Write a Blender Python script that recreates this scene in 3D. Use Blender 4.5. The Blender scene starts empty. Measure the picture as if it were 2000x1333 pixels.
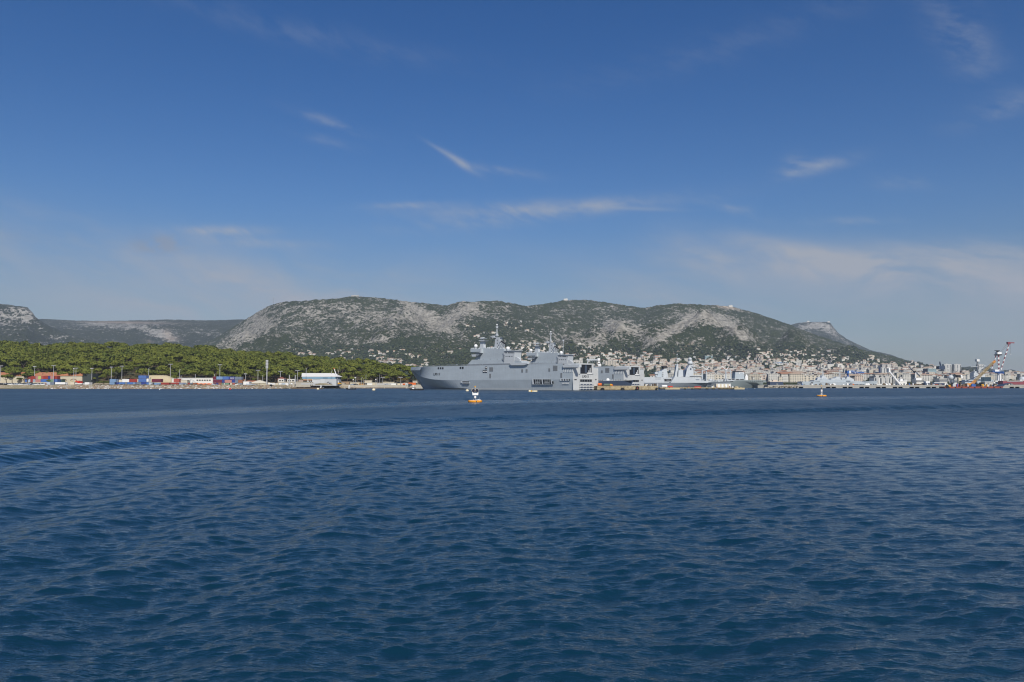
import bpy, bmesh, math, random
import numpy as np
from mathutils import Vector, Matrix
random.seed(7); rng = np.random.default_rng(11)
SC = bpy.context.scene
COL = SC.collection
PI = math.pi
DENOISE = True
# ---------------------------------------------------------------- camera, light, exposure
F = 1570.0; HY = 749.0; CH = 5.6            # focal length in pixels of the 2000 px photo, eye-level row, eye height
PITCH = math.atan((HY - 666.5) / F)
cam = bpy.data.cameras.new('camera'); cam.sensor_width = 36; cam.lens = 36 * F / 2000
cam.clip_start = 0.5; cam.clip_end = 60000
camo = bpy.data.objects.new('camera', cam); COL.objects.link(camo)
camo.location = (0, 0, CH); camo.rotation_euler = (PI/2 + PITCH, 0, 0); SC.camera = camo
SUN_EL = math.radians(41); SUN_AZ = math.radians(166)      # azimuth clockwise from +Y
sd = Vector((math.sin(SUN_AZ)*math.cos(SUN_EL), math.cos(SUN_AZ)*math.cos(SUN_EL), math.sin(SUN_EL)))
sl = bpy.data.lights.new('sun', 'SUN'); sl.energy = 4.7; sl.angle = math.radians(0.53); sl.color = (1, .95, .88)
so = bpy.data.objects.new('sun', sl); COL.objects.link(so); so.rotation_euler = sd.to_track_quat('Z', 'Y').to_euler()
SC.view_settings.view_transform = 'Standard'; SC.view_settings.look = 'None'
SC.view_settings.exposure = 0.0; SC.view_settings.gamma = 1; SC.view_settings.use_curve_mapping = False
SC.cycles.use_denoising = DENOISE; SC.cycles.volume_bounces = 0; SC.cycles.sample_clamp_indirect = 4; SC.cycles.filter_width = 1.15; SC.cycles.max_bounces = 6
SC.cycles.diffuse_bounces = 2; SC.cycles.glossy_bounces = 3; SC.cycles.transparent_max_bounces = 8

# ---------------------------------------------------------------- shader expression helper
class E:
    """wraps a float socket so that maths on it adds Math nodes"""
    def __init__(s, nt, sock): s.nt = nt; s.s = sock
    def m(s, op, *o):
        n = s.nt.nodes.new('ShaderNodeMath'); n.operation = op
        for i, v in enumerate((s,) + o):
            if isinstance(v, E): s.nt.links.new(v.s, n.inputs[i])
            else: n.inputs[i].default_value = v
        return E(s.nt, n.outputs[0])
    def __add__(s, o): return s.m('ADD', o)
    __radd__ = __add__
    def __sub__(s, o): return s.m('SUBTRACT', o)
    def __rsub__(s, o): return (s * -1) + o
    def __mul__(s, o): return s.m('MULTIPLY', o)
    __rmul__ = __mul__
    def __truediv__(s, o): return s.m('DIVIDE', o)
    def clamp(s): r = s.m('ADD', 0.0); r.s.node.use_clamp = True; return r
    def ss(s, a, b):
        n = s.nt.nodes.new('ShaderNodeMapRange'); n.interpolation_type = 'SMOOTHSTEP'
        s.nt.links.new(s.s, n.inputs[0]); n.inputs[1].default_value = a; n.inputs[2].default_value = b
        return E(s.nt, n.outputs[0])
class NT:
    def __init__(s, nt): s.nt = nt; s.nodes = nt.nodes
    def new(s, t, **k):
        n = s.nodes.new(t)
        for a, v in k.items(): setattr(n, a, v)
        return n
    def link(s, a, b): s.nt.links.new(a.s if isinstance(a, E) else a, b)
    def sep(s, v):
        n = s.new('ShaderNodeSeparateXYZ'); s.link(v, n.inputs[0]); return [E(s.nt, o) for o in n.outputs]
    def comb(s, *c):
        n = s.new('ShaderNodeCombineXYZ')
        for i, v in enumerate(c):
            if isinstance(v, E): s.link(v, n.inputs[i])
            else: n.inputs[i].default_value = v
        return n.outputs[0]
    def noise(s, vec, scale, detail=3, rough=.55, dist=0, col=False, lac=2.0):
        n = s.new('ShaderNodeTexNoise'); s.link(vec, n.inputs['Vector'])
        for k, v in (('Scale', scale), ('Detail', detail), ('Roughness', rough), ('Distortion', dist), ('Lacunarity', lac)): n.inputs[k].default_value = v
        return n.outputs['Color'] if col else E(s.nt, n.outputs[0])
    def mix(s, f, a, b, bt='MIX'):
        n = s.new('ShaderNodeMix', data_type='RGBA', blend_type=bt)
        for i, v in ((0, f), (6, a), (7, b)):
            if isinstance(v, (tuple, list)): n.inputs[i].default_value = tuple(v) + (1,) * (4 - len(v))
            elif isinstance(v, (int, float)): n.inputs[i].default_value = v
            else: s.link(v, n.inputs[i])
        return n.outputs[2]
    def attr(s, name):
        n = s.new('ShaderNodeAttribute'); n.attribute_name = name; return E(s.nt, n.outputs['Fac'])
    def pos(s):
        return s.new('ShaderNodeNewGeometry').outputs['Position']
    def obj(s): return s.new('ShaderNodeTexCoord').outputs['Object']
    def bump(s, h, strength=.5, dist=.1):
        n = s.new('ShaderNodeBump'); n.inputs['Strength'].default_value = strength; n.inputs['Distance'].default_value = dist
        s.link(h, n.inputs['Height']); return n.outputs[0]
def material(name, fn=None, col=(.5, .5, .5), rough=.7, metal=0.0, spec=.35):
    m = bpy.data.materials.new(name); m.use_nodes = True; t = NT(m.node_tree)
    b = m.node_tree.nodes['Principled BSDF']
    b.inputs['Base Color'].default_value = (*col, 1); b.inputs['Roughness'].default_value = rough
    b.inputs['Metallic'].default_value = metal; b.inputs['Specular IOR Level'].default_value = spec
    if fn: fn(t, b)
    return m

# ---------------------------------------------------------------- sky: Nishita air with thin cirrus
W = bpy.data.worlds.new('World'); SC.world = W; W.use_nodes = True
t = NT(W.node_tree); bg = t.nodes['Background']
sky = t.new('ShaderNodeTexSky', sky_type='NISHITA'); sky.sun_disc = False
sky.sun_elevation = SUN_EL; sky.sun_rotation = SUN_AZ; sky.altitude = 0; sky.air_density = 1.0; sky.dust_density = .5; sky.ozone_density = 3.0
g = t.new('ShaderNodeTexCoord').outputs['Generated']
x, y, z = t.sep(g)
az = x.m('ARCTAN2', y); el = z.m('ARCSINE')
def band(px, py, w, h, rot=0, soft=1.0):
    """soft elliptical patch of the sky round one compass direction and elevation (degrees of tilt)"""
    a0 = math.atan((px - 1000) / F); e0 = math.atan((HY - py) / F * math.cos(a0))
    sw, sh = w / F, h / F
    da = az - a0; de = el - e0; c, s_ = math.cos(math.radians(rot)), math.sin(math.radians(rot))
    p = (da * c + de * s_) * (1 / sw); q = (de * c - da * s_) * (1 / sh)
    r = p * p + q * q
    return (r * -1.0).m('EXPONENT')
def skyv(sx, sy, rot, ox=0.0, warp=0.0):
    c, s_ = math.cos(math.radians(rot)), math.sin(math.radians(rot))
    e2 = el
    if warp: e2 = el + (WP - .5) * warp
    return t.comb((az * c + e2 * s_) * sx + ox, (e2 * c - az * s_) * sy, 0.0)
WP = t.noise(t.comb(az * 3, el * 7, 0.0), 1.0, 3)
n1 = t.noise(skyv(5, 26, -8, 3.1, .10), 1.0, 6, .6)         # long streaks
n2 = t.noise(skyv(3, 9, 6, 9.7, .1), 1.0, 5, .55)           # soft veils
n3 = t.noise(skyv(22, 60, -20, 1.7, .06), 1.0, 6, .62)      # fine fibres
n4 = t.noise(skyv(2.2, 3.4, 20, 5.5), 1.0, 3, .5)
st = n1.ss(.42, .74); ve = n2.ss(.30, .78); fi = n3.ss(.3, .75)
tex = st * .6 + ve * .5
low = (el.ss(.21, .03)) * (el.ss(-.05, .02))
C = low * n4.ss(.25, .65) * (tex * .34 + .04)
n5 = t.noise(skyv(4.5, 17, -13, 2.2, .12), 1.0, 7, .62).ss(.33, .66)
C = C + band(1700, 518, 330, 34, -5) * (n5 * .46 + fi * .10 + .05) + band(1560, 490, 170, 16, -16) * n5 * .25 + band(1850, 500, 200, 20, 4) * n5 * .2
C = C + band(1900, 575, 380, 60, -3) * (n5 * .20 + .10)
C = C + band(1370, 500, 90, 26, -30) * (.06 + fi * .16)
C = C + band(1320, 580, 200, 28, -14) * (.08 + fi * .12)
C = C + band(300, 520, 420, 55, -8) * (st * .22 + n5 * .16 + fi * .08)
C = C + band(430, 600, 520, 55, -3) * (n5 * .16 + .10) + band(760, 545, 130, 30, 12) * n5 * .16
C = C + band(430, 449, 78, 9, 3) * (fi * .38 + .10)
C = C + band(490, 472, 110, 9, 0) * (fi * .25 + .05)
C = C + band(800, 398, 70, 6, 3) * (fi * .30 + .04)
C = C + band(1060, 404, 230, 13, 2) * (fi * .24 + st * .16 + .05)
C = C + band(1010, 422, 220, 16, 6) * (fi * .2 + .02)
C = C + band(1250, 405, 75, 4, -4) * .14
C = C + band(862, 290, 34, 4, -28) * .14 + band(900, 313, 34, 7, -30) * (.14 + fi * .26)
C = C + band(985, 330, 65, 8, -8) * fi * .22
C = C + band(640, 232, 60, 9, -14) * fi * .17 + band(630, 268, 50, 9, -10) * fi * .10
C = C + band(1600, 322, 62, 12, 8) * (fi * .26 + .04) + band(1556, 318, 20, 18, 35) * fi * .2
C = C + band(1900, 60, 34, 75, 32) * fi * .18 + band(1965, 205, 60, 18, 12) * fi * .16
C = C + band(600, 55, 260, 22, -6) * fi * .07 + band(1450, 70, 300, 28, 10) * fi * .05
C = C + band(1770, 352, 60, 12, -10) * fi * .12 + band(1670, 430, 60, 7, -4) * fi * .22 + band(1440, 405, 60, 10, -20) * fi * .2
C = (C * 1.95).clamp()
puff = (band(308, 474, 40, 14, 0) + band(290, 484, 36, 10, 0) * .7 + band(330, 466, 18, 9, 0) * .5)
puff = (puff * t.noise(t.comb(az * 60, el * 75, 0.0), 1.0, 5, .55).ss(.28, .62)).clamp() * .50
puff2 = band(20, 460, 60, 12, 0) * fi * .14
hs = t.new('ShaderNodeHueSaturation'); hs.inputs['Saturation'].default_value = 1.38; hs.inputs['Hue'].default_value = .512; t.link(sky.outputs[0], hs.inputs['Color'])
dim = t.mix(el.ss(.24, .0), hs.outputs[0], t.mix(1.0, hs.outputs[0], (.60, .62, .67), 'MULTIPLY'))
skc = t.mix(C, dim, (4.6, 5.0, 5.8))
cc = t.mix(el.ss(math.atan((HY-486)/F), math.atan((HY-462)/F)), (3.6, 3.7, 4.3), (5.6, 5.4, 5.5))
skc = t.mix(puff, skc, cc); skc = t.mix(puff2, skc, (4.2, 4.1, 4.5))
t.link(skc, bg.inputs['Color']); bg.inputs['Strength'].default_value = 0.079

# ---------------------------------------------------------------- object helpers
def at(px, Y, py=None, z=None):
    """world point seen at photo column px, at depth Y (and photo row py, or height z)"""
    u = (px - 1000) / F; v = (666.5 - (HY if py is None else py)) / F
    dy = math.cos(PITCH) - v * math.sin(PITCH); dz = math.sin(PITCH) + v * math.cos(PITCH)
    k = Y / dy
    return Vector((u * k, Y, (CH + dz * k) if z is None else z))
def tag(o, label=None, cat=None, group=None, kind=None):
    if label: o['label'] = label
    if cat: o['category'] = cat
    if group: o['group'] = group
    if kind: o['kind'] = kind
    return o
class MB:
    """collects shapes; build() links them as one mesh object"""
    def __init__(s): s.v = []; s.f = []; s.mi = []; s.cur = 0; s.st = []
    def add(s, vs, fs):
        n = len(s.v); s.st.append((n, len(s.f))); s.v += [tuple(v) for v in vs]; s.f += [tuple(n + i for i in f) for f in fs]; s.mi += [s.cur] * len(fs)
        return s
    def box(s, x0, x1, y0, y1, z0, z1):
        return s.add([(x0,y0,z0),(x1,y0,z0),(x1,y1,z0),(x0,y1,z0),(x0,y0,z1),(x1,y0,z1),(x1,y1,z1),(x0,y1,z1)],
                     [(3,2,1,0),(4,5,6,7),(0,1,5,4),(1,2,6,5),(2,3,7,6),(3,0,4,7)])
    def loft(s, rings, cap=True, closed=True):
        k = len(rings[0]); vs = [p for r in rings for p in r]; fs = []
        for i in range(len(rings) - 1):
            for j in range(k if closed else k - 1):
                a = i*k + j; b = i*k + (j+1) % k; fs.append((a, b, b+k, a+k))
        if cap: fs.append(tuple(range(k))[::-1]); fs.append(tuple((len(rings)-1)*k + j for j in range(k)))
        return s.add(vs, fs)
    def tube(s, a, b, r, r2=None, n=6):
        a, b = Vector(a), Vector(b); r2 = r if r2 is None else r2; d = (b - a).normalized()
        u = d.orthogonal().normalized(); w = d.cross(u)
        R = lambda p, q: [p + u*q*math.cos(2*PI*i/n) + w*q*math.sin(2*PI*i/n) for i in range(n)]
        return s.loft([R(a, r), R(b, r2)])
    def prism(s, prof, axis, a, b):
        """profile of (p,q) pairs extruded along axis from a to b"""
        def P(p, q, h): return {'x': (h, p, q), 'y': (p, h, q), 'z': (p, q, h)}[axis]
        return s.loft([[P(p, q, a) for p, q in prof], [P(p, q, b) for p, q in prof]])
    def ball(s, c, r, n=12, m=8, sq=1.0):
        rings = []
        for i in range(1, m):
            th = PI * i / m
            rings.append([(c[0] + r*math.sin(th)*math.cos(2*PI*j/n), c[1] + r*math.sin(th)*math.sin(2*PI*j/n), c[2] + sq*r*math.cos(th)) for j in range(n)])
        return s.loft(rings)
    def mesh(s, name, mats, smooth=False):
        me = bpy.data.meshes.new(name); me.from_pydata(s.v, [], s.f)
        for m in (mats if isinstance(mats, (list, tuple)) else [mats]): me.materials.append(m)
        if any(s.mi): me.polygons.foreach_set('material_index', s.mi)
        if smooth: me.polygons.foreach_set('use_smooth', [True] * len(me.polygons))
        bm = bmesh.new(); bm.from_mesh(me); bmesh.ops.recalc_face_normals(bm, faces=bm.faces); bm.to_mesh(me); bm.free()
        return me
    def build(s, name, mats, parent=None, smooth=False, loc=(0, 0, 0), rz=0):
        o = bpy.data.objects.new(name, s.mesh(name, mats, smooth)); COL.objects.link(o)
        o.location = loc; o.rotation_euler.z = rz
        if parent: o.parent = parent
        return o
def empty(name, loc=(0, 0, 0), rz=0, label=None, cat=None, group=None):
    o = bpy.data.objects.new(name, None); COL.objects.link(o); o.location = loc; o.rotation_euler.z = rz; o.empty_display_size = .2
    return tag(o, label, cat, group)
def inst(name, mesh, loc=(0, 0, 0), rz=0, sc=(1, 1, 1), parent=None, label=None, cat=None, group=None):
    o = bpy.data.objects.new(name, mesh); COL.objects.link(o); o.location = loc; o.rotation_euler.z = rz; o.scale = sc
    if parent: o.parent = parent
    return tag(o, label, cat, group)
def copy_tree(o, parent=None):
    c = o.copy(); COL.objects.link(c); c.parent = parent
    for ch in o.children: copy_tree(ch, c)
    return c
def grid_mesh(name, X, Y, Z, mat, attrs={}, smooth=True, wrap=False):
    n, m = X.shape
    co = np.stack([X, Y, Z], -1).reshape(-1, 3).astype(np.float32)
    i = np.arange(n * m).reshape(n, m)
    if wrap: i = np.concatenate([i, i[:, :1]], 1)
    q = np.stack([i[:-1, :-1], i[:-1, 1:], i[1:, 1:], i[1:, :-1]], -1).reshape(-1, 4).astype(np.int32)
    me = bpy.data.meshes.new(name); me.vertices.add(len(co)); me.vertices.foreach_set('co', co.ravel())
    me.loops.add(q.size); me.loops.foreach_set('vertex_index', q.ravel())
    me.polygons.add(len(q)); me.polygons.foreach_set('loop_start', np.arange(0, q.size, 4, dtype=np.int32))
    me.polygons.foreach_set('use_smooth', np.full(len(q), smooth))
    for k, v in attrs.items():
        a = me.attributes.new(k, 'FLOAT', 'POINT'); a.data.foreach_set('value', np.ascontiguousarray(v, dtype=np.float32).ravel())
    me.materials.append(mat); me.update(calc_edges=True)
    o = bpy.data.objects.new(name, me); COL.objects.link(o); return o
# value noise on numpy arrays
_T = rng.random((256, 256)).astype(np.float32)
def vn(x, y):
    xi = np.floor(x).astype(int); yi = np.floor(y).astype(int); fx = x - xi; fy = y - yi
    fx = fx*fx*(3-2*fx); fy = fy*fy*(3-2*fy); a = xi & 255; b = yi & 255; a1 = (xi+1) & 255; b1 = (yi+1) & 255
    return (_T[a, b]*(1-fx) + _T[a1, b]*fx)*(1-fy) + (_T[a, b1]*(1-fx) + _T[a1, b1]*fx)*fy
def fbm(x, y, o=5, g=.5, l=2.03):
    r = 0; A = 1; S = 0
    for k in range(o): r = r + A*vn(x + 17.3*k, y + 9.1*k); S += A; A *= g; x = x*l; y = y*l
    return r / S
def ridged(x, y, o=5, g=.5):
    r = 0; A = 1; S = 0
    for k in range(o): r = r + A*(1 - np.abs(2*vn(x + 5.3*k, y + 3.7*k) - 1)); S += A; A *= g; x = x*2.03; y = y*2.03
    return r / S
def sstep(x, a, b):
    t_ = np.clip((x - a) / (b - a), 0, 1); return t_*t_*(3-2*t_)
# ================================================================ WATER
def water_fn(t, b):
    p = t.pos(); X, Y, Z = t.sep(p)
    d = (X*X + Y*Y).m('SQRT')
    sl_ = t.attr('slick'); calm = 1 - sl_ * .35
    h = t.noise(t.comb(X * .62 + Y * .10, Y * 1.5, 0.0), 3.2, 4, .6, .5) * .060 + t.noise(t.comb(X * .7 - Y * .25, Y * 1.4, 4.0), 9.0, 3, .6, .4) * .015
    n = t.new('ShaderNodeBump'); n.inputs['Strength'].default_value = 1.0; n.inputs['Distance'].default_value = 1.0
    t.link(h * d.ss(90, 22) * calm, n.inputs['Height'])
    # wavelets too short for the mesh: slopes straight from noise
    a = t.sep(t.noise(t.comb(X * .55, Y * 1.0, 0.0), .95, 3, .6, col=True)); c = t.sep(t.noise(t.comb(X * .8, Y * 1.1, 7.0), 3.6, 2, .6, col=True)); e = t.sep(t.noise(t.comb(X * .10, Y * .22, 3.0), 1.0, 3, .6, col=True))
    amp = d.ss(16, 110) * SLOPE * calm
    f = t.sep(t.noise(t.comb(X * .42, Y * .055, 9.0), 1.0, 4, .7, col=True)); fa = d.ss(70, 240)
    sx = ((a[0] - .5) * 1.0 + (c[0] - .5) * .8 + (e[0] - .5) * .35) * amp; sy = ((a[1] - .5) * 1.5 + (c[1] - .5) * .8 + (e[1] - .5) * .5) * amp + (f[1] - .5) * fa * .75 * calm
    nx, ny, nz_ = t.sep(n.outputs[0]); q = t.new('ShaderNodeVectorMath', operation='NORMALIZE'); t.link(t.comb(nx + sx, ny + sy, nz_), q.inputs[0])
    t.link(q.outputs[0], b.inputs['Normal'])
    big = t.noise(t.comb(X * .012, Y * .012, 0.0), 1.0, 3)
    c = t.mix(big, (.0020, .0210, .0350), (.0030, .0275, .0470)); t.link(c, b.inputs['Base Color'])
    b.inputs['IOR'].default_value = 1.85; b.inputs['Specular IOR Level'].default_value = .5
    rg = (d.ss(15, 190) * .33 + .05) * (1 + (f[0] - .5) * fa * 1.3) * (1 - sl_ * .40); t.link(rg, b.inputs['Roughness'])
SLOPE = .40
M_water = material('sea_water', water_fn)
def make_water():
    r = [3.0]
    while r[-1] < 1500: r.append(r[-1] + (max(.05, .003 * r[-1]) if r[-1] < 260 else .012 * r[-1] - 2.3) if r[-1] > 11 else r[-1] + .35)
    r = np.array([.05, 1.0] + r + [2200, 3500, 9000, 30000.0])
    fa = np.radians(np.linspace(-38, 38, 610)); ca = np.radians(np.linspace(38, 322, 50)[1:-1])
    a = np.concatenate([fa, ca]); R, A = np.meshgrid(r, a, indexing='ij')
    X = R * np.sin(A); Y = R * np.cos(A)
    dr = np.gradient(r)[:, None]
    Z = np.zeros_like(X); DX = np.zeros_like(X); DY = np.zeros_like(X)
    # wind waves: many short-crested components round one main direction
    mod = .72 + .56 * fbm(X * .03 + 40, Y * .03 + 40, 3)
    N = 90
    for k in range(N):
        lam = .21 * (2.3 / .21) ** (((k + rng.random()) / N) ** 1.1)
        th = math.radians((-80 if rng.random() < .72 else -52) + rng.normal() * (20 if lam < 1.2 else 14)); kk = 2 * PI / lam
        amp = .0052 * lam ** .95 * (1 if lam < .9 else (.9 / lam) ** 1.2)
        fade = np.clip((lam / dr - 2.2) / 2.5, 0, 1)
        ph = kk * (X * math.cos(th) + Y * math.sin(th)) + rng.random() * 6.28
        if fade.max() <= 0: continue
        a_ = amp * fade
        Z += a_ * np.cos(ph); q = .85
        DX -= q * a_ * math.cos(th) * np.sin(ph); DY -= q * a_ * math.sin(th) * np.sin(ph)
    Z *= mod; DX *= mod; DY *= mod
    # old wake of the turning boat: curved swell crests
    pts = [(-30, 8), (-36, 30), (-39, 52), (-37, 78), (-27, 108), (0, 131), (60, 168), (136, 212), (260, 275), (420, 350)]
    def dist(pts):
        P = np.array(pts, float); best = np.full(X.shape, 1e9); sg = np.zeros(X.shape)
        for i in range(len(P) - 1):
            a0 = P[i]; d_ = P[i+1] - a0; L = (d_**2).sum()
            tt = np.clip(((X - a0[0])*d_[0] + (Y - a0[1])*d_[1]) / L, 0, 1)
            ex = X - a0[0] - tt*d_[0]; ey = Y - a0[1] - tt*d_[1]; dd = np.hypot(ex, ey); s = np.sign(d_[0]*ey - d_[1]*ex)
            mk = dd < best; best = np.where(mk, dd, best); sg = np.where(mk, s, sg)
        return best * sg
    Q = []
    P = np.array(pts, float)                       # rounded curve through the points
    for i in range(len(P) - 1):
        p0 = P[max(i-1, 0)]; p1 = P[i]; p2 = P[i+1]; p3 = P[min(i+2, len(P)-1)]
        for s in np.linspace(0, 1, 5)[:-1]:
            Q.append(.5*((2*p1) + (-p0+p2)*s + (2*p0-5*p1+4*p2-p3)*s*s + (-p0+3*p1-3*p2+p3)*s**3))
    Q.append(P[-1])
    d = dist(Q) + (fbm(X*.05, Y*.05, 3) - .5) * 8
    lam = 6.5 + .040 * R; env = np.exp(-(d / (lam * .75))**2) * (.22 + .0013 * R) * (1 - .4*sstep(X, 0, 250))
    inner = np.clip(-d / 6, 0, 1) * np.exp(-np.clip(-d, 0, None) / 30.0) * .24 * np.exp(-np.clip(R - 60, 0, None) / 60)
    brk = .55 + .8 * fbm(X * .09 + 7, Y * .09 + 3, 3)
    Z += (env * np.cos(2*PI*d/lam) + inner * np.cos(2*PI*d/(5.0 + .02*R))) * brk
    # diverging ripples low on the left
    th = math.radians(-38); ph = (X*math.cos(th) + Y*math.sin(th)) * 2*PI/2.3 + 4*fbm(X*.08, Y*.08, 3)
    Z += .030 * np.cos(ph) * sstep(-X - .10*Y, -4, 12) * sstep(R, 70, 25)
    # calm slick left by the wake: nearly flat water
    S = [(-420, 60), (-200, 95), (-81, 124), (-62, 158), (-40, 205), (0, 252), (110, 300), (300, 380), (600, 480)]
    ds = np.abs(dist(S)) / (7 + R * .045)
    slick = np.exp(-ds**4) * (.85 + .9 * (fbm(X*.02, Y*.08, 4) - .35)); slick = np.clip(slick, 0, 1) * sstep(X, 420, 40)
    patch = sstep(fbm(X*.006 + 3, Y*.012 + 8, 4), .50, .70) * .30 * sstep(R, 60, 300)
    slick = np.clip(slick + patch, 0, .95)
    Z *= 1 - .6 * slick
    fl = sstep(R, 1200, 700); Z *= fl
    X2 = X + DX * fl; Y2 = Y + DY * fl
    o = grid_mesh('water', X2, Y2, Z, M_water, {'slick': slick}, wrap=True)
    tag(o, kind='structure'); return o
make_water()

# ================================================================ LAND
def prof(pts):
    P = np.array(pts, float); return lambda x: np.interp(x, P[:, 0], P[:, 1])
def land_fn(scrubA, scrubB, rockA, rockB, sc=1.0, lit=0.0):
    def fn(t, b):
        p = t.pos(); X, Y, Z = t.sep(p)
        v = t.comb(X, Y * .8, Z * 1.6)
        rk = t.attr('rock')
        big = t.noise(v, .0045 * sc, 4, .6); mid = t.noise(v, .017 * sc, 4, .6); fine = t.noise(v, .055 * sc, 4, .7); sp = t.noise(v, .12 * sc, 3, .7)
        m = rk * .56 + .09 + (mid - .5) * 1.7 + (fine - .5) * 2.7 + (sp - .5) * 1.6 + (big - .5) * .6
        rm = m.ss(.50, .62)
        tree = t.noise(v, .11 * sc, 3, .7).ss(.38, .62)
        g = t.mix(tree, scrubA, scrubB)
        g = t.mix((big - .35) * 1.2, g, (scrubB[0]*1.25, scrubB[1]*1.15, scrubB[2]))
        r = t.mix(t.noise(v, .04 * sc, 4, .65).ss(.3, .7), rockA, rockB)
        c = t.mix(rm * .94, g, r); soil = t.attr('soil')
        c = t.mix((soil * (fine * .8 + .6)).clamp(), c, (.46, .37, .28))
        t.link(c, b.inputs['Base Color']); b.inputs['Roughness'].default_value = .95; b.inputs['Specular IOR Level'].default_value = .1
        h = tree * 9.0 * (1 - rm) + mid * 26 + fine * 20 - rm * 4
        n = t.new('ShaderNodeBump'); n.inputs['Strength'].default_value = .9; n.inputs['Distance'].default_value = 1.0
        t.link(h * (1 / sc), n.inputs['Height']); t.link(n.outputs[0], b.inputs['Normal'])
    return fn
M_hill = material('limestone_hill', land_fn((.024, .042, .012), (.076, .098, .028), (.19, .175, .14), (.46, .43, .365)))
M_far = material('distant_hill', land_fn((.026, .038, .016), (.058, .074, .030), (.22, .21, .18), (.44, .42, .37), .75))

SKY_MAIN = prof([(-400,730),(250,722),(330,700),(390,673),(420,660),(450,641),(480,622),(520,598),(545,589),(600,586),(650,582),(690,577),(720,579),(760,583),(800,588),(840,592),(870,596),(900,587),(930,588),(970,586),(1000,591),(1030,597),(1060,593),(1100,586),(1140,584),(1180,589),(1210,594),(1240,598),(1260,600),(1290,595),(1320,592),(1370,594),(1420,597),(1450,603),(1480,612),(1520,625),(1560,640),(1600,655),(1640,668),(1680,681),(1720,690),(1760,700),(1800,710),(1840,717),(1870,722),(1920,731),(2000,736),(2400,738)])
# spurs: (column, depth, row of the top, half width in columns, half depth, steepness)
SPURS = [(800,4700,604,60,500),(905,4600,604,70,480),(860,4500,640,60,500),(700,4600,607,110,500),(1215,4000,633,62,420),(1160,3900,662,40,350),(1375,4000,622,85,380),(1290,3850,650,50,350),(1450,3900,645,50,350),
         (1550,4200,655,50,500),(740,4000,655,26,200),(480,4700,645,60,500),(1120,3700,672,50,350),(600,4500,625,90,500),(1000,4500,640,60,400),(1650,4200,695,60,400)]
UU = np.linspace(-330, 2330, 1250); YY = np.concatenate([np.linspace(1350, 2600, 60), np.linspace(2600, 5600, 210)[1:], np.linspace(5600, 6400, 16)[1:]])
def main_height(U, Y):
    rr = 5200 + 250*np.sin(U*.006) + 200*np.sin(U*.017 + 1)
    Zr = (HY - SKY_MAIN(U)) * rr / F + CH
    foot = 2500.0
    t_ = np.clip((Y - foot) / (rr - foot), 0, 1)
    g = .20*t_ + .42*t_**2 + .38*t_**4
    Zm = Zr * g
    X = (U - 1000) / F * Y
    for (pu, py_, row, hw, hd) in SPURS:
        H = (HY - row) * py_ / F + CH
        dx = (U - pu) / hw; dy = (Y - py_) / hd; dyy = np.where(dy < 0, dy, dy * .55)
        r = np.sqrt(dx*dx + dyy*dyy) + (fbm(X*.003 + pu, Y*.003, 3) - .5) * .5
        w_ = np.exp(-np.abs(r)**1.6 * 1.1); Zm = Zm + np.clip(H * (1 - .25*np.clip(r, 0, 1)) - Zm, 0, None) * w_
    er = (ridged(X*.0024 + 3, Y*.0009 + 1, 5) - .55) * 175 + (fbm(X*.006, Y*.006, 5) - .5) * 70
    env = sstep(t_, .03, .45) * (1 - sstep(t_, .80, .985)); er2 = (fbm(X*.03, Y*.02, 4) - .5) * 26
    Zm = Zm + er*env*.9 + er2*sstep(t_, .08, .3)*(1 - .6*sstep(t_, .8, .98))
    # the skyline stays where the ridge is
    lim = (HY - SKY_MAIN(U)) / F * Y + CH - 2
    nz = (fbm(U*.16, U*0 + 3, 4) - .5) * 16
    Zm = np.minimum(Zm, lim + nz)
    back = np.clip((Y - rr) / 900, 0, 1); Zm = Zm - back * 260
    town = 4 + np.clip((Y - 1350) / 1300, 0, 1) * (20 + 12*np.clip((1500-U)/700, -1, 1)) + (fbm(X*.004, Y*.004, 3) - .5) * 12 * sstep(Y, 1450, 2000)
    Zm = np.maximum(Zm, 0) + town * (1 - sstep(t_, .3, .9))
    shore = sstep(Y, 1350, 1500); return Zm * shore + 1.0 * (1 - shore)
Ug, Yg = np.meshgrid(UU, YY, indexing='xy'); Zg = main_height(Ug, Yg); Xg = (Ug - 1000) / F * Yg
PYg = HY - (Zg - CH) / Yg * F
def reg(cx, cy, w, h, rot=0, U=Ug, P=PYg):
    c, s = math.cos(math.radians(rot)), math.sin(math.radians(rot)); dx = U - cx; dy = P - cy
    return np.exp(-(((dx*c + dy*s)/w)**2 + ((dy*c - dx*s)/h)**2))
rock = .16 + 0*Ug
for r_ in [(500,630,55,26,-45,.75),(470,660,70,14,-25,.7),(640,615,90,22,8,.5),(560,645,90,16,20,.35),(720,620,70,14,20,.42),(820,607,60,10,28,1.0),(850,632,70,16,25,.75),(790,625,60,18,10,.6),(915,603,34,14,-25,.95),(880,625,30,12,-40,.9),(745,662,34,7,-12,1.0),
           (660,650,80,14,25,.3),(950,615,60,14,15,.45),(1215,636,44,14,5,.9),(1175,660,34,16,-30,.9),(1240,652,60,14,20,.6),(1130,665,50,16,5,.5),(1375,622,62,13,3,1.1),(1430,640,46,12,30,.95),(1330,636,50,9,-28,1.0),(1300,655,40,8,-28,.9),(1450,655,60,14,30,.45),
           (1040,690,70,30,0,.35),(1090,655,40,20,0,.2),(1425,601,26,5,8,.9),(1190,602,30,8,-10,.5),(700,578,14,3,0,1.2),(1110,585,16,3,0,.8),(1100,610,50,8,-15,.3),(1660,715,34,6,-8,.6),(1560,662,40,20,10,.25),(1410,690,60,10,15,.3),(650,600,300,10,0,.15)]:
    rock = rock + reg(*r_[:5]) * r_[5]
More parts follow.
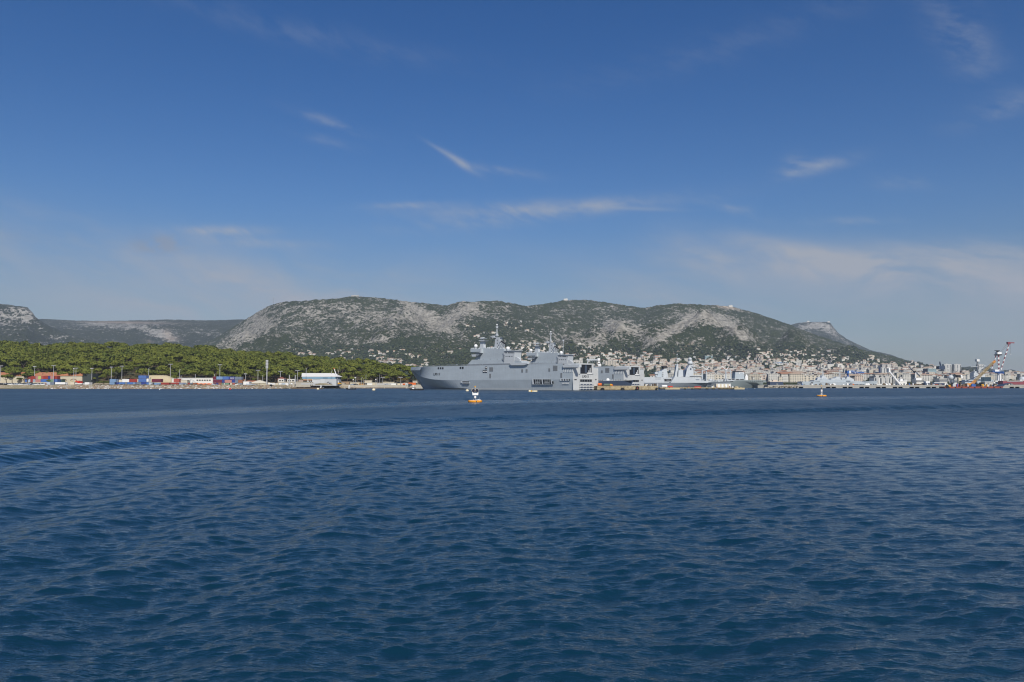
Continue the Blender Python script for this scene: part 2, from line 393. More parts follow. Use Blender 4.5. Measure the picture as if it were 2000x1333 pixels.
soil = reg(1423,600,22,3,6)*.8 + reg(1170,706,3.5,60,0)*0
# pale track up the spur
tr = np.abs((Ug - 1310) * .56 + (PYg - 694)); soil = soil + np.exp(-(tr/1.3)**2) * sstep(Ug, 1305, 1312) * (1 - sstep(Ug, 1350, 1358)) * 1.0
rock = rock * sstep(Yg, 2500, 3300) + .12
hill = grid_mesh('hills', Xg, Yg, Zg, M_hill, {'rock': rock, 'soil': soil}); tag(hill, kind='structure')
def hz(px, Y): return float(main_height(np.array([float(px)]), np.array([float(Y)]))[0])

def far_ridge(name, pts, R, foot, u0, u1, rocks, soils=(), nu=500, ny=60, pw=1.5, curve=None):
    sk = prof(pts); U, Yv = np.meshgrid(np.linspace(u0, u1, nu), np.concatenate([np.linspace(foot, R, ny), [R + 400, R + 1500]]), indexing='xy')
    Zr = (HY - sk(U)) * R / F + CH; t_ = np.clip((Yv - foot) / (R - foot), 0, 1)
    g = t_**pw if curve is None else np.interp(t_, *curve)
    X = (U - 1000) / F * Yv
    Z = Zr * g + ((ridged(X*.0012, Yv*.0012 + 9, 5) - .5) * 130 + (fbm(X*.01, Yv*.01, 4) - .5)*40) * sstep(t_, .02, .3) * (1 - sstep(t_, .75, .97))
    Z = np.minimum(Z, (HY - sk(U)) / F * Yv + CH + (fbm(U*.15, U*0 + 7, 4) - .5) * 12)
    Z = Z - np.clip((Yv - R) / 1500, 0, 1) * 500
    P = HY - (Z - CH) / Yv * F; rk = .12 + 0*U; so_ = 0*U
    for q in rocks: rk = rk + reg(*q[:5], U=U, P=P) * q[5]
    for q in soils: so_ = so_ + reg(*q[:5], U=U, P=P) * q[5]
    o = grid_mesh(name, X, Yv, Z, M_far, {'rock': rk, 'soil': so_}); tag(o, kind='structure')
far_ridge('hills', [(-500,600),(-200,585),(-60,590),(0,593),(20,596),(50,600),(61,610),(66,618),(75,626),(100,640),(140,655),(220,670),(300,690)], 5600, 3200, -500, 300,
          [(20,612,40,10,3,1.2),(50,618,16,16,0,1.0),(-80,612,90,10,0,1.0),(5,632,22,7,0,.9),(90,665,50,8,0,.2)], curve=([0,.45,.80,.9,.935,1],[0,.30,.62,.72,.95,1.0]))
far_ridge('hills', [(-400,640),(0,630),(80,623),(140,626),(200,627),(260,626),(330,624),(400,626),(470,624),(560,630),(800,700)], 7600, 3400, -400, 800,
          [(230,638,75,5,6,.8),(290,648,50,7,18,.9),(325,655,24,9,20,1.2),(180,633,40,5,0,.6),(390,650,40,5,5,.5),(300,633,60,4,0,.6),(120,640,60,6,0,.3)],
          [(240,630,75,2.2,1,1.0),(335,662,14,4,0,.75),(325,650,10,7,30,.5),(285,667,14,1.5,0,.7),(225,669,12,1.3,0,.6)], pw=1.3)
far_ridge('hills', [(1380,720),(1480,668),(1540,636),(1560,631),(1580,629),(1622,629),(1630,640),(1640,652),(1660,665),(1700,684),(1740,693),(1790,712),(1850,730)], 8600, 5200, 1380, 1850,
          [(1600,636,30,8,8,1.3),(1575,640,30,5,-12,1.0),(1628,650,20,8,40,.8),(1660,674,12,4,30,.7)], nu=300, curve=([0,.5,.8,.93,1],[0,.45,.72,.80,1]))
far_ridge('hills', [(1700,735),(1800,728),(1860,718),(1900,716),(1925,718),(1950,725),(1975,722),(2010,731),(2060,728),(2200,715),(2400,720)], 6800, 3800, 1700, 2400, [(1900,725,50,5,0,.1)], nu=260, ny=30)

# haze: the air between here and the hills
def haze_box():
    o = MB().box(-9000, 9000, -300, 12500, -60, 760).build('haze', [])
    m = bpy.data.materials.new('haze'); m.use_nodes = True; nt = m.node_tree; nt.nodes.remove(nt.nodes['Principled BSDF'])
    v = nt.nodes.new('ShaderNodeVolumePrincipled'); v.inputs['Color'].default_value = (.72, .84, 1, 1); v.inputs['Density'].default_value = HAZE
    v.inputs['Anisotropy'].default_value = .0
    nt.links.new(v.outputs[0], nt.nodes['Material Output'].inputs['Volume']); o.data.materials.append(m); tag(o, kind='stuff')
HAZE = 4.8e-5
haze_box()
# ================================================================ MATERIALS FOR SHIPS AND SHORE
def paint_fn(c, streak=.5, rust=.12, sc=1.0):
    def fn(t, b):
        x, y, z = t.sep(t.obj())
        s = t.noise(t.comb(x * .9 * sc, y * .9 * sc, z * .07 * sc), 1.0, 4, .6); w = t.noise(t.comb(x*.06, y*.06, z*.2), 1.0, 4, .6)
        r = t.noise(t.comb(x * .7 * sc + 9, y * .7 * sc, z * .10 * sc), 1.0, 4, .7).ss(.60, .78)
        k = 1.0 + (s - .5) * (.26 * streak) + (w - .5) * .34
        cc = t.mix(1.0, tuple(c), t.comb(k, k, k), 'MULTIPLY'); cc = t.mix(r * rust, cc, (.20, .11, .05))
        t.link(cc, b.inputs['Base Color']); t.link(.45 + s * .2, b.inputs['Roughness'])
    return fn
def paint(name, c, streak=.5, rust=.12, **k): return material(name, paint_fn(c, streak, rust), spec=.3, **k)
GREY = (.39, .44, .47)
M_navy = paint('grey_ship_paint', GREY, .8, .28); M_navyl = paint('pale_ship_paint', (.47, .50, .515)); M_navyd = paint('dark_ship_paint', (.20, .225, .25))
M_stern = paint('worn_stern_paint', (.50, .51, .50), 1.0, .5)
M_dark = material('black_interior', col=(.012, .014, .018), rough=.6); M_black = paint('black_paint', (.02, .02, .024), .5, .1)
M_white = paint('white_paint', (.74, .74, .72), .4, .06); M_cream = paint('cream_render', (.58, .52, .38), 1, .12)
M_deck = material('deck_grey', col=(.10, .105, .11), rough=.9); M_vent = material('vent_grey', col=(.19, .20, .205), rough=.7)
M_boot = paint('waterline_paint', (.42, .45, .46), 1, .25); M_glass = material('dark_glass', col=(.02, .03, .04), rough=.15, spec=.6)
M_red = paint('red_paint', (.50, .04, .02), .5, .05); M_orange = paint('orange_paint', (.62, .13, .02), .5, .05); M_yellow = paint('yellow_paint', (.62, .33, .03), .5, .1)
M_blue = paint('blue_paint', (.04, .12, .36), .5, .05); M_navyblue = paint('dark_blue_paint', (.035, .055, .10), .5, .05)
M_steel = material('galvanised_steel', col=(.46, .46, .46), rough=.5, metal=.2); M_rubber = material('black_rubber', col=(.014, .014, .014), rough=.8)
M_text = material('hull_lettering', col=(.045, .05, .055), rough=.7); M_textw = material('white_lettering', col=(.78, .78, .76), rough=.7)
M_rustb = paint('rust_red_paint', (.24, .055, .035), 1, .5); M_wood = material('weathered_wood', col=(.12, .085, .055), rough=.9)
CP, SP = math.cos(PITCH), math.sin(PITCH)
def PZ(py, Y): return CH + Y * math.tan(PITCH + math.atan((666.5 - py) / F))
def PQ(px, py=HY): return (px - 1000) / F / (CP - (666.5 - py) / F * SP)
class Frame:
    """a vertical working plane: origin on the water, local x along it, local y to its left"""
    def __init__(s, ox, oy, deg): s.o = (ox, oy); s.a = math.radians(deg); s.d = (math.cos(s.a), math.sin(s.a)); s.l = (-s.d[1], s.d[0])
    def x(s, px, y=0, py=HY):
        q = PQ(px, py); return (q * (s.o[1] + y * s.l[1]) - s.o[0] - y * s.l[0]) / (s.d[0] - q * s.d[1])
    def Y(s, x, y=0): return s.o[1] + x * s.d[1] + y * s.l[1]
    def z(s, py, x, y=0): return PZ(py, s.Y(x, y))
    def pt(s, px, py, y=0): x = s.x(px, y, py); return (x, s.z(py, x, y))
    def poly(s, mb, pts, y, dy):
        """outline in photo columns and rows on the plane at lateral y, given thickness dy"""
        return mb.prism([s.pt(px, py, y) for px, py in pts], 'y', y, y + dy)
    def box(s, mb, px0, px1, py0, py1, y, dy, z0=None):
        a, zt = s.pt(px0, py0, y); b, _ = s.pt(px1, py0, y); zb = s.z(py1, (a + b) / 2, y) if z0 is None else z0
        zt = s.z(py0, (a + b) / 2, y)
        return mb.box(min(a, b), max(a, b), min(y, y + dy), max(y, y + dy), zb, zt)
    def empty(s, name, **k): return empty(name, (s.o[0], s.o[1], 0), s.a, **k)
SPLIT = dict(stanchion='stanchion', tower_windows='tower_window', gate_slot='gate_slot', vent_hoods='vent_hood', hull_ribs='hull_rib', mast_recess='mast_recess', funnel_louvre='funnel_louvre', satellite_domes='satellite_dome', mast_platform='mast_platform', mast_leg='mast_leg', davit='davit', hangar_fitting='hangar_fitting', stern_gear='stern_gear', tower_recess='tower_recess', mooring_recess='mooring_recess', stowed_boat='stowed_boat', aft_radar='aft_radar', hangar_door_frame='door_frame', cradle='cradle', radar='radar', stern_sponson='sponson', mast_stay='mast_stay', deck_gear='deck_gear', bridge_front='bridge_front')
STUFF = ('deck_railing', 'deck_fittings', 'deck_equipment', 'vent_grille', 'equipment_row', 'deck_piping', 'vent_slots', 'bow_railing', 'exhaust_lattice', 'topmast', 'frame')
def part(fn, name, mat, parent, smooth=False):
    mb = MB(); fn(mb)
    if name in SPLIT and len(mb.st) > 1:
        first = None; L = mb.st + [(len(mb.v), len(mb.f))]
        for (v0, f0), (v1, f1) in zip(L[:-1], L[1:]):
            q = MB(); q.v = mb.v[v0:v1]; q.f = [tuple(i - v0 for i in f) for f in mb.f[f0:f1]]; q.mi = mb.mi[f0:f1]
            o = q.build(SPLIT[name], mat, parent, smooth); first = first or o
        return first
    o = mb.build(name, mat, parent, smooth)
    if name in STUFF and parent: o['kind'] = 'stuff'
    return o
def text_mesh(name, body, w, h, origin, xdir, parent, mat, ext=.03):
    cu = bpy.data.curves.new(name, 'FONT'); cu.body = body; cu.extrude = ext; cu.offset = .018; cu.align_x = 'CENTER'; cu.align_y = 'CENTER'
    tmp = bpy.data.objects.new(name, cu); COL.objects.link(tmp); bpy.context.view_layer.update()
    me = bpy.data.meshes.new_from_object(tmp.evaluated_get(bpy.context.evaluated_depsgraph_get())); bpy.data.objects.remove(tmp)
    co = np.empty(len(me.vertices) * 3); me.vertices.foreach_get('co', co); co = co.reshape(-1, 3)
    lo, hi = co.min(0), co.max(0); co[:, 0] = (co[:, 0] - (lo[0]+hi[0])/2) * w / (hi[0]-lo[0]); co[:, 1] = (co[:, 1] - (lo[1]+hi[1])/2) * h / (hi[1]-lo[1])
    me.vertices.foreach_set('co', co.ravel()); me.materials.clear(); me.materials.append(mat)
    o = bpy.data.objects.new(name, me); COL.objects.link(o); X = Vector(xdir).normalized(); Zu = Vector((0, 0, 1)); N = X.cross(Zu)
    o.matrix_world = Matrix(((X.x, Zu.x, N.x, origin[0]), (X.y, Zu.y, N.y, origin[1]), (X.z, Zu.z, N.z, origin[2]), (0, 0, 0, 1)))
    m = o.matrix_world.copy(); o.parent = parent; o.matrix_basis = m; return o

# ================================================================ AMPHIBIOUS ASSAULT SHIPS
FA = Frame(59.6, 651.6, 136.2)
DZ = 21.4; LD, LK = 210.0, 220.0
def lvl(s, L, p, hb, end, pw=2.0):
    """x and half breadth of one hull level at parameter s"""
    t_ = max(0, (s - p) / (1 - p)); return s * L, hb + (end - hb) * t_ ** pw
def assault_ship(label, group):
    T = FA.empty('assault_ship', label=label, cat='warship', group=group)
    S = [0, .02, .2, .4] + [.5 + .5 * (1 - (1 - i / 44) ** 1.35) for i in range(45)]
    hull = MB(); rings = []
    def zk(s): return 8.6 + 9.4 * max(0, (s - .70) / .30) ** 1.9
    for s in S:
        xd, yd = lvl(s, LD, .88, 16, 10.5, 1.6); xk, yk = lvl(s, LK, .76, 16, .5, 1.7); xm, ym = lvl(s, 210, .64, 14.6, .3, 1.25); xw, yw = lvl(s, 203, .60, 14.4, .25, 1.15)
        dz = DZ if s > .056 else 18.4
        zz = zk(s)
        r = [(xd, yd, dz), (xd + (.3 if s > .9 else 0), yd - .02, max(zz + .1, dz - 3.2) if s > .9 else dz - .4), (xk, yk, zz), (xm, ym, 1.3 + (zz - 1.3) * (.32 if s > .7 else .0) * (s - .7) / .3 if s > .7 else 1.3), (xw, yw, 0), (xw * .99, yw * .95, -2.5)]
        rings.append(r + [(x, -y, z) for x, y, z in r[::-1]])
    k0 = rings.pop(1)
    x10 = 10.6; rings.insert(1, [(x10, a[1], a[2]) for a in rings[0]]); rings.insert(2, [(x10 + .05, a[1], DZ if abs(a[2] - 18.4) < .01 else a[2]) for a in rings[0]])
    n = len(rings[0]); hull.loft(rings)
    # boot-top band is the strip between waterline level and the one above
    for fi, f in enumerate(hull.f):
        if len(f) == 4:
            zs = [hull.v[i][2] for i in f]; ys = [abs(hull.v[i][1]) for i in f]
            if max(zs) <= 1.31 and min(zs) > -.1 : hull.mi[fi] = 1
            if min(zs) > 18 and min(ys) > 5 and sum(1 for i in f if hull.v[i][1] > 0) == 2: hull.mi[fi] = 2
    h = hull.build('hull', [M_navy, M_boot, M_deck], T)
    # bow bulwark block under the flight deck
    P = 16.0
    def side(px0, px1, py0, py1, name, mat, d=.25, y=P): return part(lambda m: FA.box(m, px0, px1, py0, py1, y + d, -d - .2), name, mat, T)
    def framed(px0, px1, py0, py1, name, slant=0.0):
        y = P + .45
        o = part(lambda m: FA.poly(m, [(px0 - .7, py0 - .9), (px1 + .7, py0 - .9), (px1 + .7 + slant, py1 + .8), (px0 - .7 + slant, py1 + .8)], P - 1.6, 1.84), name, M_navyl, T)
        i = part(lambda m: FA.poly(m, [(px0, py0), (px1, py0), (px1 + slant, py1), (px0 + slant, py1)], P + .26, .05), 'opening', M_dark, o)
        return o
    for a, b, sl in ((1042, 1057.6, 1.2), (1060, 1075.2, 1.2)):
        o = framed(a, b, 741.4, 750.4, 'boat_bay', sl)
        part(lambda m: (FA.box(m, a + 3, b - 3, 747.2, 749.4, P + .5, -.18), FA.box(m, a + 5, b - 6, 745.6, 747.2, P + .5, -.18)), 'stowed_boat', M_vent, o)
        part(lambda m: [FA.box(m, a + k_, a + k_ + .5, 741.6, 750.2, P + .55, -.2) for k_ in (4, 8, 12)], 'davit', M_navy, o)
    framed(1078, 1080.8, 745, 750, 'boat_bay', .6); fo = framed(903, 915.6, 745.2, 747.4, 'mooring_opening', .2)
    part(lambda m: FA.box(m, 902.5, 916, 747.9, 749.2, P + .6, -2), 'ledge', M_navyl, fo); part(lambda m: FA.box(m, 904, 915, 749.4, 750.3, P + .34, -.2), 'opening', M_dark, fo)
    for a in (1096.6, 1101.4, 1106.2, 1110.6): framed(a, a + 2.3, 741, 743.6, 'mooring_port', .5)
    for a in (855, 859.3, 863.5): side(a, a + 2.4, 717.8, 721.4, 'deck_window', M_dark, .3, 15.9)
    for a in (898, 902.4): side(a, a + 2.6, 716.8, 720.6, 'deck_window', M_dark, .3)
    for a, b in ((949, 717), (944.4, 724), (948.9, 724)):
        o = part(lambda m: FA.box(m, a - 1.6, a + 1.9, b - .6, b + 4.3, P + .25, -.3), 'life_raft_bay', M_dark, T); part(lambda m: FA.box(m, a - 1.1, a + 1.4, b + .9, b + 2.6, P + .7, -.3), 'life_raft', M_white, o)
    for a, b, c, d in ((955.5, 963, 717.5, 726), (955.5, 959, 730, 739), (1018, 1021.6, 721.3, 728), (1026.5, 1030.4, 721.3, 728), (1071, 1074.6, 719.5, 726), (1080, 1088.8, 714.2, 725), (1094.4, 1098, 728.5, 738.6)):
        def grille(m, a=a, b=b, c=c, d=d):
            nx = max(2, round((b - a) / 1.7)); ny = max(3, round((d - c) / 1.5))
            for i in range(nx):
                for j in range(ny):
                    FA.box(m, a + (b-a)*(i+.12)/nx, a + (b-a)*(i+.88)/nx, c + (d-c)*(j+.14)/ny, c + (d-c)*(j+.86)/ny, P + .16, -.2)
        part(grille, 'vent_grille', M_vent, T)
    part(lambda m: [FA.box(m, 1100 + i * 3.4, 1101 + i * 3.4, 718.5, 727.5, P + .35, -.4) for i in range(6)], 'hull_ribs', M_navyl, T)
    part(lambda m: (FA.box(m, 1099, 1131, 712.6, 718, P + 1.2, -3), FA.box(m, 1102, 1110, 711, 712.6, P - 1, -3), FA.box(m, 1114, 1126, 710.4, 712.6, P - 1, -3)), 'stern_sponson', M_navyl, T)
    part(lambda m: FA.box(m, 822, 1117.5, 743.0, 743.5, P + .12, -.1), 'rubbing_strake', M_navyd, T) if False else None
    part(lambda m: FA.poly(m, [(995, 709.5), (1030, 709), (1030, 711.4), (1023, 713.6), (998, 713.8)], P + 1.6, -3.2), 'catwalk', M_navyl, T)
    # weather deck edge: nets, rails, small deck gear
    def rails(m):
        for px in np.arange(820, 1098, 1.9):
            x = FA.x(px, P - .3); m.box(x, x + .14, P - .5, P - .36, DZ, DZ + random.choice((1.0, 1.1, 1.3)))
        m.box(28, 207, P - .5, P - .4, DZ + .95, DZ + 1.05)
    part(rails, 'deck_railing', M_navyd, T)
    def nets(m):
        x = 25
        while x < 186:
            w = random.uniform(4, 9); y0 = lvl(x / 191, 191, .86, 16, 9.5, 1.6)[1]; y1 = lvl(min(1, (x + w) / 191), 191, .86, 16, 9.5, 1.6)[1]; y = min(y0, y1)
            m.box(x, x + w, y - .1, y + 1.2, DZ - .5, DZ - .35); x += w + random.uniform(.3, 2)
    # stern
    def ty(px):
        q = PQ(px); w = (q * 640 - 48.5 + 0) / (.692 - .722 * q); return 16 - w
    def tz(py, px): return PZ(py, 640 + .722 * (16 - ty(px)))
    def sbox(m, px0, px1, py0, py1, x0, x1): m.box(x0, x1, ty(px1), ty(px0), tz(py1, (px0+px1)/2), tz(py0, (px0+px1)/2))
    fr = part(lambda m: (sbox(m, 1129.6, 1132.2, 711.5, 731, -.6, 9), sbox(m, 1155.2, 1158.2, 711.5, 731, -.6, 9), sbox(m, 1129.6, 1158.2, 710.2, 712.6, -.7, 9.6)), 'hangar_door_frame', M_stern, T)
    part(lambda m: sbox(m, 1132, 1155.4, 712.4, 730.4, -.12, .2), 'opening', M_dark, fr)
    part(lambda m: (sbox(m, 1142, 1146, 714, 729, -.3, -.1), sbox(m, 1133, 1134, 714, 729, -.3, -.1), sbox(m, 1150, 1151, 722, 729, -.3, -.1)), 'hangar_fitting', material('bay_blue_grey', col=(.05, .07, .10)), fr)
    part(lambda m: (sbox(m, 1146, 1155, 728.4, 730.6, -.7, -.1), sbox(m, 1151.5, 1152.3, 719, 728.6, -.5, -.3), sbox(m, 1149, 1150, 724, 728.6, -.5, -.3)), 'stern_gear', M_white, fr)
    part(lambda m: sbox(m, 1119, 1168.4, 719.3, 761.9, -.07, 0.05), 'transom', M_stern, T)
    part(lambda m: sbox(m, 1119, 1130, 716.4, 719.5, -.07, 4), 'bulwark', M_stern, T)
    wo = part(lambda m: (sbox(m, 1131, 1156.4, 740.6, 741.5, -.6, -.05), sbox(m, 1131, 1132, 741.5, 746.4, -.6, -.05), sbox(m, 1155.6, 1156.4, 741.5, 746.4, -.6, -.05)), 'stern_opening', M_stern, T)
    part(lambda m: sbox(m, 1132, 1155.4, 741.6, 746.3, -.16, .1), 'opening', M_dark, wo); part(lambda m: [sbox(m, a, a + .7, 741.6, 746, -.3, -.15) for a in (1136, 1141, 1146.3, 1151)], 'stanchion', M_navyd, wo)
    for a, b in ((1121.6, 1126), (1162.2, 1164.8)): part(lambda m: sbox(m, a, b, 741, 742.9, -.2, .1), 'mooring_port', M_dark, T)
    for j, (a, b) in enumerate(((747.2, 752), (753.2, 757), (758, 761))):
        o = part(lambda m: sbox(m, 1130.4, 1158.8, a, b, -.75, -.05), 'stern_gate_panel', M_stern, T)
        part(lambda m: [sbox(m, 1132.5 + i * 6, 1136.8 + i * 6, b - 1.2, b + .5, -.85, -.3) for i in range(4)], 'gate_slot', M_navyblue, o)
    # island
    Yf = -6.5
    def isl(pts, name, mat=M_navy, y=Yf, dy=-8.5): return part(lambda m: FA.poly(m, pts, y, dy), name, mat, T)
    isl([(912, 713.6), (922, 703), (986, 702.6), (1018, 706), (1020, 713.6)], 'island_base', M_navy, -5.6, -9.8)
    part(lambda m: FA.box(m, 914, 1018, 710.8, 713.8, -4.5, -2), 'equipment_row', M_navyd, T)
    isl([(927, 703), (939.5, 687), (940, 680.5), (985, 682), (983.5, 703)], 'island_block')
    b = isl([(919, 681.4), (939, 681.4), (939, 689.9), (921, 689.9), (918.6, 687)], 'bridge', M_navy, -3.5, -12)
    part(lambda m: FA.box(m, 919.6, 936.5, 687.9, 689.2, -3.42, -.3), 'bridge_windows', M_glass, b)
    part(lambda m: FA.poly(m, [(937, 681), (940.4, 681), (940, 689.5), (937, 690)], -3.2, -.4), 'bridge_wing', M_navyl, b)
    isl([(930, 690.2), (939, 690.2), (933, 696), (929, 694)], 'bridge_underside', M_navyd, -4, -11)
    w = isl([(920.5, 692.5), (930.5, 692.5), (929, 697), (922, 697)], 'lower_bridge', M_navyl, -4, -11)
    part(lambda m: FA.box(m, 921, 929.5, 691, 692.3, -3.9, -.3), 'bridge_windows', M_glass, w)
    # aft tower with its two window rows
    a = isl([(984, 713.5), (983, 688), (985.5, 686), (1005.5, 685.4), (1004, 698), (1003.5, 713.5)], 'aft_tower', M_navyl, -5.2, -9)  # paler paint than the island block: stronger sunlight put into the colour
    part(lambda m: [FA.box(m, c, c + 1.9, 688.4, 690.3, -5.1, -.3) for c in (985.6, 988.4, 992, 994.8, 997.2, 999.6, 1002.6)], 'tower_windows', M_glass, a)
    part(lambda m: [FA.box(m, c, c + 1.6, 695.6, 697.4, -5.1, -.3) for c in (987.5, 991.3, 994.6, 999)], 'tower_windows', M_glass, a)
    part(lambda m: FA.poly(m, [(980.5, 703), (984, 692), (985.5, 694), (984.5, 706)], -5.0, -.8), 'painted_shadow', M_navyd, a)  # raised dark plate paints the shadow between tower and island block
    part(lambda m: FA.box(m, 983, 1006.4, 684.9, 685.8, -4.6, -10), 'tower_roof', M_navyl, a)
    isl([(1003.5, 706), (1005, 697), (1009, 697.5), (1015, 702), (1015, 706)], 'boat_crane', M_navyl, -5.6, -2)
    # clutter on the island roof
    def clutter(m):
        for i in range(40):
            px = random.uniform(941, 984); w_ = random.uniform(.5, 2.2); hh = random.uniform(.6, 3.2) if px < 968 else random.uniform(.6, 2); y = random.uniform(-15, -7)
            FA.box(m, px, px + w_, 681 - hh, 682, y, -1.2)
        for i in range(14):
            px = random.uniform(919, 937); FA.box(m, px, px + random.uniform(.3, 1), 681.5 - random.uniform(.6, 2.3), 682, random.uniform(-14, -4), -.8)
    part(clutter, 'deck_fittings', M_navyl, T)
    part(lambda m: FA.poly(m, [(940, 681), (985, 682.2), (985, 687), (972, 688), (948, 687.4), (941, 686)], -6.3, -.25), 'upper_gallery', M_navyl, T) if False else None
    # forward mast with platforms
    fm = isl([(936.6, 681), (938.8, 665.5), (943.6, 665.5), (944.6, 681)], 'fore_mast', M_navyl, -9.5, -3)
    part(lambda m: (FA.poly(m, [(934, 665), (947, 665), (944, 666.8), (937.5, 666.8)], -8, -6), FA.poly(m, [(936.4, 660.6), (944.8, 660.6), (943.6, 662.4), (937.6, 662.4)], -8.6, -5)), 'mast_platform', M_navyl, fm)
    part(lambda m: (FA.box(m, 939.4, 942.6, 659.2, 660.7, -10, -2.5), FA.box(m, 939.8, 942, 662, 665.2, -10.4, -1.6)), 'radar', M_navyl, fm)
    # radomes
    for px, py, r in ((929.4, 676.4, 1.78), (992.2, 681.0, 1.78)):
        x = FA.x(px, -10, py); z = FA.z(py, x, -10)
        o = part(lambda m: m.ball((x, -10, z), r, 16, 10), 'radome', M_white, T, True); part(lambda m: m.tube((x, -10, z - r * .8), (x, -10, z - r - 1.3), .9, 1.0, 10), 'pedestal', M_navyl, o)
    # main mast
    mm = isl([(965.4, 681), (967.2, 660), (975.4, 659), (977, 681)], 'main_mast', M_navyl, -9, -3.4)
    part(lambda m: [FA.box(m, c, c + 1.0, r_, r_ + 2.6, -8.9, -.3) for c, r_ in ((970.6, 664), (970.8, 670), (970.8, 677), (973.4, 673.5))], 'mast_recess', M_dark, mm)
    part(lambda m: (FA.poly(m, [(955.6, 658.4), (962, 656.6), (968, 659), (979, 658.4), (976, 660), (966, 661), (961, 659.6)], -9, -2.6), FA.box(m, 961, 965, 656, 658.6, -9.5, -2)), 'yard', M_navyl, mm)
    part(lambda m: FA.poly(m, [(964.4, 660.6), (968.8, 660.6), (968, 662.2), (966, 662)], -8.8, -2.6), 'yard_bracket', M_black, mm)
    def pole(m):
        x = FA.x(970.6, -10.5, 640)
        for (p0, p1, r0, r1) in ((659, 641, .55, .42), (641, 633.6, .28, .2)): m.tube((x, -10.5, FA.z(p0, x, -10.5)), (x, -10.5, FA.z(p1, x, -10.5)), r0, r1, 8)
        for (py, r, h_) in ((638.8, 1.35, .5), (641, 1.1, .8), (654.5, 1.3, .8), (656.5, 1.7, .5)): m.tube((x, -10.5, FA.z(py, x, -10.5)), (x, -10.5, FA.z(py, x, -10.5) + h_), r, r, 10)
        for dx in (-1.5, -.7, .9, 1.6): m.tube((x + dx, -10.5, FA.z(656, x, -10.5)), (x + dx, -10.5, FA.z(652 + dx, x, -10.5)), .09, .09, 4)
    part(pole, 'topmast', M_navyl, mm); x = FA.x(970.6, -10.5, 634.6)
    part(lambda m: m.ball((x, -10.5, FA.z(634.8, x, -10.5)), .72, 12, 8), 'mast_dome', M_white, mm, True)
    # lattice and exhaust pipes behind the main mast
    def lattice(m):
        q = lambda px, py, y: (lambda X: (X, y, FA.z(py, X, y)))(FA.x(px, y, py))
        for y in (-8.5, -12.5):
            for a, b in (((975.6, 667), (986.5, 674.5)), ((976, 681), (985, 681)), ((985, 681), (985.5, 674)), ((976, 674), (985, 681)), ((976, 669), (981, 681)), ((980, 670.5), (977, 681)), ((984, 673), (981, 681)), ((976, 677), (985.5, 677)), ((978.5, 668.6), (978.5, 681)), ((982, 671.5), (982, 681))):
                m.tube(q(*a, y), q(*b, y), .2, .2, 4)
        m.cur = 1
        for i in range(5):
            a = (977.5 + i * 2, 667.2 + i * 1.5); m.tube(q(*a, -10.5), q(a[0] + 2.0, a[1] - 1.1, -10.5), .62, .55, 6); m.tube(q(a[0] - .8, a[1] + 2.4, -9.6), q(a[0] + .6, a[1] + 1.0, -9.6), .5, .5, 6)
    part(lattice, 'exhaust_lattice', [M_navyl, M_black], mm)
    part(lambda m: FA.box(m, 960, 1001, 699.6, 700.0, Yf + .25, -.1), 'weather_strip', M_navyd, T) if False else None
    def spots(m):
        for px in (931, 935.5, 943, 957, 970.5, 979): FA.box(m, px, px + 1.1, 701.4, 702.6, Yf + .2, -.3)
    part(spots, 'vent_hoods', M_navyd, T)
    def deckcars(m):
        for px in np.arange(872, 942, 2.6):
            if random.random() < .7: FA.box(m, px, px + random.uniform(.8, 2.0), 713.6 - random.uniform(.4, 1.9), 713.9, random.uniform(6, 14), -1.6)
        for px in np.arange(1034, 1062, 2.2): FA.box(m, px, px + random.uniform(.7, 1.7), 712.2 - random.uniform(.5, 2.4), 712.6, random.uniform(4, 14), -1.6)
    part(deckcars, 'deck_equipment', [M_navyd], T)
    return T
A1 = assault_ship('large grey amphibious assault ship nearest the camera, flat flight deck, hull number L9015', None)
A2 = copy_tree(A1)
A1['group'] = A2['group'] = 'grey amphibious assault ships moored side by side'
A2['label'] = 'second grey flat-decked assault ship moored beyond the nearest one, open stern dock facing right'
# second ship: further right and further off, parallel to the first
def solve2():
    D2 = 741.0; X2 = PQ(1218) * D2; A2.location = (X2 + 11.1, D2 + 11.6, 0)
solve2()
text_mesh('hull_number', 'L9015', 10.4, 2.0, (177.0, 16.0 - .02, 15.3), (-1, .0, 0), A1, M_text)
def fit_number():
    o = [c for c in A1.children if c.name.startswith('hull_number')][0]
    zk_ = lambda x: 8.6 + 9.4*max(0, (x/LK-.7)/.3)**1.9
    f = lambda x, z: (lambda a, b, c: b + (a-b) * min(1, max(0, (z-c)/(DZ-c))))(lvl(x/LD, LD, .88, 16, 10.5, 1.6)[1], lvl(x/LK, LK, .76, 16, .5, 1.7)[1], zk_(x))
    xc = FA.x(855.5, 14.5, 731); zc = FA.z(731.2, xc, 14.5); k = abs(FA.x(849.4, 14.5) - FA.x(861.8, 14.5)) / 10.4
    for v in o.data.vertices:
        x = xc - v.co.x * k; z = zc + v.co.y * 1.1; v.co = (x, f(x, z) + .10 + (.05 if v.co.z > 0 else 0), z)
    o.matrix_basis = Matrix.Identity(4)
fit_number()
def ty_(px): q = PQ(px); return 16 - (q * 640 - 48.5) / (.692 - .722 * q)
text_mesh('stern_number', 'L9015', abs(ty_(1149.6) - ty_(1137.2)), 2.0, (-.16, ty_(1143.4), PZ(735.8, 655)), (0, -1, 0), A1, M_text)
text_mesh('ship_name', 'DIXMUDE', FA.x(1098, 16) - FA.x(1111, 16), .95, (FA.x(1104.5, 16), 15.9, PZ(749, 648)), (-1, 0, 0), A1, M_textw)

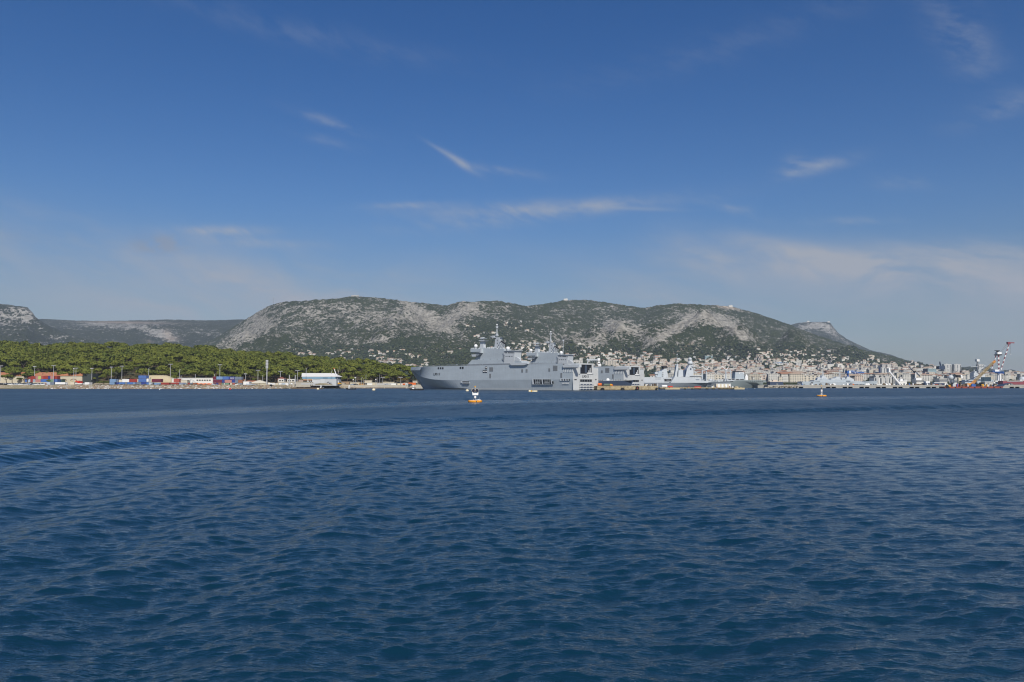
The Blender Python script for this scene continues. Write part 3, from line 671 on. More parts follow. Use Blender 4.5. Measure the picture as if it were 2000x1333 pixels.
# ================================================================ OTHER WARSHIPS
def warhull(fr, name, T, mat, L, B, tops, sheer=None, rake=.06, n=20, zlow=-2, stripe=None, stern=1.0, bowfrom=.6):
    """hull with its bow at local x = L; tops(x) gives the deck height"""
    m = MB(); R = []
    for i in range(n + 1):
        s = i / n; s = 1 - (1 - s) ** 1.3
        k = max(0, (s - bowfrom) / (1 - bowfrom)); sk = stern + (1 - stern) * min(1, s / .15)
        yd = B * (1 - k ** 2.2 * .985) * sk; yw = B * .86 * (1 - min(1, (max(0, s - bowfrom + .1) / (1.1 - bowfrom))) ** 1.3 * .99) * sk; zt = tops(s * L)
        r = [(s * L, yd, zt), (s * L * (1 - rake * .35), (yd + yw) / 2, zt * .45), (s * L * (1 - rake), yw, 0), (s * L * (1 - rake), yw * .9, zlow)]
        R.append(r + [(x, -y, z) for x, y, z in r[::-1]])
    m.loft(R); return m.build(name, mat, T)
# frigate alongside the low pier, bow to the right
FB = Frame(*at(1186, 880)[:2], 4.0)
def frigate():
    T = FB.empty('frigate', label='grey destroyer with ball radome on its tower, bow pointing right behind the low pier', cat='warship')
    L = FB.x(1432, -9); B = 9.6
    dk = lambda x: np.interp(x, [0, FB.x(1300), FB.x(1380), L], [FB.z(748, 20), FB.z(748, 60), FB.z(748.2, 90), FB.z(744.4, L)])
    warhull(FB, 'hull', T, M_navyd, L, B, dk, bowfrom=.55)
    y0 = -B
    P_ = lambda pts, name, mat, y=y0 + .5, dy=12, par=T: part(lambda m: FB.poly(m, pts, y, dy), name, mat, par)
    P_([(1188, 748.2), (1190, 736.6), (1300, 737.2), (1307, 748.2)], 'stern_superstructure', M_navyl, y0 + .1, 18)
    P_([(1296, 738.2), (1312.5, 738.2), (1310, 746.3), (1298, 746.3)], 'boat_bay_frame', M_navyl, y0 - .2, .5)
    o = P_([(1297.4, 740.6), (1311.4, 740.6), (1310, 745.2), (1298.2, 745.2)], 'boat_bay', M_dark, y0 - .35, .4)
    part(lambda m: FB.poly(m, [(1301, 742), (1308.6, 742), (1307.6, 743.8), (1302, 743.8)], y0 - .6, .3), 'stowed_boat', M_vent, o)
    P_([(1310, 748.2), (1318, 736), (1366, 737.6), (1372, 742), (1384, 748.2)], 'forward_superstructure', M_navyl, y0 + .1, 17)
    P_([(1283, 737), (1285, 731), (1286.5, 725.6), (1293, 724.6), (1294, 737)], 'missile_deckhouse', M_navy, -5, 10)
    part(lambda m: (FB.box(m, 1279.5, 1285, 727, 731, -4, 6), FB.box(m, 1280.5, 1283.5, 731, 736.5, -3, 4)), 'aft_radar', M_navyl, T)
    f = P_([(1292.5, 738), (1293, 724), (1298.6, 720.6), (1302, 720.6), (1305.5, 737.8)], 'funnel', M_navyl, -5, 10)
    P_([(1294.6, 715.2), (1303, 715.2), (1304, 718.6), (1300, 720), (1296.4, 720.6)], 'funnel_cap', M_black, -4.4, 8, f)
    part(lambda m: [FB.box(m, c, c + 1.7, r, r + 2.2, -5.15, .3) for c in (1293.9,) for r in (727, 730.4, 734)], 'funnel_louvre', M_vent, f)
    P_([(1317.6, 737.4), (1321, 716), (1322, 711.4), (1324.6, 711.4), (1325.4, 737.4)], 'aft_mast', M_navyl, -2.4, 5)
    q = lambda px, py, y=0: (lambda X: (X, y, FB.z(py, X, y)))(FB.x(px, y, py))
    part(lambda m: (m.tube(q(1322.6, 712), q(1322.2, 691), .25, .12, 6), m.tube(q(1322.4, 694), q(1322.3, 691.6), .6, .6, 8), m.tube(q(1318.6, 712.5), q(1323, 713.5), .8, .5, 6), FB.box(m, 1323, 1328.5, 699.6, 702, -.4, .8)), 'pole_mast', M_navyl, T)
    P_([(1325.4, 722.8), (1334, 723), (1334.6, 736), (1324.6, 736.2)], 'search_radar', M_navyl, -5.4, 2.2)
    P_([(1334, 723.4), (1338, 724.4), (1338.6, 735.8), (1335, 736)], 'radar_side', M_navyblue, -5, 6)
    w = P_([(1338.6, 736.4), (1341.6, 722), (1346.6, 713.6), (1353.4, 713.8), (1354.2, 724), (1354.4, 737)], 'main_tower', M_navyl, -5.2, 10)
    part(lambda m: (FB.box(m, 1348, 1350.4, 719.6, 722.6, -5.5, .5), FB.box(m, 1351.6, 1353, 716, 719, -5.5, .4)), 'tower_recess', M_navyblue, w)
    part(lambda m: FB.poly(m, [(1350, 714.4), (1358.8, 715), (1358.8, 716), (1350, 716.6)], -5.8, 1.4), 'yard', M_navyl, w)
    def drum(m):
        X, _, z0 = q(1348, 711); Z = lambda py: FB.z(py, X)
        rr = lambda z, r: [(X + r*math.cos(2*PI*j/16), r*math.sin(2*PI*j/16), z) for j in range(16)]
        m.loft([rr(Z(713.6), 2.1), rr(Z(711.4), 2.3), rr(Z(711), 3.1), rr(Z(709.4), 3.0), rr(Z(707), 2.35), rr(Z(705), 2.1)])
    part(drum, 'radar_drum', M_navyl, w, True); X, _, Z = q(1347.8, 701.8)
    part(lambda m: m.ball((X, 0, Z), 2.1, 18, 12, .9), 'radar_ball', M_navyl, w, True)
    part(lambda m: FB.box(m, 1354, 1371, 733.6, 735.6, -6, 9), 'bridge', M_navyl, T); part(lambda m: FB.box(m, 1347.5, 1370, 735.4, 736.6, -6.2, 9), 'bridge_windows', M_glass, T)
    part(lambda m: [m.ball(q(px, py, -3), r, 10, 6) for px, py, r in ((1356.4, 721.6, 1.3), (1357.6, 727.6, 1.0))], 'satellite_domes', M_navyl, T, True)
    part(lambda m: (FB.box(m, 1359, 1366, 741, 742.8, y0 - .1, 1), FB.box(m, 1369, 1376.5, 741.5, 743, y0 - .1, 1)), 'mooring_recess', M_navyd, T)
    P_([(1366, 746), (1372, 744.6), (1386, 744.6), (1392, 746.6), (1366, 748.4)], 'gun_deck', M_navyl, y0 + 1, 12)
    part(lambda m: (m.ball(q(1388, 743.2, 0), 1.7, 10, 7), m.tube(q(1389, 743, 0), q(1397, 741.6, 0), .2, .16, 6)), 'deck_gun', M_navyl, T, True)
    part(lambda m: [FB.box(m, c, c + .2, 742.6 - (c-1395)*.02, 744.8, -6 + (c-1395)*.15, .2) for c in np.arange(1396, 1430, 2.2)], 'bow_railing', M_navyl, T)
    part(lambda m: [FB.box(m, c, c + 1.0, r, r + .9, y0 + .0, .2) for r in (738.0, 740.4) for c in np.arange(1280, 1290.5, 1.45)], 'vent_slots', M_navyd, T)
    text_mesh('hull_number', 'D621', FB.x(1380) - FB.x(1370), 1.5, (FB.x(1375.2, y0), y0 + .05 - .9, FB.z(751.2, FB.x(1375), y0)), (1, 0, 0), T, M_text, .5)
frigate()
# replenishment ship further off
FC = Frame(*at(1352, 960)[:2], 2.0)
def supply_ship():
    T = FC.empty('supply_ship', label='grey fleet tanker with forked replenishment gantries and blunt grey-green bow, black-topped funnel', cat='naval tanker')
    L = FC.x(1497, -9); B = 10.5
    dk = lambda x: np.interp(x, [0, FC.x(1428), FC.x(1436), L], [FC.z(746, 30), FC.z(746, 40), FC.z(744.2, 60), FC.z(744.2, L)])
    m_ = paint('grey_green_hull', (.20, .235, .235), .8, .2)
    warhull(FC, 'hull', T, m_, L, B, dk, bowfrom=.62, rake=.045)
    y0 = -B; P_ = lambda pts, name, mat, y, dy, par=T: part(lambda m: FC.poly(m, pts, y, dy), name, mat, par)
    b = P_([(1432, 744.4), (1440, 742.8), (1495, 743), (1497.6, 747.4), (1480, 747.4), (1432, 746.6)], 'bulwark', m_, y0 * .9, 1.2)
    for i, c in enumerate((1448.4, 1452.6, 1456.4, 1460.3, 1464.4, 1468.5, 1472.6, 1477.4, 1481, 1484.2, 1488)): part(lambda m: FC.box(m, c, c + 1.9, 744.4, 745.7, y0 * .9 - .25, .4), 'freeing_port', M_dark, T)
    for c, d in ((1422.5, 1427.6), (1429, 1435), (1437, 1443.8), (1445.2, 1453)): part(lambda m: FC.box(m, c, d, 740.9, 742.5, -8.3, .4), 'window_band', M_dark, T)
    P_([(1420, 744.8), (1420.5, 740.2), (1454, 740.2), (1455.5, 744.8)], 'deckhouse', M_navyl, -8.2, 14)
    s = P_([(1435.4, 740.6), (1436.2, 727.2), (1449, 726.8), (1453, 728.6), (1454, 740.6)], 'superstructure', M_navy, -7.2, 12)
    P_([(1434.6, 727.2), (1435.6, 725), (1443, 726), (1446, 724.6), (1452, 726.2), (1450, 727.4)], 'funnel_cap', M_black, -6.6, 10, s)
    part(lambda m: (FC.box(m, 1443.4, 1444.5, 727.4, 731, -7.5, .4), FC.box(m, 1451.5, 1452.4, 727.6, 731, -7.5, .4), FC.box(m, 1443.4, 1452.4, 727, 728, -7.5, .4)), 'davit', M_white, s)
    part(lambda m: (FC.box(m, 1455.6, 1461, 734.4, 744, -6, 8), FC.box(m, 1457, 1459.8, 732, 734.6, -4, 5)), 'bridge_front', M_white, T)
    q = lambda px, py, y=0: (lambda X: (X, y, FC.z(py, X, y)))(FC.x(px, y, py))
    for base, arms in ((1371.4, 1379.5), (1417.6, 1426.6)):
        g = part(lambda m: (m.tube(q(base, 746, -5), q(base, 722.4, -5), 1.0, .8, 8), m.tube(q(arms, 746, -2), q(arms, 722, -2), .8, .6, 8), m.tube(q(base - .8, 723.4, -5), q(arms + 1, 723.4, -2), .4, .4, 6)), 'replenishment_gantry', M_navyl, T)
        c = 1379.2 if base < 1400 else base
        for (ax, ay, bx, by) in ((c, 723, c - 6, 716.8), (c + 1, 723, c + 5.6, 716.6), (c - 6, 716.8, c - 9, 715.8)): part(lambda m: m.tube(q(ax, ay, -4), q(bx, by, -4), .55, .3, 6), 'gantry_arm', M_white, g)
    def clutter(m):
        for i in range(60):
            px = random.uniform(1384, 1432); FC.box(m, px, px + random.uniform(.6, 3), 746 - random.uniform(.8, 5), 746.4, random.uniform(-8, 4), random.uniform(.5, 2))
    part(clutter, 'deck_piping', M_navyl, T)
    part(lambda m: m.tube(q(1388, 746, -6), q(1388, 739, -6), .3, .3, 6), 'mooring_post', M_navyl, T)
supply_ship()
# patrol ship bow between the two sterns
FD = Frame(*at(1160, 716)[:2], -9.0)
def bow_ship():
    T = FD.empty('patrol_ship', label='dark blue-grey warship bow poking out between the two assault ship sterns', cat='warship')
    L = FD.x(1237.5, 0); dk = lambda x: np.interp(x, [0, L], [FD.z(745.2, 0), FD.z(743.2, L)])
    warhull(FD, 'hull', T, M_navyblue, L, 5.2, dk, bowfrom=.25, rake=.16)
    part(lambda m: FD.poly(m, [(1168, 742.4), (1172, 743.8), (1236, 743.2), (1228, 744.6), (1168, 747.6)], -5.0, .6), 'deck_edge', M_navyl, T) if False else None
    part(lambda m: m.prism([(-5, dk(0)), (L - 1, dk(L)), (L - 1, dk(L) + .25), (-5, dk(0) + .35)], 'y', -3.4, 2), 'deck', M_navyl, T)
    q = lambda px, py, y=0: (lambda X: (X, y, FD.z(py, X, y)))(FD.x(px, y, py))
    part(lambda m: m.ball(q(1187, 742.6, -1), 1.6, 12, 8), 'gun_turret', M_white, T, True); part(lambda m: m.tube(q(1188, 742.4, -1), q(1193, 741.6, -1), .14, .12, 6), 'gun_barrel', M_navyl, T)
bow_ship()
# warships lying behind the long quay
FE = Frame(*at(1562, 1010)[:2], 3.0)
def anti_sub_frigate():
    T = FE.empty('frigate', label='grey frigate with two masts moored behind the long quay, square stern at its left', cat='warship')
    L = FE.x(1720, -7); dk = lambda x: FE.z(746.5, 40) + 1.5 * sstep(x, L * .7, L)
    warhull(FE, 'hull', T, M_navy, L, 7.5, dk, bowfrom=.55)
    q = lambda px, py, y=0: (lambda X: (X, y, FE.z(py, X, y)))(FE.x(px, y, py))
    P_ = lambda pts, name, mat=M_navy, y=-7, dy=13, par=T: part(lambda m: FE.poly(m, pts, y, dy), name, mat, par)
    P_([(1567, 751), (1567.6, 745.6), (1590, 745.4), (1590, 751)], 'stern_deckhouse')
    P_([(1590, 751), (1590.5, 743), (1602, 743), (1606, 740.4), (1623, 742.8), (1655, 741.6), (1662, 744), (1680, 745), (1690, 749), (1690, 751)], 'superstructure')
    o = P_([(1592, 746), (1601, 745.6), (1600.6, 749.4), (1593, 748)], 'helicopter_hangar_opening', M_dark, -7.2, .4)
    P_([(1596, 743.4), (1597, 738.4), (1601, 737), (1605, 741)], 'aft_radar', M_navyl, -4, 6)
    P_([(1602, 743), (1607, 733.5), (1611, 734.6), (1616, 740), (1618, 743.4)], 'aft_mast_house', M_navyl, -4, 7)
    P_([(1623, 743.6), (1624, 739.6), (1632, 739), (1634.6, 736), (1641, 736.4), (1642, 743.4)], 'funnel_block', M_navyl, -5, 8)
    P_([(1643, 743), (1645, 738.4), (1650, 737.8), (1652, 743)], 'searchlight_block', M_navyl, -4, 6)
    P_([(1652, 744), (1655, 735.8), (1659.6, 737), (1668, 741.6), (1668, 744.4)], 'bridge', M_navyl, -5.5, 10)
    part(lambda m: FE.box(m, 1652.6, 1661, 744.2, 745.4, -7.3, .4), 'bridge_recess', M_navyblue, T)
    part(lambda m: FE.box(m, 1583.4, 1589.6, 746.8, 747.6, -7.6, .4), 'stern_marking', M_navyd, T) if False else None
    for nm, pts in (('aft_mast', ((1607.2, 735), (1606.6, 717.5))), ('main_mast', ((1640, 737), (1640.6, 716)))):
        m0 = part(lambda m: (m.tube(q(*pts[0]), q(*pts[1]), .6, .15, 6), m.tube(q(pts[0][0] - 3, 729), q(pts[0][0] + 3, 729), .18, .18, 5), m.tube(q(pts[0][0] - 2, 725), q(pts[0][0] + 2, 725), .14, .14, 5)), nm, M_navyl, T)
        part(lambda m: [m.tube(q(pts[0][0] + d, 737), q(pts[0][0], 727), .22, .16, 5) for d in (-2.4, 2.4)], 'mast_leg', M_navyl, m0)
    part(lambda m: [FE.box(m, c, c + random.uniform(.5, 2), r, r + 2, -5, 4) for c in np.arange(1604, 1668, 2.7) for r in (random.uniform(739, 742.4),)], 'deck_fittings', M_navyl, T)
    text_mesh('stern_number', '77', 3.0, 2.4, (FE.x(1586, -7.5), -7.75, FE.z(749, FE.x(1586), -7.5)), (1, 0, 0), T, M_text, .2)
anti_sub_frigate()
# ================================================================ NEAR SHORE: spit, wood, yard
WTOP = prof([(-500,672),(0,674),(30,672),(60,680),(75,682),(120,678),(155,672),(220,677),(330,677),(360,679),(400,683),(440,688),(480,692),(520,694),(560,697),(600,701),(640,704),(680,708),(700,706),(740,714),(780,720),(800,724),(822,736),(840,748),(900,760)])
SHORE = prof([(-700,760.0),(450,760.0),(520,759.8),(600,759.2),(680,759),(815,758.9),(850,758.6)])
def shoreY(px): return CH * F / (SHORE(px) - HY)
WC = prof([(-500,1190),(300,1180),(600,1120),(760,1040),(830,960)])
def near_z(px, Y):
    s = shoreY(px); d = Y - s; yc = WC(px); f0 = s + 62
    crest = np.maximum((HY - WTOP(px)) / F * yc + CH - 9.5, 4.3)
    t_ = np.clip((Y - f0) / (yc - f0), 0, 1); z = 4.1 * sstep(d, -1, 11) - 1.5 * (1 - sstep(d, -4, 2)) + (crest - 4.1) * (t_ ** .85)
    return z - np.clip((Y - yc) / 250, 0, 1) ** 1.3 * crest
def ground_fn(t, b):
    p = t.pos(); X, Y, Z = t.sep(p); n = t.noise(p, .12, 5, .65); f = t.noise(p, 1.1, 4, .7)
    c = t.mix(n.ss(.35, .65), (.30, .25, .18), (.19, .17, .10)); c = t.mix(f.ss(.45, .75), c, (.42, .37, .28))
    c = t.mix(Z.ss(6.0, 9.0), c, t.mix(n.ss(.4, .6), (.045, .050, .022), (.13, .10, .055)))
    c = t.mix(Z.ss(.7, .1), c, (.07, .055, .035)); t.link(c, b.inputs['Base Color']); t.link(t.bump(f, .6, .4), b.inputs['Normal'])
M_ground = material('dry_ground', ground_fn, rough=.95, spec=.1)
u = np.concatenate([np.linspace(-700, -60, 50), np.linspace(-50, 880, 420)]); yv = np.concatenate([np.linspace(-12, 14, 40), np.linspace(16, 700, 130)])
Un, Dn = np.meshgrid(u, yv, indexing='xy'); Yn = shoreY(Un) + Dn + (fbm(Un*.06, Un*0 + 2, 4) - .5) * 6
Zn = near_z(Un, Yn) + (fbm(Un*.2, Dn*.12, 4) - .5) * 1.1 * sstep(Dn, -2, 3)
o = grid_mesh('ground', (Un - 1000) / F * Yn, Yn, Zn, M_ground); tag(o, kind='structure')
def nz(px, Y): return float(near_z(np.array([float(px)]), np.array([float(Y)]))[0])

# ---- pines
def leaf_fn(a, b_, c_=None):
    def fn(t, b):
        r = E(t.nt, t.new('ShaderNodeObjectInfo').outputs['Random']); n = t.noise(t.pos(), .35, 3, .6); big = t.noise(t.pos(), .035, 3, .6)
        c = t.mix((r * .7 + big.ss(.35, .65) * .3).clamp(), (a[0]*.8, a[1]*.85, a[2]), b_); c = t.mix(n.ss(.3, .7), c, t.mix(.5, c, c_ or b_)); t.link(c, b.inputs['Base Color'])
        b.inputs['Specular IOR Level'].default_value = .15
    return fn
M_pine = material('pine_foliage', leaf_fn((.062, .094, .015), (.140, .158, .024), (.18, .18, .032)), rough=.8)
M_olive = material('grey_green_foliage', leaf_fn((.05, .06, .035), (.09, .095, .06)), rough=.85)
M_autumn = material('brown_green_foliage', leaf_fn((.10, .085, .02), (.16, .11, .03)), rough=.85)
M_bark = material('pine_bark', col=(.10, .075, .055), rough=.95)
def crown_mesh(name, rx, rz, nblob, nleaf, mats, leaf=.85, seed=0):
    R = random.Random(seed); m = MB(); blobs = []
    for i in range(nblob):
        a = R.uniform(0, 6.28); d = math.sqrt(R.random()) * rx * .72; h = (1 - (d / rx) ** 2) * rz * .75 * R.uniform(.3, 1.1)
        blobs.append((d*math.cos(a), d*math.sin(a), h, R.uniform(.26, .46) * rx))
    for i in range(nleaf):
        bx, by, bz, br = R.choice(blobs); th = R.uniform(0, 6.28); ct = R.uniform(-.55, 1); st_ = math.sqrt(1 - ct*ct); rr = br * R.uniform(.75, 1.05)
        c = Vector((bx + rr*st_*math.cos(th), by + rr*st_*math.sin(th), bz + rr*ct*.62))
        n = Vector((st_*math.cos(th), st_*math.sin(th), ct*1.3 + .3)).normalized(); n = (n + Vector((R.uniform(-.7,.7), R.uniform(-.7,.7), R.uniform(-.5,.7)))).normalized()
        u_ = n.orthogonal().normalized(); v_ = n.cross(u_); s = leaf * R.uniform(.6, 1.4); k = R.uniform(0, 3.14); u2 = u_*math.cos(k) + v_*math.sin(k); v2 = -u_*math.sin(k) + v_*math.cos(k)
        m.add([c + u2*s, c + v2*s*.8, c - u2*s, c - v2*s*.7], [(0, 1, 2, 3)])
    me = bpy.data.meshes.new(name); me.from_pydata(m.v, [], m.f); me.materials.append(mats); return me
def trunk_mesh(h, r, name='trunk', lean=.6, seed=1):
    R = random.Random(seed); m = MB(); p = (0, 0, -.6); q = (R.uniform(-lean, lean), R.uniform(-lean, lean), h*.55); m.tube(p, q, r, r*.75, 7)
    for i in range(4):
        a = R.uniform(0, 6.28); e = (q[0] + h*.32*math.cos(a), q[1] + h*.32*math.sin(a), h*R.uniform(.85, 1.0)); m.tube(q, e, r*.55, r*.18, 5)
    return m.mesh(name, M_bark)
PINES = [(crown_mesh('pine_crown', rx, rz, nb, nl, M_pine, .8, k), trunk_mesh(9.0, .38, 'pine_trunk', .9, k), rx) for k, (rx, rz, nb, nl) in enumerate([(6.2, 3.4, 16, 620), (5.2, 3.6, 13, 520), (7.0, 3.2, 20, 720), (4.4, 4.0, 11, 460), (5.8, 3.0, 14, 560), (6.6, 4.2, 17, 680)])]
def tree(px, Y, k, sc=1.0, hs=1.0, z=None, label='', group=None, name='pine_tree', mats=None, cat='tree'):
    cm, tm, rx = PINES[k % len(PINES)]; x = PQ(px) * Y; z = nz(px, Y) if z is None else z
    r = empty(name, (x, Y, z), random.uniform(0, 6.28), label, cat, group); r.scale = (sc, sc, sc * hs)
    c = inst('crown', cm if mats is None else mats, (0, 0, 8.0), parent=r); t_ = inst('trunk', tm, parent=r); return r
CROWN_OL = crown_mesh('crown', 5.0, 4.2, 14, 560, M_olive, .75, 31); CROWN_AU = crown_mesh('crown', 5.0, 4.4, 14, 560, M_autumn, .75, 32)
CLEAR = [(262, 726, 24, 11), (-10, 730, 22, 14), (290, 722, 15, 5)]   # openings in the wood: column, row, widths
spots = []
Ycur = 868.0
while Ycur < 1185:
    px = -330.0
    while px < 836:
        pj = px + random.uniform(-4, 4); yj = Ycur + random.uniform(-5, 5); px += 9.6 / Ycur * F * random.uniform(.75, 1.3)
        if yj < shoreY(pj) + 58 or yj > WC(pj) + 12: continue
        zj = nz(pj, yj); row = HY - (zj + 9 - CH) / yj * F
        if any(((pj - a) / w)**2 + ((row - b) / h)**2 < 1 for a, b, w, h in CLEAR): continue
        spots.append((pj, yj, row))
    Ycur += 10.5
vis = [s for s in spots if -14 < s[0] < 826]; vis.sort(key=lambda s: s[1]); near = vis[:262]; nearset = set(near); rest = [s for s in spots if s not in nearset]
def zone(px):
    for a, l in ((55, 'umbrella pine above the left end of the long tiled warehouse'), (170, 'umbrella pine close behind the long tile-roofed warehouse'), (285, 'umbrella pine behind the blue and white container row'), (345, 'umbrella pine behind the beige arched shed'), (415, 'umbrella pine behind the long low white office'), (480, 'umbrella pine behind the tall blue and maroon container stack'), (580, 'umbrella pine behind the cream tent roof and the tallest mast'), (665, 'umbrella pine behind the big white hangar'), (740, 'umbrella pine behind the quay of masts right of the hangar')):
        if px < a: return l
    return 'umbrella pine at the low right end of the wood by the ship bow'
for i, (px, Y, row) in enumerate(near):
    rk_ = 'front-rank ' if Y < 885 else 'second-rank ' if Y < 905 else 'deeper-set '
    tree(px, Y, random.randrange(6), random.uniform(.55, 1.45), random.uniform(.8, 1.25), label=rk_ + zone(px), group=rk_ + zone(px).replace('umbrella pine', 'umbrella pines'))
# the rest of the wood is one object scattered by geometry nodes
def scatter(name, pts, meshes, mats_list, smin, smax, zoff=0.0, seed=3):
    me = bpy.data.meshes.new(name); me.from_pydata([(PQ(p[0]) * p[1], p[1], p[3] + zoff) for p in pts], [], [])
    o = bpy.data.objects.new(name, me); COL.objects.link(o); col = bpy.data.collections.new(name + '_kinds')
    for i, (cm, tm) in enumerate(meshes):
        j = bpy.data.objects.new('pine_kind', joined(cm, tm)); col.objects.link(j)
    ng = bpy.data.node_groups.new(name, 'GeometryNodeTree'); ng.interface.new_socket('Geometry', in_out='INPUT', socket_type='NodeSocketGeometry'); ng.interface.new_socket('Geometry', in_out='OUTPUT', socket_type='NodeSocketGeometry')
    N = ng.nodes.new; L = ng.links.new; gi = N('NodeGroupInput'); go = N('NodeGroupOutput'); ip = N('GeometryNodeInstanceOnPoints'); ci = N('GeometryNodeCollectionInfo'); ci.inputs[0].default_value = col
    ci.inputs['Separate Children'].default_value = True; ci.inputs['Reset Children'].default_value = True; ip.inputs['Pick Instance'].default_value = True
    rv = N('FunctionNodeRandomValue'); rv.data_type = 'FLOAT_VECTOR'; rv.inputs[0].default_value = (0, 0, 0); rv.inputs[1].default_value = (0, 0, 6.28)
    rs = N('FunctionNodeRandomValue'); rs.data_type = 'FLOAT'; rs.inputs[2].default_value = smin; rs.inputs[3].default_value = smax; rs.inputs['Seed'].default_value = seed
    L(gi.outputs[0], ip.inputs['Points']); L(ci.outputs[0], ip.inputs['Instance']); L(rv.outputs[0], ip.inputs['Rotation']); L(rs.outputs[1], ip.inputs['Scale']); L(ip.outputs[0], go.inputs[0])
    md = o.modifiers.new('scatter', 'NODES'); md.node_group = ng; tag(o, kind='stuff'); return o
def joined(cm, tm):
    vs = [tuple(v.co + Vector((0, 0, 8.0))) for v in cm.vertices]; fs = [tuple(p.vertices) for p in cm.polygons]; n = len(vs)
    vs += [tuple(v.co) for v in tm.vertices]; f2 = [tuple(n + i for i in p.vertices) for p in tm.polygons]
    me = bpy.data.meshes.new('pine'); me.from_pydata(vs, [], fs + f2); me.materials.append(cm.materials[0]); me.materials.append(tm.materials[0])
    me.polygons.foreach_set('material_index', [0]*len(fs) + [1]*len(f2)); return me
scatter('pine_wood', [(p, y, r, nz(p, y)) for p, y, r in rest], [(c, t_) for c, t_, _ in PINES], None, .55, 1.45)
# single trees and shrubs standing out
tree(14, 832, 1, 1.25, .75, z=4, label='broad dark green tree in front of the left end of the tiled roof')
tree(53, 838, 4, 1.15, .95, z=4, label='rounded green tree between the two cream warehouses')
tree(94, 834, 3, .55, .8, z=4, label='small round tree rising behind the red container stack')
tree(203, 842, 2, 1.0, .50, z=2, label='wide low flat-topped green tree left of the pale blue containers')
tree(440, 868, 0, .8, 1.0, z=5, label='bright green pine above the tall blue container stack')
for i, (px, row, Y) in enumerate(((246,724,885),(232,722,905),(268,721,900),(240,729,870),(278,727,880),(226,730,862),(255,732,858))):
    r = tree(px, Y, i, .8, .8, z=PZ(row, Y) - 6, label='grey-green bushy tree in the clearing above the blue containers', group='grey-green trees round the clearing', name='olive_tree', mats=CROWN_OL)
for i, (px, Y) in enumerate(((314,862),(324,858),(300,864),(345,860),(334,866))): tree(px, Y, i, .55, .8, z=4.5, label='brownish green low tree above the beige arched shed', group='brownish trees by the beige shed', name='broadleaf_tree', mats=CROWN_AU)
for i, (px, Y) in enumerate(((782,905),(790,902),(562,895))): tree(px, Y, i, .8, .75, z=4.2, label=('brown-tinged round tree at the foot of the wood near the bow', 'brown-tinged round tree nearest the bow of the ship', 'brown-tinged tree behind the huts left of the hangar')[i], name='broadleaf_tree', mats=CROWN_AU)
BUSH = crown_mesh('bush', 2.3, 1.3, 9, 240, material('dry_scrub', leaf_fn((.16, .145, .10), (.24, .21, .155)), rough=.95), .42, 41)
for i, px in enumerate([189, 196, 205, 214, 236, 247, 256, 262, 268, 283, 297, 306, 313, 326, 337, 341, 349, 357, 366, 373, 384, 392, 404, 418, 432, 446, 466, 478, 492, 510, 528]):
    Y = shoreY(px) + 9; inst('bush', BUSH, (PQ(px) * Y, Y, 3.4), random.uniform(0, 6), (random.uniform(.8, 1.3),) * 2 + (random.uniform(.6, 1.15) * (1 if px < 410 else .55),), label='rounded grey dry shrub on the rocky bank below the containers', cat='bush', group='grey shrubs along the rocky bank')
# rock armour along the waterline
def rocks():
    R = random.Random(5); m = MB(); base = bmesh.new(); bmesh.ops.create_icosphere(base, subdivisions=1, radius=1); V = [v.co.copy() for v in base.verts]; Fc = [[v.index for v in f.verts] for f in base.faces]
    for i in range(1500):
        px = R.uniform(88, 800) if i % 3 else R.uniform(150, 450); Y = shoreY(px) + R.uniform(-1.5, 8); s = R.uniform(.35, 1.35) * (.7 if px > 540 else 1)
        c = Vector((PQ(px) * Y, Y, 4.0 * float(sstep(np.array(Y - shoreY(px)), -1, 11)) + R.uniform(-.1, .3))); sx, sy_, sz_ = s*R.uniform(.8, 1.7), s*R.uniform(.7, 1.2), s*R.uniform(.5, .9)
        m.cur = R.choice((0, 0, 1, 1, 1, 1, 2)); m.add([(c.x + v.x*sx*R.uniform(.75, 1.15), c.y + v.y*sy_, c.z + v.z*sz_*R.uniform(.75, 1.15)) for v in V], Fc)
    tag(m.build('rocks', [material('pale_limestone', col=(.36, .33, .28), rough=.9), material('brown_stone', col=(.27, .20, .14), rough=.95), material('white_stone', col=(.54, .51, .46), rough=.9)]), kind='stuff')
rocks()

# ---- yard buildings (front face toward the water)
def ybox(m, px0, px1, py0, py1, Y, dep, z0=None):
    x0, x1 = PQ(px0, py0) * Y, PQ(px1, py0) * Y; m.box(x0, x1, Y, Y + dep, PZ(py1, Y) if z0 is None else z0, PZ(py0, Y)); return m
def yp(px, py, Y): return (PQ(px, py) * Y, Y, PZ(py, Y))
def tiles_fn(t, b):
    x, y, z = t.sep(t.obj()); n = t.noise(t.obj(), .5, 4, .7); w = (x * 9.0).m('SINE') * .08
    c = t.mix(n.ss(.3, .7), (.34, .125, .055), (.46, .21, .11)); c = t.mix(t.noise(t.obj(), 3.0, 3).ss(.55, .75), c, (.26, .13, .08)); t.link(c, b.inputs['Base Color']); t.link(t.bump(w + n * .1, .6, .2), b.inputs['Normal'])
M_tiles = material('terracotta_tiles', tiles_fn, rough=.85)
def plaster(name, c, k=.25):
    def fn(t, b):
        n = t.noise(t.obj(), .25, 5, .65); s = t.noise(t.obj(), 2.0, 3); f = 1.0 + (n - .5) * k + (s - .5) * k * .5
        t.link(t.mix(1.0, c, t.comb(f, f, f * .98), 'MULTIPLY'), b.inputs['Base Color'])
    return material(name, fn, rough=.9, spec=.15)
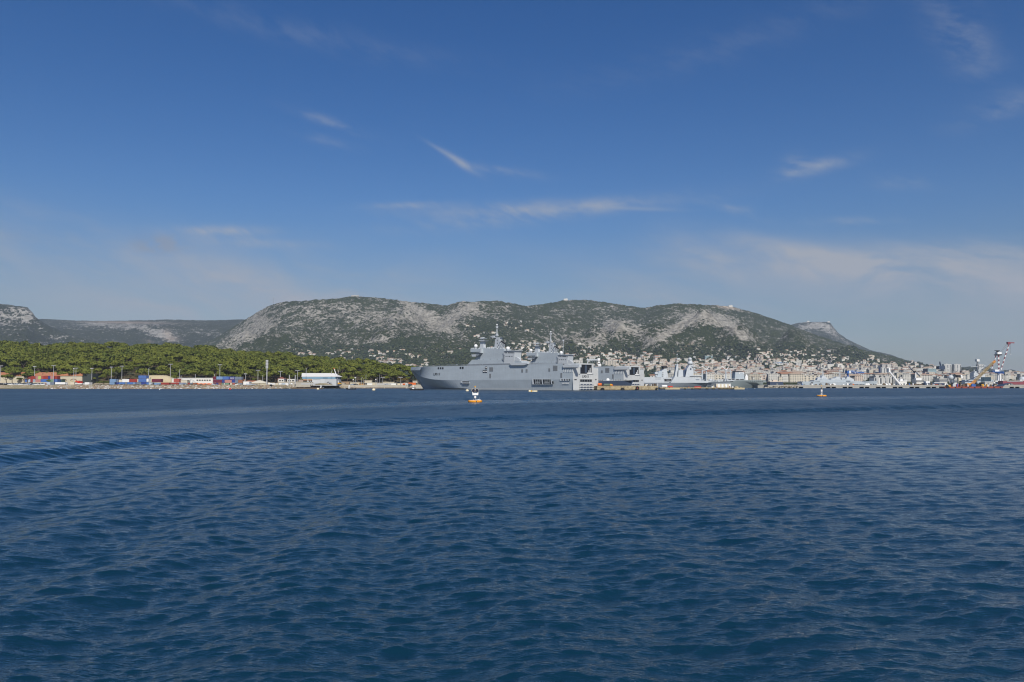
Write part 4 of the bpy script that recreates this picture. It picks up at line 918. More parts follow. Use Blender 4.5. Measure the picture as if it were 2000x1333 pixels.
M_plaster = plaster('cream_plaster', (.50, .45, .34)); M_wplaster = plaster('white_plaster', (.68, .67, .63), .15); M_beige = plaster('beige_canvas', (.46, .39, .25), .15); M_concrete = plaster('pale_concrete', (.40, .37, .31), .5); M_grn = plaster('dark_cladding', (.05, .06, .06), .4)
def warehouse(px0, px1, gable, Y, label, arches=()):
    T = empty('warehouse', (PQ(px0) * Y, Y, 4), 0, label, 'warehouse'); ox, oy, oz = T.location
    L = (PQ(px1) - PQ(px0)) * Y; h = PZ(734.4, Y) - 4; hr = PZ(727.6, Y + 9) - 4; Dp = 18
    MB().box(0, L, 0, Dp, -1, h).build('wall', M_plaster, T)
    rf = MB().prism([(-.7, h - .1), (Dp/2, hr), (Dp + .7, h - .1), (Dp/2, h - .1)], 'x', -.4, L + .4).build('roof', M_tiles, T)
    MB().prism([(0, h - .05), (Dp/2, hr - .5), (Dp, h - .05)], 'x', L + .42, L + .6).build('gable', M_grn if gable else M_plaster, T)
    if gable: MB().box(L + .02, L + 9, 2, Dp - 2, -1, hr - 1.5).build('lean_to', M_grn, T)
    for px in arches:
        x = (PQ(px) - PQ(px0)) * Y; a = MB(); pr = [(x + 3.6*math.cos(k*PI/10), h*.46 + 2.0*math.sin(k*PI/10)) for k in range(11)]; pi_ = [(x + 2.7*math.cos(k*PI/10), h*.46 + 1.3*math.sin(k*PI/10)) for k in range(10, -1, -1)]
        a.prism(pr + pi_, 'y', -.15, .05); a.build('door_arch', material('brick_arch', col=(.22, .14, .09)), T)
        MB().box(x - 2.6, x + 2.6, -.06, .04, -.5, h*.47).build('door', M_beige, T)
    for px in np.linspace(px0 + 15, px1 - 12, 5): MB().box((PQ(px)-PQ(px0))*Y - .5, (PQ(px)-PQ(px0))*Y + .5, Dp*.2, Dp*.2 + .7, h + .4, h + (hr-h)*.62).build('roof_vent', M_grn, rf)
    return T
warehouse(-60, 46, False, 868, 'cream warehouse with red tile roof running out of the left edge of the picture')
warehouse(64, 160, True, 858, 'long cream warehouse with red tiled roof and dark cladding on its right gable', (124, 143.5))
def shed_arch():
    Y = 842; T = empty('arched_shed', (PQ(285) * Y, Y, 4), 0, 'beige fabric arched storage shed behind the maroon container', 'shed')
    L = (PQ(333) - PQ(285)) * Y; h = PZ(733.2, Y) - 4; m = MB(); R = []
    for i in range(13):
        x = L * i / 12; k = 1 - max(0, (i - 7) / 5) ** 2 * .62; hh = h * (.45 + .55 * k) if i > 7 else h
        R.append([(x, 8 - 8*math.cos(a)*1.0, hh * math.sin(a) ** .75) for a in np.linspace(0, PI, 11)])
    m.loft(R, closed=False, cap=True); m.build('canopy', M_beige, T, True)
    rb = MB(); [rb.loft([[(x + d, 8 - 8.1*math.cos(a), (hh_ * 1.01) * math.sin(a) ** .75) for a in np.linspace(0, PI, 11)] for d in (0, .35)], closed=False, cap=False) for x, hh_ in ((L*.25, h), (L*.5, h), (L*.64, h))]
    rb.build('hoops', M_plaster, T)
    MB().box(L + .2, L + 4.5, 2, 9, 0, PZ(739.6, Y) - 4).build('white_door', M_wplaster, T)
shed_arch()
def simple_house(name, px0, px1, py0, py1, Y, dep, label, cat, wall, roof=None, rtop=None, hip=0, windows=(), wrow=None, par=None, wmat=None, group=None):
    z0 = PZ(py1, Y); T = empty(name, (PQ(px0) * Y, Y, z0), 0, label, cat, group); L = (PQ(px1) - PQ(px0)) * Y; h = PZ(py0, Y) - z0
    w = MB().box(0, L, 0, dep, -1.5, h).build('wall', wall, T)
    if rtop is not None:
        hr = PZ(rtop, Y + dep/2) - z0; e = .5; mm = MB(); mm.add([(-e,-e,h),(L+e,-e,h),(L+e,dep+e,h),(-e,dep+e,h),(hip,dep/2,hr),(L-hip,dep/2,hr)], [(0,1,5,4),(1,2,5),(2,3,4,5),(3,0,4),(0,3,2,1)]); mm.build('roof', roof, T)
    elif roof: MB().box(-.25, L + .25, -.25, dep + .25, h, h + .35).build('roof', roof, T)
    for a, b in windows:
        x0, x1 = (PQ(a) - PQ(px0)) * Y, (PQ(b) - PQ(px0)) * Y; f = MB().box(x0 - .15, x1 + .15, -.08, .02, PZ(wrow[1], Y) - z0 - .15, PZ(wrow[0], Y) - z0 + .15).build('window', wmat or M_plaster, T)
        MB().box(x0, x1, -.14, -.07, PZ(wrow[1], Y) - z0, PZ(wrow[0], Y) - z0).build('pane', M_glass, f)
    return T
simple_house('office_building', 347, 415.4, 739.2, 749.5, 846, 10, 'long low white office with a row of small windows behind the orange tarpaulin', 'office', M_wplaster, M_white, windows=[(384 + i*4.85, 387 + i*4.85) for i in range(6)], wrow=(742, 744.2))
simple_house('site_hut', 353, 365.5, 743.2, 748.2, 828, 6, 'low cream hut in front of the long white office', 'hut', M_cream, M_cream, windows=(), )
simple_house('house', 452, 478, 742.0, 750, 866, 14, 'house with orange hipped roof behind the tall blue container stack', 'house', M_plaster, M_tiles, 733.4, 6)
simple_house('shed', 478, 500, 746.5, 751, 850, 9, 'low building with flat orange tiled roof left of the cream tent', 'shed', M_plaster, M_tiles, 743.8, 2)
simple_house('tent_building', 487, 520, 748.7, 754, 832, 12, 'cream building with pale sloped tent roof left of the tallest mast', 'tent building', M_plaster, plaster('cream_sheet', (.56, .52, .42), .1), 743.0, 8, windows=((506, 507.6),), wrow=(750, 750.8))
simple_house('white_cabin', 475, 486.6, 746.3, 749, 824, 7, 'white flat-roofed cabin between the stacks and the cream tent', 'cabin', M_wplaster, M_white)
simple_house('white_hut', 522, 527.5, 748, 754, 836, 5, 'small white hut right beside the tallest mast', 'hut', M_wplaster, M_plaster)
simple_house('kiosk', 543.5, 554.5, 741, 747, 858, 7, 'white kiosk with two big window openings left of the hangar', 'kiosk', M_wplaster, M_white, windows=((545.2, 548.6), (550.2, 553.4)), wrow=(742.8, 745))
simple_house('kiosk', 561, 575.5, 741.4, 747, 858, 7, 'white flat-roofed kiosk with dark openings next to the hangar', 'kiosk', M_wplaster, M_white, windows=((562.5, 568), (570, 574.5)), wrow=(743, 745.2))
simple_house('retaining_wall', 543.5, 606, 746.8, 753.4, 852, 3, 'pale yellow-topped quay wall below the kiosks', 'wall', M_concrete, M_beige)
simple_house('house', 541, 556, 741.2, 746, 872, 8, 'dark red hipped roof house behind the white kiosk', 'house', plaster('brown_wall', (.16, .12, .09)), material('dark_red_tiles', col=(.20, .07, .05)), 736.5, 4)
simple_house('ruined_wall', 583, 600, 742, 748.5, 862, 3, 'pinkish stone wall at the left foot of the white hangar', 'wall', plaster('pink_stone', (.36, .28, .23), .5))
def hangar():
    Y = 862; z0 = 4; x0 = PQ(592) * Y; T = empty('hangar', (x0, Y, z0), 0, 'big white-roofed hangar with blue band and grey wall', 'hangar'); P = lambda px: PQ(px) * Y - x0; H = lambda py: PZ(py, Y) - z0
    L = P(657); MB().box(P(592), L, 0, 24, -1, H(740.4)).build('wall', plaster('grey_cladding', (.46, .47, .48), .12), T)
    MB().box(P(590), P(655), -.3, 24, H(740.3), H(736.4)).build('band', plaster('blue_band', (.20, .32, .42), .15), T)
    m = MB(); e = .6; xa, xb = P(589), P(654.5); hb, ht = H(736.3), PZ(729.2, Y + 12) - z0
    m.add([(xa, -e, hb), (xb + 1, -e, hb), (xb + 3, 24, hb), (xa - 6, 24, hb), (P(583.6), 12, ht), (P(648), 12, ht)], [(0,1,5,4),(1,2,5),(2,3,4,5),(3,0,4),(0,3,2,1)]); m.build('roof', plaster('white_sheet_roof', (.66, .65, .62), .1), T)
    for a, b in ((592, 600.5), (602, 609.5)): MB().box(P(a), P(b), -.5, .05, H(743.4), H(741.2)).build('awning', plaster('orange_awning', (.40, .22, .11), .2), T)
    for a, b in ((592, 596), (597.5, 600), (603, 606), (607, 609.5)): MB().box(P(a), P(b), -.1, .05, H(746), H(743.6)).build('window', M_glass, T)
    MB().box(P(597), P(612), -4, -.1, -1, H(746.4)).build('annex', M_concrete, T)
    for a, b, c, d in ((610, 626, 741, 749), (627, 634, 741, 753)): MB().box(P(a), P(b), -.18, .03, H(d), H(c)).build('door_panel', plaster('light_panel', (.52, .53, .53), .1), T)
    for i in range(7): MB().box(P(611.5 + i*2.1), P(612.6 + i*2.1), -.3, -.17, H(742.4), H(741.4)).build('window', M_vent, T)
    MB().box(P(630.5), P(640), -.35, -.28, H(739.2), H(738.2)).build('sign', M_black, T)
hangar()
# quay strip and wall pieces right of the hangar
def quay_wall():
    m = MB(); Y = 884; m.box(PQ(655) * Y, PQ(835) * Y, Y, Y + 30, -1, 3.6); tag(m.build('quay', M_concrete), kind='structure')
    m = MB(); [m.box(PQ(a) * 882, PQ(b) * 882, 881.6, 884, -.5, .9) for a, b in ((714, 750), (752, 792), (796, 812))]; tag(m.build('landing_stage', M_wood), 'dark timber landing stage along the foot of the quay left of the bow', 'landing stage')
    m = MB(); [m.box(PQ(a) * 806, PQ(b) * 806, 802, 812, -.3, 1.2) for a, b in ((572, 628),)]; tag(m.build('barge', M_wood), 'long low dark barge moored against the bank below the hangar', 'barge')
quay_wall()
hs_ = [(661,667,748.6,753.4,M_wplaster,0),(667,673,749,753.4,M_concrete,0),(684,702,748,753.6,M_cream,'long cream site hut right of the yellow crane'),(701,711,750.2,753.6,material('tan_sheet', col=(.42, .24, .08)),'tan box hut beside the long cream site hut'),(717,727,749,754,M_wplaster,'white box hut left of the square grey one'),(727,736.5,748,754.4,M_plaster,'square grey-cream hut at the middle of the quay'),(748,770,747,749.2,M_plaster,'long thin roofed shelter on the quay'),(763,776,749.4,753,M_wplaster,'long white hut left of the pale container'),(774,782,749.6,753,M_cream,'cream hut in the row at the right end of the quay'),(784,796,749.6,753.2,M_wplaster,'white hut with bays near the orange lorry'),(798,812,748.4,749.6,M_orange,'low orange flat roof near the ship bow'),(712,726,743.8,746,M_plaster,'low cream flat roof under the pines'),(806,815,744.6,746,M_concrete,'grey slab roof shelter beside the ship bow'),(668,682,746.2,748,plaster('tan_rock', (.30, .21, .13)),'low tan bank hut behind the yellow crane')]
for a, b, c, d, mt, lb in hs_:
    Y = 890 if d > 751 else 900; T = simple_house('site_hut', a, b, c, d, Y, 5, lb if lb else ('white hut just right of the crane base' if a < 665 else 'pale grey hut second right of the crane base'), 'hut', mt, M_white if mt is M_wplaster else mt)
# fence on the quay
def fence(px0, px1, Y, z, label):
    T = empty('fence', (PQ(px0) * Y, Y, z), 0, label, 'fence'); L = (PQ(px1) - PQ(px0)) * Y; n = int(L / 3.2)
    MB().box(0, L, -.04, .04, .2, 1.9).build('mesh_panel', material('fence_mesh', col=(.40, .40, .38), rough=.9), T)
    pm = MB().tube((0, 0, 0), (0, 0, 2.3), .07).mesh('post', M_steel)
    for i in range(n): inst('post', pm, (i * 3.2, -.08, 0), parent=T)
fence(588, 612, 846, 4.0, 'grey mesh fence in front of the hangar annex'); fence(736, 764, 886, 3.6, 'grey mesh fence on the quay between huts')

# ---- shipping containers
CC = {}
def cont_mesh(colr, w, h, d):
    key = (colr, round(w, 1), round(h, 1), round(d, 1))
    if key in CC: return CC[key]
    m = MB(); m.box(.06, w - .06, .06, d - .06, .12, h - .06); n = max(6, int(w / .55))
    for i in range(n): m.box(w * (i + .18) / n, w * (i + .62) / n, .0, .1, .2, h - .2)
    for x in (0, w - .22): m.box(x, x + .22, -.03, .2, 0, h)
    m.box(0, w, -.03, .16, h - .2, h); m.box(0, w, -.03, .16, 0, .2); m.box(w - .16, w, 0, d, 0, .2); m.box(w - .16, w, 0, d, h - .2, h); nn = max(3, int(d / .8))
    for i in range(nn): m.box(w - .08, w + .0, d * (i + .2) / nn, d * (i + .65) / nn, .2, h - .2)
    CC[key] = m.mesh('container', paint('container_' + colr, CCOL[colr], .8, .25)); return CC[key]
CCOL = dict(sky=(.17, .27, .42), blue=(.07, .14, .36), royal=(.06, .15, .38), navy=(.03, .05, .22), red=(.27, .04, .03), brick=(.36, .08, .06), maroon=(.13, .02, .04), white=(.70, .70, .68), cream=(.60, .54, .42), lime=(.38, .46, .16), green=(.16, .27, .18), dgreen=(.05, .10, .09), grey=(.30, .34, .38), slate=(.15, .18, .23), pink=(.42, .20, .17), rust=(.26, .11, .06), steel=(.40, .46, .52))
WORD = dict(sky='pale blue', blue='mid blue', royal='bright blue', navy='dark navy', red='red', brick='brick red', maroon='dark maroon', white='white', cream='cream', lime='lime green', green='pale green', dgreen='dark green', grey='grey', slate='slate grey', pink='faded pink-red', rust='rusty brown', steel='silvery blue')
def conts(lst, Y, where, d=6.0):
    for c, a, b, t0, t1, extra in lst:
        w = (PQ(b) - PQ(a)) * Y; h = PZ(t0, Y) - PZ(t1, Y); me = cont_mesh(c, w, h, d)
        inst('shipping_container', me, (PQ(a) * Y, Y, PZ(t1, Y)), label=WORD[c] + ' container ' + extra + where, cat='container')
A_, B_, C_ = 734.8, 741.0, 747.0
conts([('brick',53,59,A_,B_,'at the left end of the top row'),('red',59,68.5,A_,B_,'third from left, top row'),('pink',68.5,74,A_,B_,'left of the lime one, top row'),('lime',74,80,A_,B_,'in the top row'),('brick',80,84.4,A_,B_,'right of the lime one, top row'),('red',84.4,93.6,A_,B_,'left of the small blue one, top row'),
       ('navy',93.8,98,A_,B_,'in the top row'),('pink',98,105,A_,B_,'with white panels, top row'),('red',105.4,111.5,A_,B_,'at the right end of the top row'),('blue',48.4,54,B_,C_,'at the left end of the middle row'),('steel',54,59,B_,C_,'second from left in the middle row'),('red',59.2,64,B_,C_,'third from left in the middle row'),('grey',64,69,B_,C_,'fourth from left in the middle row'),
       ('pink',69,79,B_,C_,'in the middle row'),('blue',79.2,84,B_,C_,'centre of the middle row'),('royal',84,94,B_,C_,'centre of the middle row'),('dgreen',94.2,97,B_,C_,'narrow, in the middle row'),('green',97,104.6,B_,C_,'in the middle row'),('blue',105,112,B_,C_,'at the right end of the middle row')], 838, ' of the warehouse stack')
conts([('dgreen',112.4,121.5,741.2,746.8,'low behind the white lorry box')], 846, '')
conts([('steel',91,98,746.6,752.6,'nearest the beach'),('slate',98.2,105.6,746.6,752.6,'beside the silvery blue one'),('brick',86.5,90.6,749,752.6,'low')], 820, ' by the car park', 3)
conts([('cream',137,145,746.8,752.4,'standing between'),('white',165.2,174.6,747,752.6,'at the right end of')], 818, ' the lorries on the bank')
D1, D2, D3 = 733.8, 740.6, 747.2
conts([('sky',214,226,740.8,747,'upper'),('sky',213.8,223.6,747.2,751.4,'lower')], 826, ' at the left end of the long blue row')
conts([('slate',226.2,231,741,747.2,'behind the pale blue pair'),('cream',232,238,742,746.8,'in the upper row'),('white',238.4,252,740.8,746.8,'in the upper row left of the red one'),('red',252.6,268,740.4,746.8,'in the upper row right of the white one'),('cream',268.2,269.8,740.6,746.8,'end-on, narrow'),
       ('navy',224,231.6,747.2,751,'in the bottom row'),('royal',232,243.6,747,751,'in the bottom row, left'),('slate',244,248,747.2,751,'in the bottom row'),('royal',248.4,259.6,747,751,'in the bottom row, middle'),('sky',259.8,264.4,747.2,751,'in the bottom row'),('navy',264.6,266.2,747,751,'end-on in the bottom row'),('slate',266.4,275.6,747,751.6,'with hatch in the bottom row'),
       ('blue',270,285.6,733.8,739.6,'topmost of the three-high pile'),('blue',270.2,285.7,740,746.4,'middle of the three-high pile'),('navy',275.8,285.6,746.8,751.6,'at the bottom of the three-high pile'),('royal',285.8,290.4,747,751.6,'right of the three-high pile'),('white',286,290,740.2,746,'end-on, upper'),('steel',290.6,295.6,747.4,751.8,'end-on, bottom row'),('grey',295.8,301,747.6,752,'bottom row')], 828, ' of the blue row')
conts([('maroon',296.4,313.8,740.6,747,'upper, before the beige shed'),('sky',301.2,313.8,747.8,752.2,'lower, before the beige shed'),('red',314.4,329.8,747.6,753,'lower, with white patch'),('red',333.6,349,747.6,753,'lower, by the white door'),('brick',339,349.6,740,747.2,'upper, at the end of the beige shed')], 824, ' on the bank')
conts([('navy',350,359.6,748,749.4,'roof-like dark blue slab over white doors'),('steel',350,364,749.6,753.8,'pale, under the dark blue slab')], 822, ' right of the red containers')
conts([('rust',376.6,382.4,748,754,'standing end-on left of the orange tarpaulin'),('red',366.6,370.6,748,751.4,'small'),('slate',371,376,748,754,'narrow')], 822, ' near the crane parts')
conts([('maroon',415.6,422,735.6,741.6,'top left corner'),('sky',422.4,434.4,735.8,741.6,'top row, left'),('blue',434.6,446.4,735.8,741.8,'top row, centre'),('navy',446.6,458,736,741.8,'top row with white lettering'),('slate',458.2,464.6,736.2,742,'top row'),('slate',464.8,471.6,736.4,742,'top row, right end'),
       ('maroon',416.2,423,742,747.8,'middle row, left end'),('maroon',423.2,433.4,742.2,748,'middle row, second'),('navy',433.6,438.6,742.4,748,'middle row with white disc'),('pink',438.8,452.4,742.4,748,'middle row, centre'),('navy',452.6,458.6,742.4,748,'middle row with white mark'),('slate',458.8,465,742.4,748.2,'middle row, right'),('rust',465.2,473.4,742.4,748.4,'middle row, right end'),
       ('maroon',416.8,421.8,748.2,753,'bottom row, left end'),('navy',422,426.4,748.4,753.4,'bottom row, second'),('rust',426.8,432.8,748.6,753.6,'bottom row, third'),('green',433,435.2,748.6,753.6,'bottom row, narrow'),('white',437,438.6,748.6,753.6,'bottom row, end-on'),('green',440,447,748.6,753.6,'bottom row, open beside'),('cream',449.4,452.8,748.6,753.6,'bottom row, end-on'),('brick',454,458.6,748.6,753.8,'bottom row, right'),('slate',465.2,473,748.8,754.6,'bottom row, right end')], 830, ' of the tall stack')
conts([('white',459.2,465.2,750.2,754.4,'small square, before the tall stack'),('steel',413,419.6,750.2,753.4,'small, right of the orange tarpaulin'),('white',475.4,481,749.4,755,'first right of the tall stack'),('steel',481.2,488,749.8,755,'second right of the tall stack'),('steel',488.2,495,750.2,755,'third right of the tall stack'),('grey',495.2,499.8,750.6,755,'fourth right of the tall stack')], 822, ' on the bank')
conts([('white',531,538,748.8,754,'with dark marks'),('cream',538.2,543.6,748.8,754,'narrow'),('white',544.4,550,748.6,754,'left'),('steel',550.2,557,748.6,754,'middle'),('white',557.2,562.6,748.8,754.2,'right')], 846, ' in the row before the kiosks')
text_mesh('lettering', 'CMA CGM', 7.0 / F * 830, 1.0, (PQ(453.2) * 830, 829.8, PZ(739, 830)), (1, 0, 0), None, M_textw, .05)
for o in [x for x in COL.objects if x.name.startswith('lettering')]: tag(o, 'white lettering on the dark navy container in the top row', 'lettering')

# ---- lorries, cars, tarpaulin, boats on the hard
def truck(px0, px1, py0, py1, Y, cabm, boxm, label, cabw=.26):
    z0 = PZ(py1, Y); L = (PQ(px1) - PQ(px0)) * Y; h = PZ(py0, Y) - z0; T = empty('lorry', (PQ(px0) * Y, Y, z0), 0, label, 'lorry'); k = L * (1 - cabw)
    MB().box(0, k - .3, 0, 2.5, .8, h).build('cargo_box', boxm, T); c = MB().prism([(k, .6), (L, .6), (L, h*.55), (L - .5, h*.95), (k, h*.95)], 'y', .05, 2.45).build('cab', cabm, T)
    MB().box(L - 1.4, L - .3, -.02, 2.52, h*.6, h*.85).build('window', M_glass, c); MB().box(.2, L - .2, .3, 2.2, .5, .8).build('chassis', M_black, T)
    wm = MB().tube((0, -.15, 0), (0, .15, 0), .5, .5, 12).mesh('wheel', M_rubber)
    for x in (1.0, 2.2, L - 1.0):
        for y in (.15, 2.3): inst('wheel', wm, (x, y, .5), parent=T)
truck(107.6, 130, 747, 752.6, 820, M_white, M_white, 'white lorry with long white box on the bank before the warehouse', .10)
truck(147, 159.5, 744, 752, 826, M_red, M_red, 'red lorry behind the low white box trailer', .35)
truck(146.5, 162.8, 749, 752.6, 816, M_white, M_wplaster, 'low white flat trailer in front of the red lorry', .12)
truck(786, 796, 749.4, 753.4, 884, M_white, M_orange, 'white and orange lorry on the quay near the ship bow', .4)
def car_mesh(mt):
    m = MB(); sec = [(-2.1, .35), (2.1, .35), (2.15, .8), (1.3, .95), (.7, 1.45), (-1.0, 1.48), (-1.8, 1.0), (-2.15, .85)]; m.prism(sec, 'y', -.85, .85); m.cur = 1
    m.prism([(1.12, .98), (.66, 1.38), (-.92, 1.41), (-1.5, 1.0)], 'y', -.88, .88); m.cur = 2
    for x in (-1.35, 1.35): m.tube((x, -.9, .33), (x, .9, .33), .33, .33, 10)
    return m.mesh('parked_car', [mt, M_glass, M_rubber])
CARS = {'white': car_mesh(M_white), 'silver': car_mesh(paint('silver_paint', (.45, .47, .50), 0, 0)), 'dark grey': car_mesh(paint('charcoal_paint', (.06, .065, .07), 0, 0)), 'black': car_mesh(M_black), 'pale blue': car_mesh(paint('pale_blue_paint', (.30, .38, .46), 0, 0))}
for row, (Y, z) in enumerate(((810, 3.5), (818, 4.0), (827, 4.1))):
    px = -3.0
    while px < 88 - row * 2:
        if random.random() < .86:
            k = random.choice(list(CARS)); inst('parked_car', CARS[k], (PQ(px) * Y, Y + random.uniform(-1, 1), z), random.choice((0, PI, .5, 2.6)) + random.uniform(-.2, .2), (1.15, 1.15, 1.2), label=k + ' car parked on the beach-side car park, ' + ('front', 'middle', 'back')[row] + ' row', cat='car', group=k + ' cars in the ' + ('front', 'middle', 'back')[row] + ' row of the beach car park')
        px += random.uniform(3.6, 6.5)
for px, Y in ((689, 888), (693, 888.5), (697, 889), (662, 886), (756, 889), (802, 886), (531, 828), (571, 838)):
    inst('parked_car', CARS[random.choice(list(CARS))], (PQ(px) * Y, Y - 3, 3.7 if px > 600 else 4.1), random.uniform(0, 6), label='small car parked by the huts, ' + ('first right of the yellow crane', 'second right of the yellow crane', 'third right of the yellow crane', 'behind the crane boom foot', 'below the long thin shelter', 'next to the orange roof by the bow', 'beside the white hut at the tallest mast', 'in front of the yellow-topped wall')[[689,693,697,662,756,802,531,571].index(px)], cat='car')
def tarp():
    Y = 824; m = MB(); xs = np.linspace(PQ(382.5) * Y, PQ(412.5) * Y, 13); R = []
    for i, x in enumerate(xs): k = .25 * math.sin(i * 2.1); R.append([(x, Y, PZ(752.4, Y)), (x, Y - .4, PZ(751, Y) + k), (x, Y + 1.5, PZ(749.2, Y) + k), (x, Y + 3.6, PZ(750.4, Y)), (x, Y + 4, PZ(752.4, Y))])
    tag(m.loft(R).build('tarpaulin', M_orange, None, True), 'long bright orange tarpaulin over stored gear on the bank', 'tarpaulin')
    T = empty('loader_crane', (PQ(370) * 836, 836, 4.2), 0, 'grey jointed crane machinery before the long white office', 'crane')
    q = lambda px, py: (PQ(px) * 836 - PQ(370) * 836, 0, PZ(py, 836) - 4.2)
    part(lambda m: (m.tube(q(369, 753), q(372, 741.5), .5, .35), m.tube(q(372, 741.5), q(378, 743.5), .35, .3)), 'mast', M_steel, T); part(lambda m: (m.tube(q(378, 743.5), q(382.4, 747.5), .35, .25), m.tube(q(375, 750), q(378, 743.5), .3, .3)), 'arm', M_steel, T); part(lambda m: m.box(-2, 6, -1.4, 1.4, -.4, 1.4), 'base', M_vent, T)
tarp()
# ---- light masts
def mast(px, top, base, Y, style, label, r=.28):
    z0 = PZ(base, Y); h = PZ(top, Y) - z0; T = empty('light_mast', (PQ(px) * Y, Y, z0), 0, label, 'light mast'); MB().tube((0, 0, 0), (0, 0, h), r, r*.7, 8).build('pole', M_steel, T)
    if style == 'T': m = MB().box(-2.2, 2.2, -.25, .25, h - .1, h + .25); m.build('crossbar', M_steel, T); lm = MB().box(-.35, .35, -.4, .3, -.35, .1).mesh('lamp', M_vent); [inst('lamp', lm, (x, 0, h - .1), parent=T) for x in (-2, -1, 1, 2)]
    elif style == 'C': MB().box(-1.4, 1.4, -.9, .9, h - .2, h + .5).build('crown_platform', M_steel, T)
    elif style == 'B': MB().box(-.5, .5, -.4, .4, h - .5, h + .5).build('lamp', M_white, T)
    elif style == 'F':
        for i in range(6): MB().box(-1.3, 1.3, -.35, .1, h - 1.1 - i*1.5, h - .05 - i*1.5).build('floodlight_bank', M_steel, T)
    elif style == 'L': MB().tube((0, 0, h), (1.4, 0, h + .5), .12, .1, 6).build('lamp_arm', M_steel, T)
for px, top, base, st_, lb in ((.5,715,745,'T','at the left edge of the picture'),(67,716.5,735,'C','behind the tiled roof left of the lime container'),(104,714.3,747,'T','in front of the red containers'),(143.6,720.4,746,'B','with square white lamp before the warehouse arches'),(147.8,719.4,740,'T','just right of the one with the square lamp'),(179,720.6,742,'C','right of the warehouse gable'),(217,717.8,741,'C','above the pale blue container pair'),(237.6,715.6,741,'T','above the white container'),(290,719.4,734,'L','behind the left end of the beige shed'),(332.4,711.8,738,'T','above the right end of the beige shed'),(350.6,722.4,739,'L','at the left end of the white office'),(353.4,733.8,740,'','short one at the left end of the white office'),(381.4,731,739.4,'','behind the middle of the white office'),(418.6,731,736,'','short one above the maroon container corner'),(429,712.8,736,'T','tall one rising behind the tall container stack'),(479.2,731,747,'C','right of the orange hipped roof'),(503.6,723.6,744,'T','above the cream tent'),(513,733,745,'','thin one left of the tallest mast'),(547.6,725.6,737,'T','above the white kiosk'),(580.6,724.2,746,'T','at the left end of the hangar roof'),
                         (597.6,720,732,'L','behind the hangar roof, left'),(647,725,731,'L','behind the hangar roof, right')): mast(px, top, base, 834 if px < 500 else 856, st_, 'grey light mast ' + lb, .26)
mast(521, 703.4, 755, 828, 'F', 'tallest grey floodlight tower with a column of lamp banks', .62)
for px, top, lb in ((565, 732.6, 'left pale stub post beside the hangar'), (576.4, 732.6, 'right pale stub post beside the hangar')): mast(px, top, 751, 850, '', lb, .55)
for px, top, st_, lb in ((693.6,737.6,'B','short lamp left of the white globe pair'),(695,737.6,'L','curved lamp post right of the crane'),(706,738.4,'L','lamp post with hooked head among the quay lamps'),(710.4,739.6,'','thin dark post beside the hooked lamps'),(714.6,732,'','tall thin post left of the white hut'),(736.4,737,'','short pale post right of the square hut'),(741.4,731.8,'','tallest thin post on the quay right of the square hut'),(747.4,737.6,'T','T-headed lamp on the quay'),(782.6,737.6,'T','T-headed lamp near the brown tree'),(816.4,735,'','thin white post just left of the ship bow'),(690,741.6,'B','post with red and white sign left of the cream hut'),(734,741.6,'B','post with red and white sign above the square hut')): mast(px, top, 753, 888, st_, 'grey quay post, ' + lb, .17)
